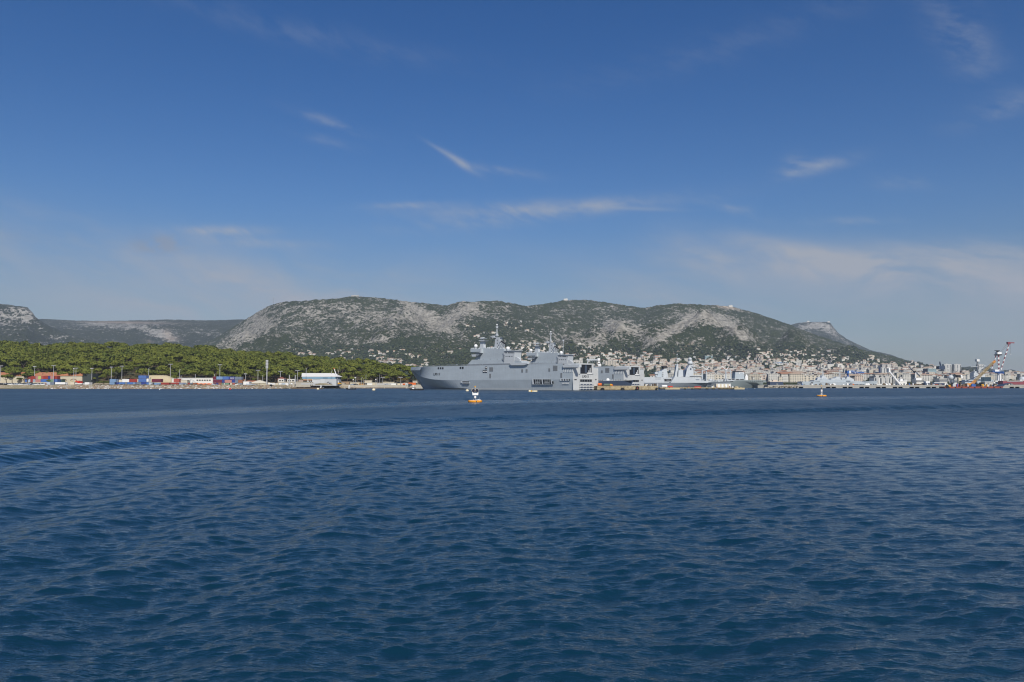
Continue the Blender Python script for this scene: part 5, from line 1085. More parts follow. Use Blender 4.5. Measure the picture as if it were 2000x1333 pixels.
# mobile crane and excavator
def mobile_crane():
    Y = 870; x0 = PQ(661) * Y; T = empty('mobile_crane', (x0, Y, 4.0), 0, 'yellow mobile crane with white telescopic boom raised beside the hangar', 'crane'); q = lambda px, py, y=0: (PQ(px, py) * Y - x0, y, PZ(py, Y) - 4)
    part(lambda m: (m.tube(q(660.8, 749), q(655.6, 729), .75, .6, 8), m.tube(q(655.6, 729), q(652.4, 720.4), .45, .35, 8)), 'boom', M_white, T); part(lambda m: m.tube(q(652.6, 721), q(651.8, 719.4), .6, .5, 6), 'boom_head', M_orange, T)
    part(lambda m: m.prism([(q(657.4, 752)[0], .6), (q(667, 752)[0], .6), (q(667, 752)[0], 1.5), (q(664, 750)[0], 2.2), (q(658, 750)[0], 2.2)], 'y', -1.3, 1.3), 'carrier', M_yellow, T); c = part(lambda m: m.box(q(657.6, 750)[0], q(662, 750)[0], -1.2, 1.2, 2.3, q(660, 747.6)[2]), 'superstructure', M_yellow, T)
    part(lambda m: m.box(q(663, 750)[0], q(665.4, 750)[0], -1.1, 1.1, 1.9, 3.2), 'cab', M_glass, T); wm = MB().tube((0, -1.4, 0), (0, 1.4, 0), .55, .55, 12).mesh('wheel', M_rubber)
    for px in (658.4, 660.4, 664, 666): inst('wheel', wm, (q(px, 752)[0], 0, .55), parent=T)
    T = empty('dead_tree', (PQ(659) * 900, 900, 6), 0, 'bare pale forked tree trunk behind the crane boom', 'tree'); part(lambda m: (m.tube((0, 0, 0), (.3, 0, 9), .35, .25), m.tube((.3, 0, 9), (2.2, 0, 18), .25, .1)), 'trunk', plaster('bare_wood', (.42, .38, .34)), T); part(lambda m: m.tube((1, 0, 12), (-.5, 0, 16), .15, .06), 'branch', M_plaster, T)
    Y = 856; x1 = PQ(643) * Y; T = empty('excavator', (x1, Y, 4.2), 0, 'dark excavator with arched arm in front of the hangar wall', 'excavator'); q = lambda px, py: (PQ(px, py) * Y - x1, 0, PZ(py, Y) - 4.2)
    part(lambda m: (m.tube(q(643.4, 750), q(641.8, 746.4), .4, .35), m.tube(q(641.8, 746.4), q(639.4, 747.2), .35, .3)), 'boom', M_black, T); part(lambda m: m.tube(q(639.4, 747.2), q(637.8, 751.4), .3, .2), 'arm', M_black, T); part(lambda m: m.box(q(643, 750)[0], q(647, 750)[0], -1.2, 1.2, 1.1, q(645, 748)[2]), 'cab', M_navyblue, T)
    part(lambda m: m.prism([(q(642.4, 0)[0], .0), (q(647.6, 0)[0], .0), (q(648.4, 0)[0], .5), (q(647.6, 0)[0], 1.0), (q(642.4, 0)[0], 1.0), (q(641.6, 0)[0], .5)], 'y', -1.4, 1.4), 'tracks', M_rubber, T)
    m = MB(); R = []
    for i in range(9):
        s = i / 8; w = math.sin(s * PI) ** .7; R.append([(PQ(613 + 38*s) * 852, 852 - 5*w, 3.6), (PQ(613 + 38*s) * 852, 852 - 2.5*w, 3.6 + 2.2*w + .3*math.sin(i*3)), (PQ(613 + 38*s) * 852, 852 + 2*w + .1, 3.6 + 1.8*w), (PQ(613 + 38*s) * 852, 852 + 4*w + .2, 3.6)])
    tag(m.loft(R).build('earth_mound', M_ground, None, True), 'low brown mound of earth in front of the hangar', 'mound')
mobile_crane()

# ================================================================ PIERS, BUOYS, SMALL BOATS
def pier_fn(t, b):
    x, y, z = t.sep(t.pos()); n = t.noise(t.pos(), .5, 5, .7); s = t.noise(t.comb(x * .8, y * .8, z * .15), 1.0, 4, .7)
    c = t.mix(n.ss(.35, .65), (.42, .35, .22), (.24, .19, .12)); c = t.mix(s.ss(.55, .75) * .8, c, (.13, .10, .06)); c = t.mix(t.noise(t.pos(), 2.2, 3).ss(.6, .72), c, (.50, .45, .33)); c = t.mix(z.ss(.7, .2), c, (.045, .035, .02)); t.link(c, b.inputs['Base Color']); t.link(t.bump(n, .7, .3), b.inputs['Normal'])
M_pier = material('stained_pier_concrete', pier_fn, rough=.9, spec=.15)
def near_pier():
    Y0 = 650; xa, xb = PQ(1166.5) * Y0, PQ(1286.5) * Y0; zt = PZ(754.2, Y0)
    m = MB(); vs = [(xa, Y0), (xb, Y0 + 3), (xb - 18, Y0 + 95), (xa - 12, Y0 + 60)]
    m.loft([[(x, y, -2) for x, y in vs], [(x, y, zt) for x, y in vs]])
    P = m.build('pier', M_pier); tag(P, kind='structure')
    for px, w in ((1176.5, 2.6), (1215.5, 2.6), (1244.5, 3.2)):
        Y = Y0 + .6; x = PQ(px) * Y; z = PZ(760.8 if w < 3 else 758.6, Y)
        T = empty('fender', (x, Y, z), 0, ('black tyre fender at the left end of the stained pier', 'black tyre fender in the middle of the stained pier', 'large dark wheel fender high on the stained pier')[(1176.5, 1215.5, 1244.5).index(px)], 'fender'); r = w / 2
        m = MB(); n = 14
        R = [[((r*.68 + r*.32*math.cos(b)) * math.cos(a) * (1 if w > 3 else 1.3), -.9 + .5*math.sin(b), (r*.68 + r*.32*math.cos(b)) * math.sin(a)) for b in np.linspace(0, 2*PI, 7)[:-1]] for a in np.linspace(0, 2*PI, n)]
        m.loft(R, cap=False); m.build('tyre', M_rubber, T, True); MB().tube((0, -1.2, 0), (0, -.3, 0), r*.35, r*.35, 10).build('hub', M_rustb if w > 3 else M_black, T)
    for i, px in enumerate((1283.4,)): MB().box(PQ(px)*Y0 - .7, PQ(px)*Y0 + .7, Y0 - .1, Y0 + 3.2, 1.0, 2.1).build('recess', M_dark, P)
    def thing(name, fn, mat, label, cat, sm=False): return tag(part(fn, name, mat, None, sm), label, cat)
    Y = Y0 + 12; z = zt
    q = lambda px, py, Y=Y: Vector((PQ(px, py) * Y, Y, PZ(py, Y)))
    cyl = lambda a, b, r: (lambda m: m.tube(Vector((a, Y, z + r)), Vector((b, Y, z + r)), r, r, 12))
    thing('tank', cyl(PQ(1168) * Y, PQ(1174.8) * Y, 1.15), M_orange, 'bright red-orange tank at the left end of the stained pier beside the stern', 'tank'); thing('tank_end', cyl(PQ(1175.2) * Y, PQ(1178.6) * Y, 1.0), M_black, 'black drum next to the red-orange tank on the pier', 'drum')
    thing('fuel_tank', cyl(PQ(1179.4) * Y, PQ(1190.5) * Y, .9), paint('olive_green_paint', (.10, .14, .10)), 'dark green cylinder lying on the stained pier', 'cylinder')
    thing('float', lambda m: m.ball((PQ(1193) * Y, Y, z + .8), .95, 12, 8), M_yellow, 'yellow float with red end on the stained pier', 'float', True); thing('float', lambda m: m.ball((PQ(1195.6) * Y, Y, z + .6), .75, 12, 8), M_orange, 'small red-orange float right of the yellow one', 'float', True)
    for i in range(16):
        px = 1258 + i * 1.8 + random.uniform(-.5, .5); hh = random.uniform(.8, 2.0); k = random.choice(('white', 'brown', 'grey')); mt = {'white': M_white, 'brown': M_wood, 'grey': M_vent}[k]; wd = random.uniform(.5, 1.3)
        tag(MB().box(PQ(px)*(Y0+9), PQ(px)*(Y0+9) + wd, Y0 + 8, Y0 + 10, zt, zt + hh).box(PQ(px)*(Y0+9) + .1, PQ(px)*(Y0+9) + wd - .1, Y0 + 8.2, Y0 + 9.6, zt + hh, zt + hh + .25).build('crate', mt), k + ' crate among the gear at the right end of the stained pier', 'crate', k + ' crates on the right end of the stained pier')
    tag(MB().tube((PQ(1260.6)*(Y0+6), Y0+6, zt), (PQ(1260.6)*(Y0+6), Y0+6, zt + 1.2), .45, .35, 10).build('bollard', M_cream), 'cream bollard near the right end of the stained pier', 'bollard')
near_pier()
def low_pier():
    Y0 = 738; x = lambda px: PQ(px) * Y0; zt = PZ(757.2, Y0)
    m = MB(); m.box(x(1289), x(1439), Y0, Y0 + 9, zt - .8, zt); [m.box(x(a), x(b), Y0 + 1, Y0 + 8, -2, zt - .8) for a, b in ((1289, 1303), (1339, 1340.4), (1353, 1355), (1367, 1370), (1382, 1384), (1394, 1397), (1407, 1432))]
    m.box(x(1289), x(1439), Y0 + 8, Y0 + 9, -2, zt - .8) if False else None; tag(m.build('pier', M_pier), kind='structure')
    tag(MB().box(x(1297), x(1325.5), Y0 - 6, Y0 - 1, -.3, 1.0).box(x(1306), x(1324), Y0 - 5.6, Y0 - 1.4, 1.0, 1.5).build('pontoon', M_beige), 'pale wooden work pontoon moored at the low pier', 'pontoon')
    tag(MB().box(x(1432.5), x(1452.6), Y0 - 3, Y0 + 8, -.3, 1.5).box(x(1436), x(1442), Y0, Y0 + 4, 1.5, 2.6).box(x(1446), x(1448), Y0, Y0 + 4, 1.5, 2.0).build('work_barge', [M_beige]), 'yellowish work barge at the right end of the low pier', 'barge')
    def rc(name, a, b, r, mat, lb, cat, zz=zt): return tag(part(lambda m: m.loft([[(xx, Y0 + 4 + rr*math.cos(t_), zz + r + rr*math.sin(t_)) for t_ in np.linspace(0, 2*PI, 15)[:-1]] for xx, rr in ((x(a), r*.7), (x(a) + r*.5, r), (x(b) - r*.5, r), (x(b), r*.7))]), name, mat, None, True), lb, cat)
    rc('rubber_fender', 1357.2, 1371.4, 1.25, M_red, 'large red cylindrical fender on the low pier', 'fender', zt - 1.6); rc('rubber_fender', 1305.6, 1315.6, .75, M_red, 'smaller red cylinder behind the pontoon on the low pier', 'fender', zt - .1)
    T = empty('tank_container', (x(1293.4), Y0 + 3, zt), 0, 'white rounded tank beside the smaller red cylinder on the low pier', 'tank'); L = x(1304.4) - x(1293.4)
    part(lambda m: m.loft([[(xx, rr*math.cos(t_), 1.15 + rr*math.sin(t_)) for t_ in np.linspace(0, 2*PI, 13)[:-1]] for xx, rr in ((0, .7), (.5, 1.1), (L-.5, 1.1), (L, .7))]), 'tank_body', M_white, T, True); part(lambda m: (m.box(.4, 1, -.8, .8, -.1, .4), m.box(L-1, L-.4, -.8, .8, -.1, .4)), 'cradle', M_steel, T)
    T = empty('pier_hut', (x(1399.5), Y0 + 1.5, zt), 0, 'long white cabin on the low pier below the supply ship', 'cabin'); L = x(1428) - x(1399.5); hh = PZ(750.2, Y0) - zt
    part(lambda m: m.box(0, L, 0, 5, 0, hh), 'wall', M_wplaster, T); part(lambda m: m.box(-.2, L + .2, -.2, 5.2, hh, hh + .2), 'roof', M_white, T)
    for i in range(8): part(lambda m: m.box(L*(i+.08)/8, L*(i+.9)/8, -.07, .02, .2, hh - .2), 'panel', M_white if i % 2 else M_cream, T)
    for i, a in enumerate((1390, 1392.6, 1399, 1417, 1422, 1425, 1430, 1380, 1344)):
        hh_ = random.uniform(.7, 2.4) if i < 2 else random.uniform(.5, 1.2); tag(MB().box(x(a), x(a) + random.uniform(.6, 1.6), Y0 + .2, Y0 + 1.4, zt, zt + hh_).tube((x(a) + .3, Y0 + .8, zt + hh_), (x(a) + .3, Y0 + .8, zt + hh_ + .5), .1).build('pier_locker', (M_white, M_plaster, M_rustb)[i % 3]), ('white', 'cream', 'rust red')[i % 3] + ' small locker on the low pier near the white cabin', 'locker', ('white', 'cream', 'rust red')[i % 3] + ' lockers on the low pier')
low_pier()
def long_quay():
    Y0 = 925; x = lambda px: PQ(px) * Y0; zt = PZ(752.6, Y0); m = MB()
    m.box(x(1500), x(2330), Y0, Y0 + 14, 1.6, zt); m.box(x(1500), x(2330), Y0 + 3, Y0 + 13, -2, 1.6)
    ops = [(1560.2, 1568.6)] ; c = 1613.2
    while c < 2300: ops += [(c, c + 8.8), (c + 10.9, c + 19.3)]; c += 32.6
    ops = [o_ for o_ in ops if not (1846 < o_[0] < 1948)]; px = 1500
    for a, b in ops + [(2330, 2331)]: m.box(x(px), x(a), Y0 + .15, Y0 + 3.1, -2, 1.62); px = b
    tag(m.build('quay', plaster('grey_quay_concrete', (.34, .325, .29), .6)), kind='structure')
    d = MB(); [d.box(x(a), x(b), Y0 + 2.6, Y0 + 2.95, -1, 1.62) for a, b in ops[:-1]]; o = d.build('quay_openings', M_dark); tag(o, kind='structure')
    m = MB(); m.box(x(1500), x(1700), Y0 - .6, Y0 + .02, 2.2, 2.6); 
    # rocks and gravel left end
    R = random.Random(9); r = MB(); base = bmesh.new(); bmesh.ops.create_icosphere(base, subdivisions=1, radius=1); V = [v.co.copy() for v in base.verts]; Fc = [[v.index for v in f.verts] for f in base.faces]
    for i in range(240):
        px = R.uniform(1493, 1556); s = R.uniform(.5, 1.3); c_ = (x(px), Y0 - 1 + R.uniform(-2, 3), R.uniform(0, 2.6) * min(1, (px - 1488) / 20)); r.cur = R.choice((0, 1)); r.add([(c_[0] + v.x*s*1.3, c_[1] + v.y*s, c_[2] + v.z*s*.7) for v in V], Fc)
    tag(r.build('rocks', [plaster('quay_rock', (.36, .33, .28)), plaster('quay_rock_brown', (.22, .18, .13))]), kind='stuff')
    # bollards, cars and gear standing on the quay
    wh = lambda p: 'leftmost' if p < 1600 else 'left-middle' if p < 1700 else 'middle' if p < 1800 else 'right-middle' if p < 1900 else 'rightmost'
    kinds = [('white', M_white), ('grey', M_vent), ('brown', M_wood), ('orange', M_orange), ('blue', M_blue), ('cream', M_cream)]
    for i in range(70):
        px = R.uniform(1520, 1995); k, mt = R.choice(kinds[:3] if R.random() < .7 else kinds); w_ = R.uniform(.8, 3.4); h_ = R.uniform(.6, 2.0); yy = Y0 + R.uniform(.6, 9)
        mm = MB().box(x(px), x(px) + w_, yy, yy + 1.6, zt, zt + h_).box(x(px) + w_*.15, x(px) + w_*.7, yy + .2, yy + 1.3, zt + h_, zt + h_*1.35)
        tag(mm.build('equipment_box', mt), k + ' equipment box on the ' + wh(px) + ' stretch of the long grey quay', 'equipment box', k + ' equipment boxes on the ' + wh(px) + ' stretch of the long quay')
long_quay()
def buoy(px, row, sc, label, rz=0.0):
    Y = CH * F / (row - HY); T = empty('navigation_buoy', (PQ(px) * Y, Y, 0), rz, label, 'buoy'); T.scale = (sc,) * 3
    for i in range(4):
        a0, a1 = PI/2*i + .05, PI/2*(i+1) - .05; R = [[((1.72 + .34*math.cos(b)) * math.cos(a), (1.72 + .34*math.cos(b)) * math.sin(a), .22 + .32*math.sin(b)) for b in np.linspace(0, 2*PI, 9)[:-1]] for a in np.linspace(a0, a1, 8)]
        MB().loft(R).build('float_segment', M_float, T, True)
        MB().loft([[((1.72 + .30*math.cos(b)) * math.cos(a), (1.72 + .30*math.cos(b)) * math.sin(a), .22 + .28*math.sin(b)) for b in np.linspace(0, 2*PI, 9)[:-1]] for a in (a0 - .12, a0 + .02)]).build('float_joint', M_black, T)
    part(lambda m: (m.tube((-1.6, 0, .5), (1.6, 0, .5), .07), m.tube((0, -1.6, .5), (0, 1.6, .5), .07), m.tube((.3, 0, .5), (1.6, .3, .62), .1)), 'frame', M_white, T)
    part(lambda m: m.tube((0, 0, .4), (0, 0, 4.1), .085, .06, 8), 'mast', M_steel, T)
    part(lambda m: [m.tube((.75*math.cos(a), .75*math.sin(a), .5), (0, 0, 1.25), .04, .04, 5) for a in (.4, 2.5, 4.6)], 'mast_stay', M_white, T)
    part(lambda m: m.tube((0, 0, 1.15), (0, 0, 1.75), .34, .34, 14), 'equipment_drum', M_white, T, False)
    part(lambda m: m.prism([(-.82, 1.95), (.82, 1.95), (.90, 2.7), (.66, 2.72), (.55, 2.55), (-.6, 2.55), (-.72, 2.82), (-.90, 2.85)], 'y', -.32, .32), 'radar_reflector', M_white, T)
    for s in (-1, 1):
        p = part(lambda m: m.add([(-.42, -.05, -.45), (.42, -.05, -.45), (.42, .05, .45), (-.42, .05, .45), (-.42, 0, -.45), (.42, 0, -.45), (.42, .1, .45), (-.42, .1, .45)], [(0,1,2,3), (4,7,6,5), (0,4,5,1), (2,6,7,3), (0,3,7,4), (1,5,6,2)]), 'solar_panel', M_panel, T); p.location = (s * .5 - .02, -.28, 3.32); p.rotation_euler = (math.radians(-18), math.radians(32 * 1), 0)
        fr = part(lambda m: m.box(-.47, .47, .06, .12, -.5, .5), 'panel_frame', M_cream, T); fr.location = p.location; fr.rotation_euler = p.rotation_euler
    part(lambda m: m.tube((0, 0, 3.95), (0, 0, 4.2), .2, .2, 10), 'lamp_base', M_steel, T); part(lambda m: (m.tube((0, 0, 4.2), (0, 0, 4.5), .24, .2, 12), m.tube((0, 0, 4.5), (0, 0, 4.62), .12, .05, 8)), 'lantern', M_yellow, T)
    part(lambda m: m.tube((1.3, .2, .5), (1.3, .2, 1.35), .03, .02, 5), 'antenna', M_steel, T); part(lambda m: m.ball((.8, -.2, .68), .2, 8, 6), 'marker_ball', M_white, T, True)
M_float = paint('buoy_orange', (.74, .30, .015), .4, .08); M_panel = material('solar_cells', col=(.02, .02, .035), rough=.25, spec=.6)
buoy(928, 785.6, 1.05, 'orange-ringed navigation buoy with solar panels nearest the camera', .25); buoy(1604, 774.4, 1.02, 'farther orange-ringed navigation buoy at right in front of the long quay', 1.35)
M_mbuoy = material('mooring_cream', col=(.70, .62, .42), rough=.5)
def mball(px, row, r, mat, label):
    Y = CH * F / (row - HY); T = empty('mooring_buoy', (PQ(px) * Y, Y, 0), 0, label, 'buoy'); part(lambda m: m.ball((0, 0, r*.35), r, 16, 10, .85), 'float', mat, T, True); part(lambda m: m.tube((0, 0, r), (0, 0, r*1.45), r*.12, r*.12), 'ring', M_steel, T)
mball(621.2, 761.2, 1.25, M_mbuoy, 'cream mooring buoy in front of the low dark barge'); mball(730, 763.0, 1.35, M_mbuoy, 'cream mooring buoy left of the ship bow'); mball(912.6, 764.6, 1.15, M_mbuoy, 'cream mooring buoy just left of the nearest navigation buoy')
mball(449.6, 761.4, 1.15, M_red, 'round red buoy below the tall container stack'); mball(312, 762, .5, M_white, 'tiny white buoy off the rocky bank'); mball(1474, 759.6, .5, M_white, 'tiny white buoy beside the grey-green ship bow')
def longbuoy():
    Y = CH * F / (765.6 - HY); T = empty('mooring_buoy', (PQ(1034.6) * Y, Y, 0), 0, 'long cream mooring buoy lying on its side with a round end', 'buoy'); part(lambda m: m.ball((0, 0, .3), .92, 14, 10), 'round_end', M_mbuoy, T, True); part(lambda m: m.tube((1, 0, .25), (5.0, 0, .25), .6, .6, 12), 'cylinder', M_mbuoy, T, True); part(lambda m: m.tube((.8, 0, .25), (1.5, 0, .25), .66, .66, 12), 'band', M_yellow, T)
longbuoy()
def smallboat(px0, px1, row, label, cabpx, hullm=M_black):
    Y = CH * F / (row - HY); L = (PQ(px1) - PQ(px0)) * Y; T = empty('work_boat', (PQ(px0) * Y, Y, 0), 0, label, 'boat'); m = MB(); R = []
    for s, w, h in ((0, .3, 1.5), (.08, 1.1, 1.25), (.3, 1.7, 1.0), (.8, 1.7, 1.0), (1, 1.4, 1.15)): R.append([(s*L, -w, h), (s*L + .05*L*(s < .05), -w*.75, -.3), (s*L + .05*L*(s < .05), w*.75, -.3), (s*L, w, h)])
    m.loft(R); m.build('hull', hullm, T); x = (PQ(cabpx) - PQ(px0)) * Y
    c = part(lambda m: m.box(x - .8, x + .9, -.8, .8, .9, 2.7), 'wheelhouse', M_white, T); part(lambda m: m.box(x - .85, x + .95, -.85, .85, 1.9, 2.35), 'window', M_glass, c); part(lambda m: m.ball((x, 0, 3.3), .55, 10, 8), 'radar_dome', M_white, T, True)
    part(lambda m: [m.box(L*k, L*k + 1.4, -.9, .9, .9, 1.4 + .3*(i % 2)) for i, k in enumerate((.42, .55, .66, .8))], 'deck_gear', M_vent, T)
smallboat(676, 695, 761.2, 'low black work boat with small white wheelhouse left of the cream buoy', 682); smallboat(799.6, 827.4, 762.6, 'low black work boat lying just off the ship bow', 807); smallboat(623, 631.5, 760.4, 'small brown open boat at the end of the dark barge', 627, M_wood)
# ================================================================ TOWN ON THE SLOPE
_cols = {}
def surf(px, row):
    """nearest depth at which the hill ground shows at this photo row"""
    k = int(px // 4)
    if k not in _cols:
        ys = np.linspace(1400, 5100, 420); zs = main_height(np.full(420, k * 4.0 + 2), ys); _cols[k] = (ys, HY - (zs - CH) / ys * F)
    ys, ps = _cols[k]; i = np.nonzero(ps <= row)[0]
    return float(ys[i[0]]) if len(i) else None
M_w1 = plaster('house_white', (.60, .58, .53), .2); M_w2 = plaster('house_cream', (.56, .51, .42), .2); M_w3 = plaster('house_pink', (.58, .49, .42), .2); M_w4 = plaster('house_grey', (.44, .43, .41), .2)
M_r1 = plaster('roof_terracotta', (.30, .165, .11), .4); M_r2 = plaster('roof_pale_tiles', (.38, .29, .22), .4); M_rf = plaster('flat_roof', (.42, .41, .39), .3)
M_win = material('window_shade', col=(.07, .08, .09), rough=.3)
def unit_walls(nwx, nwz, mat):
    m = MB().box(-.5, .5, 0, 1, -.6, 1); m.cur = 1
    for i in range(nwx):
        for j in range(nwz):
            x = -.5 + (i + .5) / nwx; z = (j + .5) / nwz; m.box(x - .17/nwx, x + .17/nwx, -.012, .0, z - .22/nwz, z + .25/nwz)
    for j in range(nwz): m.box(.5, .512, .3, .6, (j + .3) / nwz, (j + .75) / nwz); m.box(-.512, -.5, .3, .6, (j + .3) / nwz, (j + .75) / nwz)
    return m.mesh('house_wall', [mat, M_win])
WU = {(a, b, c): unit_walls(a, b, c) for a, b in ((3, 2), (4, 3), (6, 5)) for c in (M_w1, M_w2, M_w3, M_w4)}
def unit_roof(kind, mat):
    m = MB(); e = .05
    if kind == 'hip': m.add([(-.5-e,-e,0),(.5+e,-e,0),(.5+e,1+e,0),(-.5-e,1+e,0),(-.22,.5,1),(.22,.5,1)], [(0,1,5,4),(1,2,5),(2,3,4,5),(3,0,4),(3,2,1,0)])
    elif kind == 'gable': m.prism([(-e, 0), (.5, 1), (1 + e, 0)], 'x', -.5 - e, .5 + e)
    else: m.box(-.52, .52, -.02, 1.02, 0, .25).box(-.1, .15, .3, .6, .25, 1)
    return m.mesh('house_roof', mat)
RU = {(k, m_): unit_roof(k, m_) for k in ('hip', 'gable', 'flat') for m_ in (M_r1, M_r2, M_rf)}
RH = random.Random(21)
zones = [(665,688,20,5,14,'h'),(600,692,24,4,14,'h'),(700,690,45,4,34,'h'),(690,697,34,4,20,'h'),(770,697,50,10,70,'h'),(765,709,55,9,75,'h'),(745,703,30,8,30,'h'),(815,716,22,7,30,'h'),(884,692,22,4,14,'h'),(903,687,7,3,5,'h'),(925,640,20,4,6,'h'),(945,655,16,6,7,'h'),(990,633,30,3,7,'h'),(1000,640,30,7,8,'h'),(1035,645,20,4,6,'h'),(980,660,20,8,10,'h'),
         (1020,690,60,14,80,'h'),(1060,680,50,12,60,'h'),(1040,704,60,9,80,'h'),(1090,702,40,9,50,'h'),(1180,685,22,5,14,'h'),(1170,703,50,12,80,'m'),(1230,695,50,10,60,'h'),(1250,715,80,14,170,'m'),(1330,722,70,14,150,'m'),(1210,727,60,10,80,'m'),(1330,705,40,6,14,'h'),
         (1390,722,60,10,120,'m'),(1440,720,60,14,170,'m'),(1480,712,50,9,80,'h'),(1400,737,100,8,200,'b'),(1540,703,60,12,110,'h'),(1550,722,70,12,180,'m'),(1500,693,50,6,40,'h'),(1590,700,60,12,90,'h'),(1640,712,60,8,60,'h'),(1680,702,50,5,40,'h'),(1650,730,100,10,220,'b'),(1560,739,90,8,220,'b'),
         (1740,716,40,7,40,'h'),(1780,712,36,6,34,'h'),(1800,708,30,5,22,'h'),(1760,730,60,8,110,'b'),(1830,733,60,5,60,'b'),(1780,722,50,6,40,'m'),(1900,738,70,4,70,'b'),(1970,738,40,4,60,'b'),(1860,742,140,4,120,'b'),(1640,744,140,3,110,'b'),(1420,745,120,3,80,'b')]
HS = []
for cx, cy, w, h, n, kind in zones:
    for i in range(int(n * (.72 if kind == 'h' else .44))):
        px = cx + RH.gauss(0, .55) * w; row = cy + RH.gauss(0, .55) * h
        if kind == 'h' and vn(np.array([px*.045]), np.array([row*.12]))[0] < .34: continue
        Y = surf(px, min(row, 747))
        if Y is None or Y > 4700: continue
        if kind == 'h': W_ = RH.uniform(10, 19); H_ = RH.uniform(5, 8)
        elif kind == 'm': W_ = RH.uniform(11, 26); H_ = RH.uniform(6, 13)
        else: W_ = RH.uniform(14, 36); H_ = RH.uniform(10, 20)
        if row > 742: H_ = min(H_, 16)
        HS.append((px, Y, W_, H_, kind))
HS.sort(key=lambda s: -(s[2] * s[3]) / s[1]**2)
def zlab(px, row):
    if px < 645: return 'just above the wood behind the white hangar'
    if px < 720: return 'in the row above the right of the wood'
    if px < 835: return 'in the hillside quarter left of the ship bow'
    if px < 915: return 'in the line climbing behind the flight deck'
    if px < 1040: return 'high behind the two ship islands'
    if px < 1140: return 'in the quarter behind the second ship island'
    if px < 1260: return 'above the open sterns of the assault ships'
    if px < 1360: return 'behind the grey destroyer masts'
    if px < 1500: return 'behind the forked gantries of the fleet tanker'
    if px < 1640: return 'in the town above the left of the long quay'
    if px < 1760: return 'in the town left of the white sheerlegs'
    if px < 1850: return 'at the slope foot near the office block'
    return 'in the flat town round the three tall towers'
big = MB(); matsB = [M_w1, M_w2, M_w3, M_w4, M_r1, M_r2, M_rf, M_win]
for i, (px, Y, W_, H_, kind) in enumerate(HS):
    x = PQ(px) * Y; z = hz(px, Y); D_ = RH.uniform(8, 13) if kind != 'b' else RH.uniform(11, 18); rz = RH.gauss(0, .35)
    wi = RH.choices((0, 1, 2, 3), (8, 4, 1, 2))[0]; wall = (M_w1, M_w2, M_w3, M_w4)[wi]; flat = RH.random() < (.2 if kind == 'h' else .4 if kind == 'm' else .65)
    ri = 6 if flat else RH.choice((4, 5)); rk = 'flat' if flat else RH.choice(('hip', 'gable')); hr = 1.6 if flat else RH.uniform(1.4, 2.6) * (1.3 if kind != 'h' else 1)
    if i < 282:
        wn = ('white', 'cream', 'pinkish', 'grey')[wi]; rn = 'flat roof' if flat else ('red tiled roof', 'pale tiled roof')[ri - 4]
        nm = 'house' if kind != 'b' else 'town_building'; lb = f'{wn} building with {rn} ' + zlab(px, 0)
        T = empty(nm, (x, Y, z), rz, lb, 'building', lb.replace('building', 'buildings', 1)); k_ = (3, 2) if H_ < 9 else (4, 3) if H_ < 14 else (6, 5)
        w_ = inst('wall', WU[(*k_, wall)], sc=(W_, D_, H_), parent=T); r_ = inst('roof', RU[(rk, (M_r1, M_r2, M_rf)[ri - 4])], (0, 0, H_), sc=(W_, D_, hr), parent=T)
    else:
        c, s = math.cos(rz), math.sin(rz); P = lambda a, b, h: (x + a*W_*c - b*D_*s, Y + a*W_*s + b*D_*c, z + h)
        big.cur = wi; big.add([P(-.5,0,-4),P(.5,0,-4),P(.5,1,-4),P(-.5,1,-4),P(-.5,0,H_),P(.5,0,H_),P(.5,1,H_),P(-.5,1,H_)], [(4,5,6,7),(0,1,5,4),(1,2,6,5),(2,3,7,6),(3,0,4,7)])
        if not flat: big.cur = ri; big.add([P(-.54,-.04,H_),P(.54,-.04,H_),P(.54,1.04,H_),P(-.54,1.04,H_),P(-.25,.5,H_+hr),P(.25,.5,H_+hr)], [(0,1,5,4),(1,2,5),(2,3,4,5),(3,0,4)])
        big.cur = 7; nw = max(2, int(W_ / 4.5)); nf = max(1, int(H_ / 3.2))
        if Y < 3400:
            for a in range(nw):
                for f in range(nf):
                    u0 = -.5 + (a + .32) / nw; u1 = u0 + .36 / nw; z0_ = H_ * (f + .3) / nf; z1_ = H_ * (f + .72) / nf; big.add([P(u0, -.012, z0_), P(u1, -.012, z0_), P(u1, -.012, z1_), P(u0, -.012, z1_)], [(0, 1, 2, 3)])
tag(big.build('town_houses', matsB), kind='stuff')
# garden trees between the houses
gm = MB(); base = bmesh.new(); bmesh.ops.create_icosphere(base, subdivisions=1, radius=1); V = [v.co.copy() for v in base.verts]; Fc = [[v.index for v in f.verts] for f in base.faces]
RG = random.Random(4)
for i in range(10500):
    if i % 4: px = RG.uniform(560, 1990); row = RG.uniform(676, 742)
    else: z_ = RG.choice(zones); px = z_[0] + RG.gauss(0, .6)*z_[2]; row = z_[1] + RG.gauss(0, .6)*z_[3]
    Y = surf(px, min(row, 746))
    if Y is None or Y > 4600: continue
    s = RG.uniform(2.5, 6.5); c = (PQ(px) * Y, Y - 3, hz(px, Y) + s * .5); gm.cur = RG.choice((0, 0, 1)); gm.add([(c[0] + v.x*s*RG.uniform(.8, 1.2), c[1] + v.y*s, c[2] + v.z*s*RG.uniform(.6, 1.1)) for v in V], Fc)
tag(gm.build('garden_trees', [material('dark_garden_green', col=(.028, .042, .020), rough=.95, spec=.1), material('olive_garden_green', col=(.055, .068, .030), rough=.95, spec=.1)]), kind='stuff')

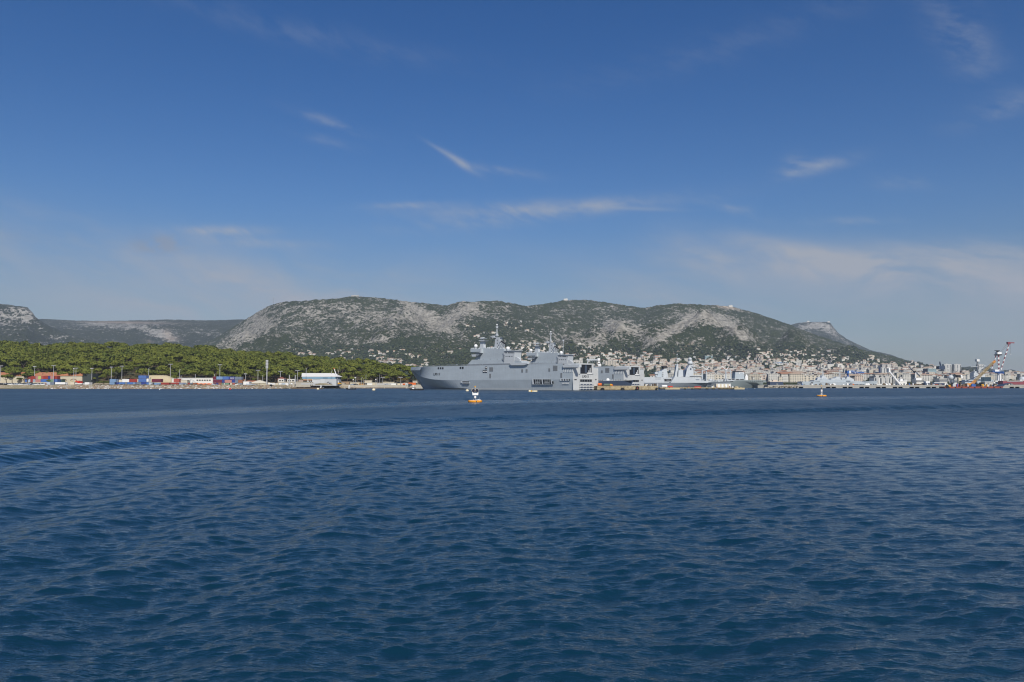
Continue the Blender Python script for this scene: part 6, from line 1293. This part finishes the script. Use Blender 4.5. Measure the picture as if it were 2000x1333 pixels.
# ---- larger blocks one can point at
def block(name, px0, px1, top, base, Y, dep, label, wall, floors, cols, style='win', roof=M_rf, cat='apartment block', rot=0.0, side=None):
    if 1350 < Y < 5000:
        Y = max(1420, min(surf((px0+px1)/2, base) or Y, 3900))
    z0 = PZ(base, Y); T = empty(name, (PQ((px0+px1)/2) * Y, Y, z0), rot, label, cat); L = (PQ(px1) - PQ(px0)) * Y; H = PZ(top, Y) - z0; w = MB().box(-L/2, L/2, 0, dep, -7, H)
    w.build('wall', wall, T); MB().box(-L/2 - .3, L/2 + .3, -.3, dep + .3, H, H + .8).box(-L*.2, L*.1, dep*.3, dep*.6, H + .8, H + 3).build('roof', roof, T)
    if side: MB().box(-L/2 - .25, -L/2 - .02, .3, dep - .3, 0, H - .5).build('shaded_side', side, T)  # dark sheet on the left wall; its shade is put into the colour
    if style == 'win':
        for f in range(floors):
            m = MB()
            for c in range(cols): x = -L/2 + L*(c + .5)/cols; m.box(x - L/cols*.28, x + L/cols*.28, -.12, .02, H*(f + .25)/floors, H*(f + .72)/floors)
            o = m.build('window_row', M_win, T); tag(o, kind='stuff')
    elif style == 'band':
        for f in range(floors): MB().box(-L/2*.97, L/2*.97, -.25, .02, H*(f + .2)/floors, H*(f + .62)/floors).build('window_band', M_win, T); MB().box(-L/2, L/2, -1.0, -.05, H*(f + .02)/floors, H*(f + .16)/floors).build('balcony', M_white, T)
    elif style == 'vert':
        for c in range(cols): x = -L/2 + L*(c + .5)/cols; MB().box(x - L/cols*.26, x + L/cols*.26, -.5, .02, H*.03, H*.95).build('window_strip', M_w4 if c % 2 else M_win, T)
    return T
M_tw = plaster('tower_white', (.60, .60, .58), .1); M_glz = plaster('green_glazing', (.28, .38, .40), .2)
g_ = block('office_tower', 1812, 1830.4, 720.6, 737, 1500, 26, 'wide office block with rows of pale green windows and shaded dark blue left side', M_glz, 6, 9, 'win', side=M_navyblue, rot=.16, cat='office block')
MB().box(-16.6, -15.3, 1, 25, -3, 17).build('blue_side', M_navyblue, g_) if False else None
for a, b, t_, bs, lb in ((1845, 1859.4, 712.2, 733, 'left of the pair of tall white residential towers'), (1864.6, 1878, 712.4, 733.5, 'right of the pair of tall white residential towers'), (1911, 1923.4, 712.6, 729, 'round-topped white tower behind the yellow crane boom')):
    T = block('tower_block', a, b, t_, bs, 1900, 16, lb, M_tw, 14, 5, 'vert', cat='tower block', side=M_w4); L = (PQ(b) - PQ(a)) * 1900; H = PZ(t_, 1900) - PZ(bs, 1900)
    MB().loft([[(L*.55*math.cos(k*PI/6), 8 + 9*math.sin(k*PI/6), z_) for k in range(12)] for z_ in (H - 1.5, H + 1.5)]).build('parapet', M_tw, T)
block('apartment_block', 1879.4, 1893.6, 724.6, 738, 1750, 14, 'pinkish cream apartment block right of the two towers', M_w3, 6, 5, side=M_rustb)
block('tower_block', 1721, 1736, 718.6, 735, 1650, 18, 'white square tower just left of the slanting white sheerlegs', M_tw, 8, 5, 'vert', cat='tower block', side=M_blue)
for i, (a, b, t_, bs, lb) in enumerate(((1664, 1675, 714.6, 721, 'stepped cream block at the left end of the hillside row'), (1667, 1684, 711.8, 718, 'broad cream block second in the hillside row'), (1686, 1696, 711, 718, 'cream block in the middle of the hillside row'), (1697, 1708, 711.8, 718.6, 'cream block with dark gaps fourth in the hillside row'), (1705, 1715.6, 709.6, 717.5, 'taller cream block at the right end of the hillside row'))): block('apartment_block', a, b, t_, bs, 2350, 14, lb + ' of flats', (M_w2, M_w1)[i % 2], 4, 5)
block('apartment_block', 1511, 1541, 709.4, 714.4, 2600, 14, 'long white and blue banded hillside building', M_tw, 2, 10, 'win', material('blue_roof', col=(.22, .30, .42)))
block('tower_block', 1555.6, 1564.6, 709.4, 717.4, 2500, 13, 'slim white block rising right of the long banded building', M_tw, 5, 3, cat='tower block')
block('apartment_block', 1420, 1438, 704.8, 708.6, 2700, 12, 'left one of two long pinkish-grey buildings on the slope', M_w4, 1, 9); block('apartment_block', 1444, 1462, 704.6, 708.4, 2700, 12, 'right one of two long pinkish-grey buildings on the slope', M_w4, 1, 9)
block('glass_hall', 1378, 1393, 695.4, 700.6, 2900, 18, 'pale blue-grey glazed hall standing alone on the slope', M_glz, 1, 6, cat='hall'); block('apartment_block', 1384, 1394.4, 701.4, 707, 2800, 14, 'cream terraced building below the glazed hall', M_w2, 2, 4)
block('villa', 1354, 1360, 690, 694.4, 3000, 12, 'bright white villa above the ball radome', M_tw, 1, 3, cat='villa'); block('villa', 1354.6, 1359.6, 697, 701, 2900, 11, 'white villa below the bright one near the ball radome', M_tw, 1, 3, cat='villa')
block('villa', 1421, 1430, 696.2, 699.6, 2900, 12, 'white twin-roofed villa, left of two', M_tw, 1, 4, cat='villa', roof=M_r2); block('villa', 1436.4, 1446, 695.8, 699.6, 2900, 12, 'white twin-roofed villa, right of two', M_tw, 1, 4, cat='villa', roof=M_r2)
block('tower_block', 1511.6, 1521.6, 721, 733, 1900, 14, 'cream tower with vertical stripes above the grey-green ship bow', M_w2, 7, 4, 'vert', cat='tower block')
block('apartment_block', 1488, 1503, 733, 746, 1600, 14, 'cream banded block left of the white one above the ship bow', M_w1, 5, 5, 'band'); block('apartment_block', 1503.6, 1524.6, 732, 746.5, 1560, 16, 'wide white banded block above the rocky quay end', M_tw, 5, 6, 'band'); block('apartment_block', 1535, 1551, 733.6, 745.5, 1600, 14, 'cream block with many windows right of the wide white one', M_w2, 5, 5)
block('warehouse', 1504, 1529.6, 746.4, 751.5, 1150, 14, 'low quay building with dark blue side and flat pale roof', M_navyblue, 1, 5, 'none', M_w3, cat='warehouse'); block('apartment_block', 1181.6, 1204.4, 705.4, 718, 1900, 14, 'yellowish cream block above the left part of the second stern', M_w2, 6, 7); block('apartment_block', 1240, 1255, 713, 718, 1900, 14, 'long cream block above the second hangar opening', M_w1, 3, 6)
block('apartment_block', 1116, 1138.4, 704.4, 712, 1800, 14, 'long cream building above the first ship stern', M_w1, 3, 7); block('apartment_block', 1734.6, 1762, 730.2, 737, 1500, 14, 'long cream building right of the sheerlegs head', M_w1, 3, 9); block('apartment_block', 1767, 1782, 731, 737, 1500, 14, 'square cream building left of the dark jib crane', M_w2, 3, 5)
block('apartment_block', 1652.4, 1660.6, 718.6, 722.6, 2000, 12, 'pink building above the blue crane cabin', M_w3, 2, 4)
for a, b, t_, lb in ((1708, 1728, 738.6, 'left white industrial building with tall openings behind the quay'), (1728.6, 1742, 739, 'middle white industrial building with tall openings'), (1745, 1756, 740.4, 'white industrial building behind the sheerlegs struts'), (1757.4, 1770, 740.6, 'right white industrial building behind the quay')): block('workshop', a, b, t_, 750, 1120, 16, lb, M_tw, 1, 4, 'vert', cat='workshop')
block('shed', 1757, 1771.4, 745, 750.4, 1040, 12, 'white sloping-roofed quay shed right of the sheerlegs feet', M_wplaster, 1, 3, 'none', M_white, cat='shed')
for i, (a, b, t_, bs, Yb) in enumerate(((1927,1950,730.4,734,1700),(1952,1978,730.6,734.6,1720),(1982,2003,727.6,731,1900),(1928,1946,735,739,1500),(1955,1975,735.4,739.4,1480),(1978,1999,736,740,1500),(1790,1806,741,746,1300),(1812,1832,739.6,745,1400),(1835,1850,740.4,746,1300),(1864,1880,741.6,747,1250))): block('long_building', a, b, t_, bs, Yb, 14, 'long low white building, ' + ('upper left of the rows behind the floating crane', 'upper right of the rows behind the floating crane', 'highest at the right edge', 'lower left of the rows behind the floating crane', 'lower middle of the rows behind the floating crane', 'lower row at the right edge', 'below the dark jib crane', 'right below the green-windowed office block', 'left of the storage sphere', 'behind the black-topped cream funnel')[i], M_tw if i % 2 else M_w1, 2, 8, 'band', cat='building')
block('summit_fort', 684, 699, 577.4, 579.5, 5150, 12, 'pale stone fort on the highest summit of the ridge', M_w4, 1, 4, 'none', M_w4, cat='fort'); block('summit_building', 721, 730, 581.6, 583.8, 5100, 10, 'white building just right of the summit fort', M_tw, 1, 4, 'none', M_tw, cat='building'); block('hilltop_fort', 390, 444, 684, 686.8, 2600, 12, 'long pale wall showing above the wood crest', M_w1, 1, 9, 'none', M_w1, cat='wall')
T = empty('radio_mast', (PQ(531) * 5150, 5150, PZ(592, 5150)), 0, 'thin radio mast on the left shoulder of the ridge', 'mast'); MB().tube((0, 0, 0), (0, 0, 34), 1.3, .7, 5).build('pole', M_vent, T)
for px, row, Y_, lb in ((1428, 597.5, 5200, 'small building at the pale summit clearing'), (1620, 628.5, 8600, 'radar building at the right end of the distant peak'), (1580, 627.8, 8600, 'radar building at the left end of the distant peak'), (1105, 584.5, 5200, 'small pale building on the middle hump')): tag(MB().box(PQ(px)*Y_ - 12, PQ(px)*Y_ + 14, Y_ - 12, Y_ + 2, PZ(row, Y_) - 10, PZ(row, Y_) + 1).box(PQ(px)*Y_ + 3, PQ(px)*Y_ + 6, Y_ - 9, Y_, PZ(row, Y_) + 1, PZ(row, Y_) + 5).build('summit_building', M_w1), lb, 'building')

# ================================================================ DOCKYARD BEHIND THE QUAY
def kit(name, label, cat, Y, px_ref, parts):
    """a thing facing the water at depth Y; each part lists boxes (px0,px1,row0,row1,near,depth) and bars ((px,row),(px,row),r)"""
    x0 = PQ(px_ref) * Y; T = empty(name, (x0, Y, 0), 0, label, cat); made = {}
    for p in parts:
        nm, mat, shapes = p[:3]; m = MB()
        for s in shapes:
            if isinstance(s[0], tuple): (a, b), (c, d), r = s[:3]; o1, o2 = (s[3], s[4]) if len(s) > 4 else (0, 0); m.tube((PQ(a, b)*(Y) - x0, o1, PZ(b, Y)), (PQ(c, d)*Y - x0, o2, PZ(d, Y)), r, r, 6)
            elif len(s) == 3: m.ball((PQ(s[0], s[1])*Y - x0, 0, PZ(s[1], Y)), s[2], 16, 10)
            else: a, b, c, d, o_, dp = s; m.box(PQ(a, c)*Y - x0, PQ(b, c)*Y - x0, o_, o_ + dp, PZ(d, Y), PZ(c, Y))
        made[nm] = m.build(nm, mat, made.get(p[3]) if len(p) > 3 else T, any(len(s) == 3 and not isinstance(s[0], tuple) for s in shapes))
    return T
kit('sheerlegs', 'slanting white twin-leg sheerlegs crane standing on the long quay', 'crane', 932, 1748, [('leg', M_white, [((1735.4, 727), (1756.6, 753.2), .85, -3, -3)]), ('leg', M_white, [((1737.2, 724), (1762.2, 752.8), .85, 3, 3)]), ('brace', M_white, [((1742, 735), (1744.4, 733), .3, -3, 3), ((1748, 742.4), (1751, 740), .3, -3, 3), ((1753, 748.6), (1756, 746), .3, -3, 3)]), ('head', M_white, [(1730, 1737, 718.4, 719.6, -3, 6), (1733.6, 1736.6, 719.6, 727, -3, 6)]), ('back_stay', M_steel, [((1736, 720), (1729, 745), .25), ((1735.2, 728), (1735.2, 736), .3)])])
kit('blue_crane', 'blue dockyard crane with long lowered lattice jib above the frigate', 'crane', 1150, 1662, [('cabin', M_blue, [(1652.6, 1656.4, 724.6, 730, -4, 8)]), ('white_cabin', M_white, [(1656.5, 1659.2, 724.8, 729.6, -4, 8)]), ('jib', M_blue, [((1659, 725.6), (1688, 728.6), .5), ((1659, 729.4), (1688, 729), .5)] + [((1660 + i*4, 725.8 + i*.4), (1662 + i*4, 729.4), .3) for i in range(7)]), ('tower', M_blue, [((1656, 730), (1656, 750), 1.2)]), ('back_stay', M_blue, [((1660, 725), (1674, 722.4), .25), ((1674, 722.4), (1687, 728), .25)])])
kit('jib_crane', 'dark slender jib crane leaning over a white pedestal', 'crane', 1180, 1788, [('jib', M_navyblue, [((1775, 716), (1787, 729), .7), ((1787, 726), (1797, 735.6), .8), ((1773, 719), (1786, 727), .3)]), ('pedestal', M_white, [((1788.2, 728), (1788.4, 745), 1.0), (1787, 1798, 739, 743, -3, 6)]), ('counterweight', M_black, [(1784, 1788, 724.4, 727, -2, 4)])])
kit('small_crane', 'small dark crane on the skyline left of the two tall towers', 'crane', 1800, 1836, [('jib', M_navyblue, [((1835.4, 706.8), (1838, 716), 1.2), ((1834.6, 709), (1836.6, 716), .6)]), ('base', M_navyblue, [(1831, 1842, 715.6, 722, -6, 12)])])
kit('storage_sphere', 'pale round storage sphere behind the quay', 'tank', 1120, 1857, [('sphere', M_navyl, [(1857, 737.6, 3.5)]), ('leg', M_steel, [((1854.4, 739), (1854.4, 748), .3)]), ('leg', M_steel, [((1859.6, 739), (1859.6, 748), .3)])])
kit('ship_funnel', 'cream ship funnel with black cap among the dockyard gear', 'funnel', 1080, 1872, [('stack', M_cream, [(1870.6, 1876, 738, 750, -2, 4)]), ('cap', M_black, [(1868.6, 1874.6, 733.4, 737.6, -2.4, 5)]), ('dome', M_white, [(1877, 734.6, 1.5)]), ('mast', M_white, [(1874.4, 1879, 736, 739, -2, 3)])])
kit('radio_tower', 'thin tower with white box head left of the round-topped tower', 'tower', 1850, 1909, [('shaft', M_vent, [((1909, 706), (1909.4, 722), 1.7)]), ('head', M_white, [(1906.2, 1911.6, 702.2, 706.6, -3.5, 7)])])
lat = lambda a, b, w, n, r: [((a[0]-w, a[1]), (b[0]-w*.6, b[1]), r, -1.5, -1.5), ((a[0]+w, a[1]), (b[0]+w*.6, b[1]), r, 1.5, 1.5)] + [((a[0]+(b[0]-a[0])*i/n + (-w if i % 2 else w), a[1]+(b[1]-a[1])*i/n), (a[0]+(b[0]-a[0])*(i+1)/n + (w if i % 2 else -w), a[1]+(b[1]-a[1])*(i+1)/n), r*.6, 0, 0) for i in range(n)]
def striped(T_parts, a, b, w, bands, r, nm):
    for i in range(bands):
        p = (a[0]+(b[0]-a[0])*i/bands, a[1]+(b[1]-a[1])*i/bands); q = (a[0]+(b[0]-a[0])*(i+1)/bands, a[1]+(b[1]-a[1])*(i+1)/bands)
        T_parts.append((nm, M_white if i % 2 == 0 else M_cr, [((p[0]-w, p[1]), (q[0]-w, q[1]), r, -1.6, -1.6), ((p[0]+w, p[1]), (q[0]+w, q[1]), r, 1.6, 1.6), ((p[0]-w, p[1]), (q[0]+w, q[1]), r*.5), ((p[0]+w, p[1]), (q[0]-w, q[1]), r*.5)]))
M_cr = paint('crane_red', (.22, .06, .075), .5, .2)
pp = [('base_platform', M_blue, [(1935, 1956.6, 726.4, 727.8, -5, 10), (1946, 1957.4, 727.8, 730, -4, 8)]), ('cabin', M_white, [(1940, 1946.6, 722.4, 726.2, -4, 8)]), ('pedestal', M_white, [((1950, 730), (1950, 745), 1.9)])]
striped(pp, (1951.0, 726), (1950.2, 694.6), 1.9, 8, .62, 'tower_section'); striped(pp, (1936.6, 721), (1945.2, 695), .9, 6, .4, 'back_leg'); striped(pp, (1955, 722.6), (1970.4, 673.6), 1.4, 12, .55, 'jib_section')
pp += [('machine_house', M_white, [(1945.6, 1953.6, 688.4, 692.2, -3, 6)]), ('top_platform', M_black, [(1944, 1954.6, 692.6, 694.6, -3, 6), (1944, 1951.4, 684.8, 685.8, -2, 4), (1946.6, 1949.6, 685.8, 688.6, -1, 2)]), ('jib_head', M_cr, [(1967, 1972, 668.4, 673, -1.6, 3.2), (1971, 1980.4, 669, 671, -1, 2)]), ('hoist_rope', M_vent, [((1953, 689), (1967, 671), .16), ((1953.6, 692), (1968, 673), .16), ((1974, 671), (1974, 692), .14)]), ('hook', M_white, [(1973.4, 1974.6, 691.6, 693, -.4, .8)])]
kit('harbour_crane', 'tall red and white banded lattice crane at far right', 'crane', 1060, 1950, pp)
kit('portal_gantry', 'white portal frame and columns below the red and white crane', 'gantry', 1020, 1950, [('column', M_white, [(1951.4, 1953.6, 731, 753, -1, 2)]), ('column', M_white, [(1955.6, 1957.4, 741, 753, -1, 2)]), ('column', M_white, [(1939, 1942, 744, 753, -2, 3)]), ('beam', M_white, [(1938.4, 1965, 744, 746, -2, 3), (1958, 1964, 746, 751.6, -2, 2)]), ('dark_panel', M_navyblue, [(1943, 1949.4, 747, 750.6, -1.8, 1)])])
kit('naval_vessel', 'grey naval vessel superstructure with white dome left of the yellow boom', 'ship', 1120, 1905, [('superstructure', M_navyl, [(1898, 1906, 728.6, 742, -5, 10), (1900.4, 1904, 725.6, 729, -4, 8), (1906, 1920, 731.6, 743, -5, 10)]), ('mast', M_navyl, [((1902.6, 725.6), (1902.6, 722.6), .6), ((1916.6, 731), (1915, 724), .4), ((1896, 717.2), (1926, 715), .3), ((1910, 724), (1921.6, 717.6), .4)]), ('platform', M_vent, [(1911, 1919, 715.8, 717.2, -1.5, 3), (1919, 1922.6, 721, 724, -1.5, 3)]), ('dome', M_white, [(1920.6, 726.6, 1.7)]), ('hull', M_navy, [(1880, 1936, 742, 751, -6, 12)])])
kit('lattice_jib', 'dark blue lowered lattice jib behind the yellow boom', 'crane', 1075, 1905, [('jib', M_navyblue, lat((1886, 745), (1919, 731), 1.6, 8, .5)), ('hull', M_navyblue, [(1876, 1900, 744.4, 746.4, -3, 6)]), ('glass_shed', M_glz, [(1919, 1932, 737, 745.4, -4, 8)])])
kit('docked_ship', 'dark hull with red waterline moored behind the quay left of the barge', 'ship', 985, 1820, [('hull', M_navyblue, [(1803, 1842, 748.6, 752.4, -4, 8)]), ('waterline_band', M_rustb, [(1812, 1836, 750.6, 752.2, -4.2, .2)]), ('superstructure', M_white, [(1806, 1814, 745.2, 748.6, -3, 6), (1822, 1832, 747.4, 748.6, -3, 6)]), ('bow_gear', M_wood, [(1774, 1800, 750.4, 752.6, -2, 4)])])
kit('maroon_ship', 'maroon hulled ship with grey dome at the right edge', 'ship', 1000, 1980, [('hull', M_cr, [(1954, 2016, 744.6, 751.6, -5, 10)]), ('rail', M_w3, [(1954, 2016, 744, 744.6, -5.1, 10)]), ('upper_rail', M_navyl, [(1962, 1992, 744.8, 745.6, -5.4, .3)]), ('dome', M_navyl, [(1997, 742, 4.0)]), ('dome_base', M_navyl, [(1989, 2005, 741.6, 746, -3, 6)]), ('post', M_steel, [((1982.6, 741), (1982.6, 753), .3)])])
kit('quay_building', 'low grey shed with slanted roof behind the barge deck', 'shed', 1010, 1930, [('wall', M_w4, [(1921, 1938, 746.6, 752, -3, 8)]), ('roof', M_navyl, [(1920, 1939, 745.6, 746.6, -3.4, 9)]), ('door', M_vent, [(1926, 1929, 748, 752, -3.2, .3)])])
def crane_barge():
    Y = 905; x0 = PQ(1900) * Y; T = empty('crane_barge', (x0, Y, 0), 0, 'rust red crane barge with raised dark ramp at its right end', 'barge'); X = lambda px: PQ(px) * Y - x0; zt = PZ(755.4, Y)
    MB().prism([(X(1845), 0 - .6), (X(1953), -.6), (X(1957), .4), (X(1960), zt), (X(1845), zt)], 'y', 0, 12).build('hull', M_rustb, T)
    MB().prism([(X(1951), zt - 1.8), (X(1955), zt - 1.8), (X(1964), PZ(752.2, Y)), (X(1975), PZ(749.8, Y)), (X(1976), PZ(749, Y)), (X(1964), PZ(750.6, Y)), (X(1955), PZ(754.6, Y))], 'y', .5, 11).build('ramp', M_navyblue, T)
    for i in range(9): MB().tube((X(1853 + i*12.6), -.25, .7), (X(1853 + i*12.6), .0, .7), .75, .75, 10).build('tyre', M_rubber, T)
    MB().box(X(1845), X(1950), -.06, .3, zt, zt + .9).build('bulwark', M_wood, T) if False else None
    MB().tube((X(1849.6), -.3, 2.0), (X(1849.6), .4, 2.0), 1.9, 1.9, 14).build('wheel', M_rubber, T)
    R = random.Random(3)
    kk = [('white', M_white), ('yellow', M_yellow), ('dark', M_black), ('grey', M_navyl), ('blue', M_blue), ('red', M_red), ('brown', M_wood)]
    for i in range(46):
        px = R.uniform(1850, 1948); k, mt = R.choice(kk); w_ = R.uniform(.8, 3.8); h_ = R.uniform(.7, 2.6) * (1.5 if mt is M_black and px < 1930 else 1); yy = R.uniform(.6, 9)
        tag(MB().box(X(px) + x0, X(px) + x0 + w_, Y + yy, Y + yy + 1.7, zt, zt + h_).box(X(px) + x0 + w_*.2, X(px) + x0 + w_*.8, Y + yy + .2, Y + yy + 1.4, zt + h_, zt + h_*1.3).build('deck_machine', mt), k + ' machinery block on the rust red crane barge', 'machinery', k + ' machinery on the crane barge')
    def L(a, b, w, n, mt, nm, par): 
        m = MB(); A = Vector((X(a[0]), 6, PZ(a[1], Y))); B = Vector((X(b[0]), 6, PZ(b[1], Y))); d = (B - A).normalized(); s = Vector((-d.z, 0, d.x)) * w; u_ = Vector((0, w, 0))
        for q in (s + u_, s - u_, -s + u_, -s - u_): m.tube(A + q, B + q*.8, .26, .26, 5)
        for i in range(n):
            p0 = A.lerp(B, i/n); p1 = A.lerp(B, (i+1)/n); m.tube(p0 + s - u_, p1 - s - u_, .18, .18, 4); m.tube(p0 - s - u_, p1 + s - u_, .18, .18, 4); m.tube(p0 + s + u_, p1 - s + u_, .18, .18, 4)
        return m.build(nm, mt, par)
    C = empty('crawler_crane', (x0, Y, 0), 0, 'yellow lattice-boom crane on the rust red barge', 'crane'); yel = paint('crane_yellow', (.62, .26, .03), .5, .2); gb = paint('weathered_boom', (.30, .22, .10), .5, .3)
    L((1903.4, 751), (1911, 743.6), 1.15, 5, yel, 'boom_foot', C); L((1911, 743.6), (1946.5, 709.2), 1.1, 22, gb, 'boom', C); L((1946.5, 709.2), (1951.4, 705.4), .9, 3, yel, 'boom_head', C)
    MB().box(X(1893), X(1905), 4, 8.5, zt + 1.2, zt + 3.6).build('machine_house', yel, C); MB().box(X(1891), X(1907), 3.6, 9, zt, zt + 1.1).build('crawler_tracks', M_rubber, C); MB().box(X(1903), X(1905.6), 3.7, 5.4, zt + 1.4, zt + 3.4).build('cab', M_glass, C)
    MB().tube((X(1896), 6, zt + 3.6), (X(1900), 6, PZ(741, Y)), .22).tube((X(1900), 6, PZ(741, Y)), (X(1949), 6, PZ(706.6, Y)), .12).tube((X(1922), 6, PZ(724, Y)), (X(1936), 6, PZ(714, Y)), .12).build('stay_rope', M_vent, C)
crane_barge()
for i, (px, t_, Y_) in enumerate(((1100, 661, 830),)):
    kit('ship_mast', 'thin mast with small platforms right of the second ship island', 'mast', Y_, px, [('pole', M_navyl, [((px, 716), (px, 664), .22)]), ('platform', M_navyl, [(px - 1.4, px + 1.4, 664, 666, -.5, 1), (px - 1, px + 1, 676, 677.4, -.5, 1), (px - .9, px + .9, 684, 685, -.5, 1)])])
kit('dock_gantry', 'grey dock gantry rising behind the nearest ship stern', 'gantry', 1100, 1157, [('post', M_navyl, [((1147.6, 716), (1147.6, 700.6), .8)]), ('beam', M_navyl, [(1146, 1168, 702, 704.6, -2, 4)]), ('truss', M_navyl, [((1150 + i*4, 704.6), (1154 + i*4, 708), .3) for i in range(4)])])
kit('striped_mast', 'white and black banded lattice mast behind the nearest ship stern', 'mast', 1090, 1170, [('section', M_white, [(1167, 1172, 700, 705, -1.5, 3)]), ('section', M_black, [(1167.6, 1171.6, 705, 706.6, -1.4, 2.8)]), ('section', M_white, [(1167.4, 1172, 706.6, 709.6, -1.5, 3)]), ('section', M_black, [(1168, 1171.4, 709.6, 711, -1.4, 2.8)]), ('section', M_white, [(1168, 1174, 711, 716, -1.5, 3)])])
def land_right():
    m = MB(); m.box(PQ(1480)*939, PQ(2500)*939, 939.2, 1400, -1, 3.2); tag(m.build('dockyard_ground', plaster('yard_concrete', (.30, .29, .26), .4)), kind='structure')
land_right()
SC.world.cycles.sampling_method = 'AUTOMATIC'
